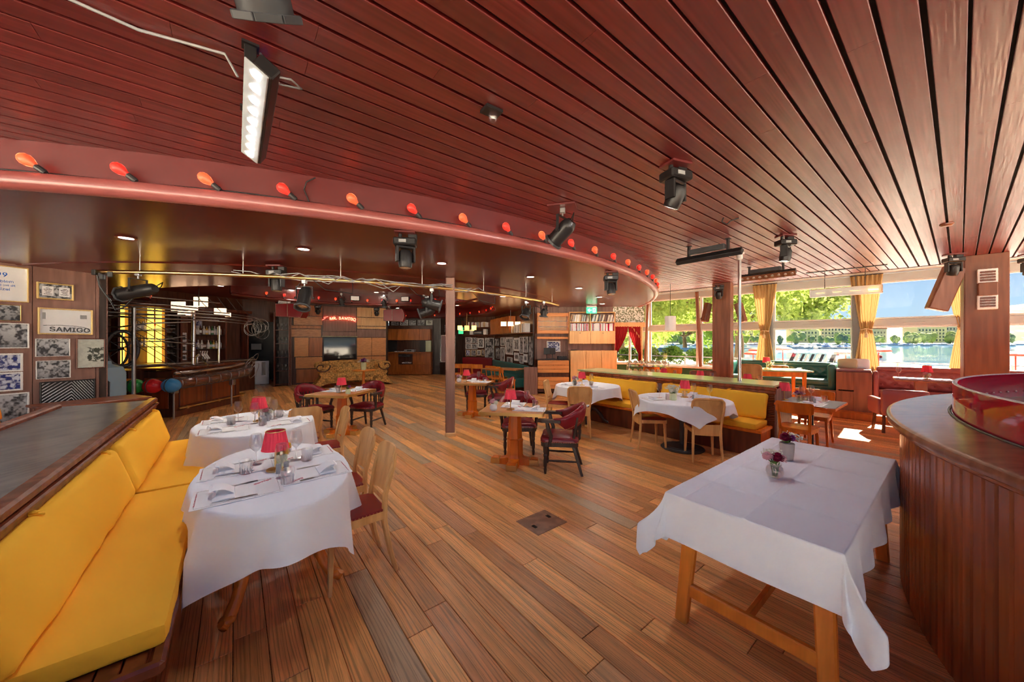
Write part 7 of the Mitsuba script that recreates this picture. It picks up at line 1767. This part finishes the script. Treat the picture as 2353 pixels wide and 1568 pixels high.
# boats
def boat(kind, mat_cover):
    k = Kit(); L = 5.5 if kind == 'motor' else 7.5
    def hull(u, v):
        x = (u - .5) * L; w = .95 * np.sin(PI * np.clip(u * .92 + .08, 0, 1)) ** .45 * (.35 + .65 * v ** .5) * np.where(u > .9, np.clip((1 - u) * 10, 0, 1), 1)
        return x, w, -.1 + .75 * v + .25 * u * v
    uu, vv = np.meshgrid(np.linspace(0, 1, 14), np.linspace(0, 1, 5), indexing='ij'); x, w, z = hull(uu, vv); m = MB()
    for s in (-1, 1): m.add(np.stack([x, s * w, z], -1).reshape(-1, 3), _quads(14, 5)[:, ::s])
    m.add(np.concatenate([np.stack([x[:, -1], -w[:, -1], z[:, -1]], -1), np.stack([x[:, -1], w[:, -1], z[:, -1]], -1)]), [[i, i + 1, 14 + i + 1] for i in range(13)] + [[i, 14 + i + 1, 14 + i] for i in range(13)])
    k.add('hull', m, 'm_white', 30)
    k.add('cabin', MB().box((-.2, 0, .95), (L * .38, 1.1, .7), .15), mat_cover, 30)
    if kind == 'sail': k.add('mast', MB().cyl((.4, 0, .6), (.4, 0, 8.5), .06, .04, 6), 'm_alu', True); k.add('boom', MB().cyl((.4, 0, 1.7), (-2.8, 0, 1.6), .09, n=6), 'm_cover', True)
    return k
M('m_cover', lin(90, 130, 190), .7, .2)
KB = [boat('motor', 'm_white'), boat('motor', 'm_cover'), boat('sail', 'm_white'), boat('sail', 'm_cover')]
DB = ['white motor boat', 'white motor boat with a blue cover', 'sailing boat with a bare mast', 'sailing boat with a blue cover']
for i in range(52):
    row = i % 3; k = q.randrange(4) if row else q.choice([0, 1])
    x = (88 + 34 * q.random()) if row == 0 else (100 + 215 * q.random()); y = 128 if row == 0 else q.uniform(190, 250)
    KB[k].place('boat', ST().translate([x, y, -1.2]).rotate([0, 0, 1], q.choice([10, 90, 100, 170, -80])), f'{DB[k]} moored {"in the near jetty row" if row == 0 else "off the far shore"}', 'boat', f'{DB[k]}s {"in the near jetty row" if row == 0 else "off the far shore"}')
struct('ground__jetty', MB().box((105, 131, -.95), (44, 1.2, .3), .05), 'm_alu', label='long floating jetty')
for i, (x, y) in enumerate(((64.5, 70), (61.5, 59), (17.0, 36.0))): single('buoy', MB().sphere((x, y, -1.0), .34, 2), 'm_buoy' if 'm_buoy' in scene else M('m_buoy', lin(240, 90, 70), .5, .4), ['orange buoy left of the dark window post', 'orange buoy right of the second curtain', 'orange buoy near the terrace'][i], 'buoy', True)
# ---- terrace: railing, heat lamps, planting, big tree
t = thing('railing', 'thin steel railing along the lake side of the terrace', 'railing'); TRl = TX(4.73 + 2.5, 12.23 + 2.5, 0, -45)
part(t, 'handrail', MB().cyl((-6, 0, 1.0), (14, 0, 1.0), .022, n=8), 'm_steel', True, TRl)
for z in (.25, .5, .75): part(t, 'cable', MB().cyl((-6, 0, z), (14, 0, z), .006, n=5), 'm_steel', True, TRl)
for i in range(11): part(t, 'post', MB().box((-6 + 2 * i, 0, .45), (.04, .04, 1.1), .004), 'm_steel', False, TRl)
M('m_redlamp', lin(214, 70, 66), .4, .5)
for i, (x, y, z) in enumerate(((7.55, 10.85, 1.38), (7.95, 10.35, 1.42), (7.25, 10.6, 1.28), (8.85, 9.35, 1.34), (9.10, 8.75, 1.42), (11.0, 7.7, 1.36))):
    t = thing('patio_lamp', ['red patio lamp left of the first ochre curtain outside', 'red patio lamp over the first ochre curtain outside', 'lowest red patio lamp by the first ochre curtain outside', 'red patio lamp before the dark window post outside', 'red patio lamp over the second ochre curtain outside', 'red patio lamp right of the wide column outside'][i], 'lamp')
    part(t, 'shade', MB().lathe([(0, .07), (.10, .06), (.22, .01), (.235, -.02), (.22, -.035), (.08, -.02), (0, -.02)], 24, t=(x, y, z)), 'm_redlamp', 40); part(t, 'pole', MB().cyl((x, y, -.08), (x, y, z), .012, n=8), 'm_redlamp', True); part(t, 'foot', MB().lathe([(0, -.1), (.15, -.1), (.15, -.08), (0, -.07)], 16, t=(x, y, 0)), 'm_redlamp', 30)
def leafcloud(n, seed, centres, size, squash=.8):
    r = np.random.default_rng(seed); c = np.array(centres); k = r.integers(0, len(c), n)
    d = r.normal(size=(n, 3)); d /= np.linalg.norm(d, axis=1, keepdims=True); rad = c[k, 3] * (.55 + .5 * r.random(n) ** .6)
    p = c[k, :3] + d * rad[:, None] * [1, 1, squash]
    a = r.normal(size=(n, 3)); a /= np.linalg.norm(a, axis=1, keepdims=True); b = np.cross(a, r.normal(size=(n, 3))); b /= np.linalg.norm(b, axis=1, keepdims=True)
    s = size * (.6 + .8 * r.random(n))[:, None]
    v = np.stack([p - a * s, p + b * s * .5, p + a * s, p - b * s * .5], 1).reshape(-1, 3); o = np.arange(n)[:, None] * 4
    return trimesh.Trimesh(v, np.vstack([o + [0, 1, 2], o + [0, 2, 3]]), process=False)
def tree(lab, x, y, trunk, centres, n, size, mat, seed):
    t = thing('tree', lab, 'tree'); b = MB().tube([(x, y, -.2), (x + .1, y, trunk * .5), (x, y + .1, trunk)], [.30, .24, .18], 9)
    for cx_, cy_, cz, r_ in centres[::2]: b.tube([(x, y, trunk * .9), ((x + cx_) / 2, (y + cy_) / 2, (trunk + cz) / 2 + .3), (cx_, cy_, cz)], [.10, .06, .02], 6)
    part(t, 'trunk', b, 'm_bark', 35); k_ = part(t, 'foliage', leafcloud(n, seed, centres, size), mat, False); labels[k_] = {'kind': 'stuff', 'label': 'light green foliage'}
r = random.Random(8)
cs = [(13.5 + 5.5 * r.uniform(-1, 1), 21 + 3 * r.uniform(-1, 1), 3.2 + 3.6 * r.random(), 1.3 + .7 * r.random()) for _ in range(26)] + [(17.8, 20.2, 3.9, .8), (18.8, 20.3, 4.4, .7), (16.6, 20.4, 2.9, .8)]
tree('big light green tree leaning over the terrace behind the square column', 14.3, 22.3, 3.0, cs, 15000, .15, 'm_leaf2', 1)
cs = [(9.5 + 4 * r.uniform(-1, 1), 30 + 4 * r.uniform(-1, 1), 2.2 + 5 * r.random(), 1.5 + .8 * r.random()) for _ in range(22)]
tree('tall light green tree behind the left lake window', 9.6, 31, 2.5, cs, 10000, .19, 'm_leaf2', 2)
cs = [(21 + 5 * r.uniform(-1, 1), 42 + 3 * r.uniform(-1, 1), 2.0 + 5.5 * r.random(), 1.8 + .8 * r.random()) for _ in range(18)]
tree('leafy tree farther off between the left lake windows', 21, 43, 2.4, cs, 7000, .24, 'm_leaf', 3)
cs = [(4.5 + 3.5 * r.uniform(-1, 1), 27 + 3 * r.uniform(-1, 1), 1.8 + 4 * r.random(), 1.4 + .7 * r.random()) for _ in range(14)]
tree('green tree behind the curtained back window', 4.6, 28, 2.2, cs, 6000, .19, 'm_leaf2', 4)
M('m_terracotta', lin(210, 130, 90), .7, .2); M('m_cream', lin(236, 216, 160), .8, .2)
for i, (x, y, w, mat, lab) in enumerate(((8.0, 17.6, 1.2, 'm_terracotta', 'terracotta planter with a bushy shrub on the terrace'), (9.3, 17.4, .7, 'm_paper', 'white planter with a shrub on the terrace beside the column'), (6.9, 17.9, .8, 'm_darkgrey', 'grey planter with a low shrub on the terrace'), (6.2, 18.6, .9, 'm_terracotta', 'planter with a shrub behind the serving trolley'), (10.2, 18.4, .9, 'm_terracotta', 'terracotta planter with a shrub right of the white one'), (4.6, 17.5, .9, 'm_darkgrey', 'dark planter with a shrub outside the curtained window'))):
    t = thing('planter', lab, 'planter'); part(t, 'pot', MB().box((x, y, .20), (w, .5, .6), .03), mat, 20)
    k_ = part(t, 'shrub', leafcloud(900, 30 + i, [(x + r.uniform(-.4, .4), y + r.uniform(-.2, .2), .75 + .35 * r.random(), .38) for _ in range(5)], .07), 'm_leaf', False); labels[k_] = {'kind': 'stuff', 'label': 'green shrub'}
for i, (x, y, lab) in enumerate(((7.2, 19.5, 'cream parasol, folded, on the terrace outside the left window'), (5.5, 20.5, 'cream parasol, folded, near the curtained window'))):
    t = thing('parasol', lab, 'parasol'); part(t, 'canopy', MB().lathe([(.03, 2.5), (.12, 2.3), (.17, 1.5), (.20, 1.15), (.10, .95)], 12, t=(x, y, 0), wob=lambda a: 1 + .15 * np.sin(6 * a)), 'm_cream', 40); part(t, 'pole', MB().cyl((x, y, -.1), (x, y, 2.6), .025, n=8), 'm_alu', True)
t = thing('parasol', 'wide open cream parasol outside the left lake window', 'parasol'); part(t, 'canopy', MB().lathe([(0, 2.75), (1.0, 2.45), (1.9, 2.1), (1.9, 1.95)], 8, t=(6.4, 24, 0)), 'm_cream', 20); part(t, 'pole', MB().cyl((6.4, 24, -.1), (6.4, 24, 2.7), .03, n=8), 'm_alu', True)
for i in range(8):
    x, y = 9.5 + 1.6 * i * .8, 36 + 2 * r.random(); KB[1].place('boat', ST().translate([x, y, -.1]).rotate([0, 0, 1], 70 + 10 * i).scale(.8), 'blue-covered boat laid up ashore behind the terrace plants', 'boat', 'blue-covered boats laid up ashore')
t = thing('deck_chair', 'striped deck chair on the terrace behind the green sofa', 'deck chair'); TDk = TX(9.25, 11.1, 0, -60)
for i in range(9): part(t, 'slat', MB().bar((-.5 + .125 * i, 0, .72), (-.5 + .125 * i, .55, 1.22), .07, .012), 'm_paper' if i % 2 else 'm_darkgrey', False, TDk)
part(t, 'frame', MB().bar((-.55, 0, .70), (-.55, .58, 1.24), .03, .03).bar((.55, 0, .70), (.55, .58, 1.24), .03, .03).bar((-.55, .5, 1.15), (-.55, .5, -.1), .03, .03).bar((.55, .5, 1.15), (.55, .5, -.1), .03, .03).bar((-.55, 0, .70), (-.55, 0, -.1), .03, .03).bar((.55, 0, .70), (.55, 0, -.1), .03, .03), 'm_iron', False, TDk)
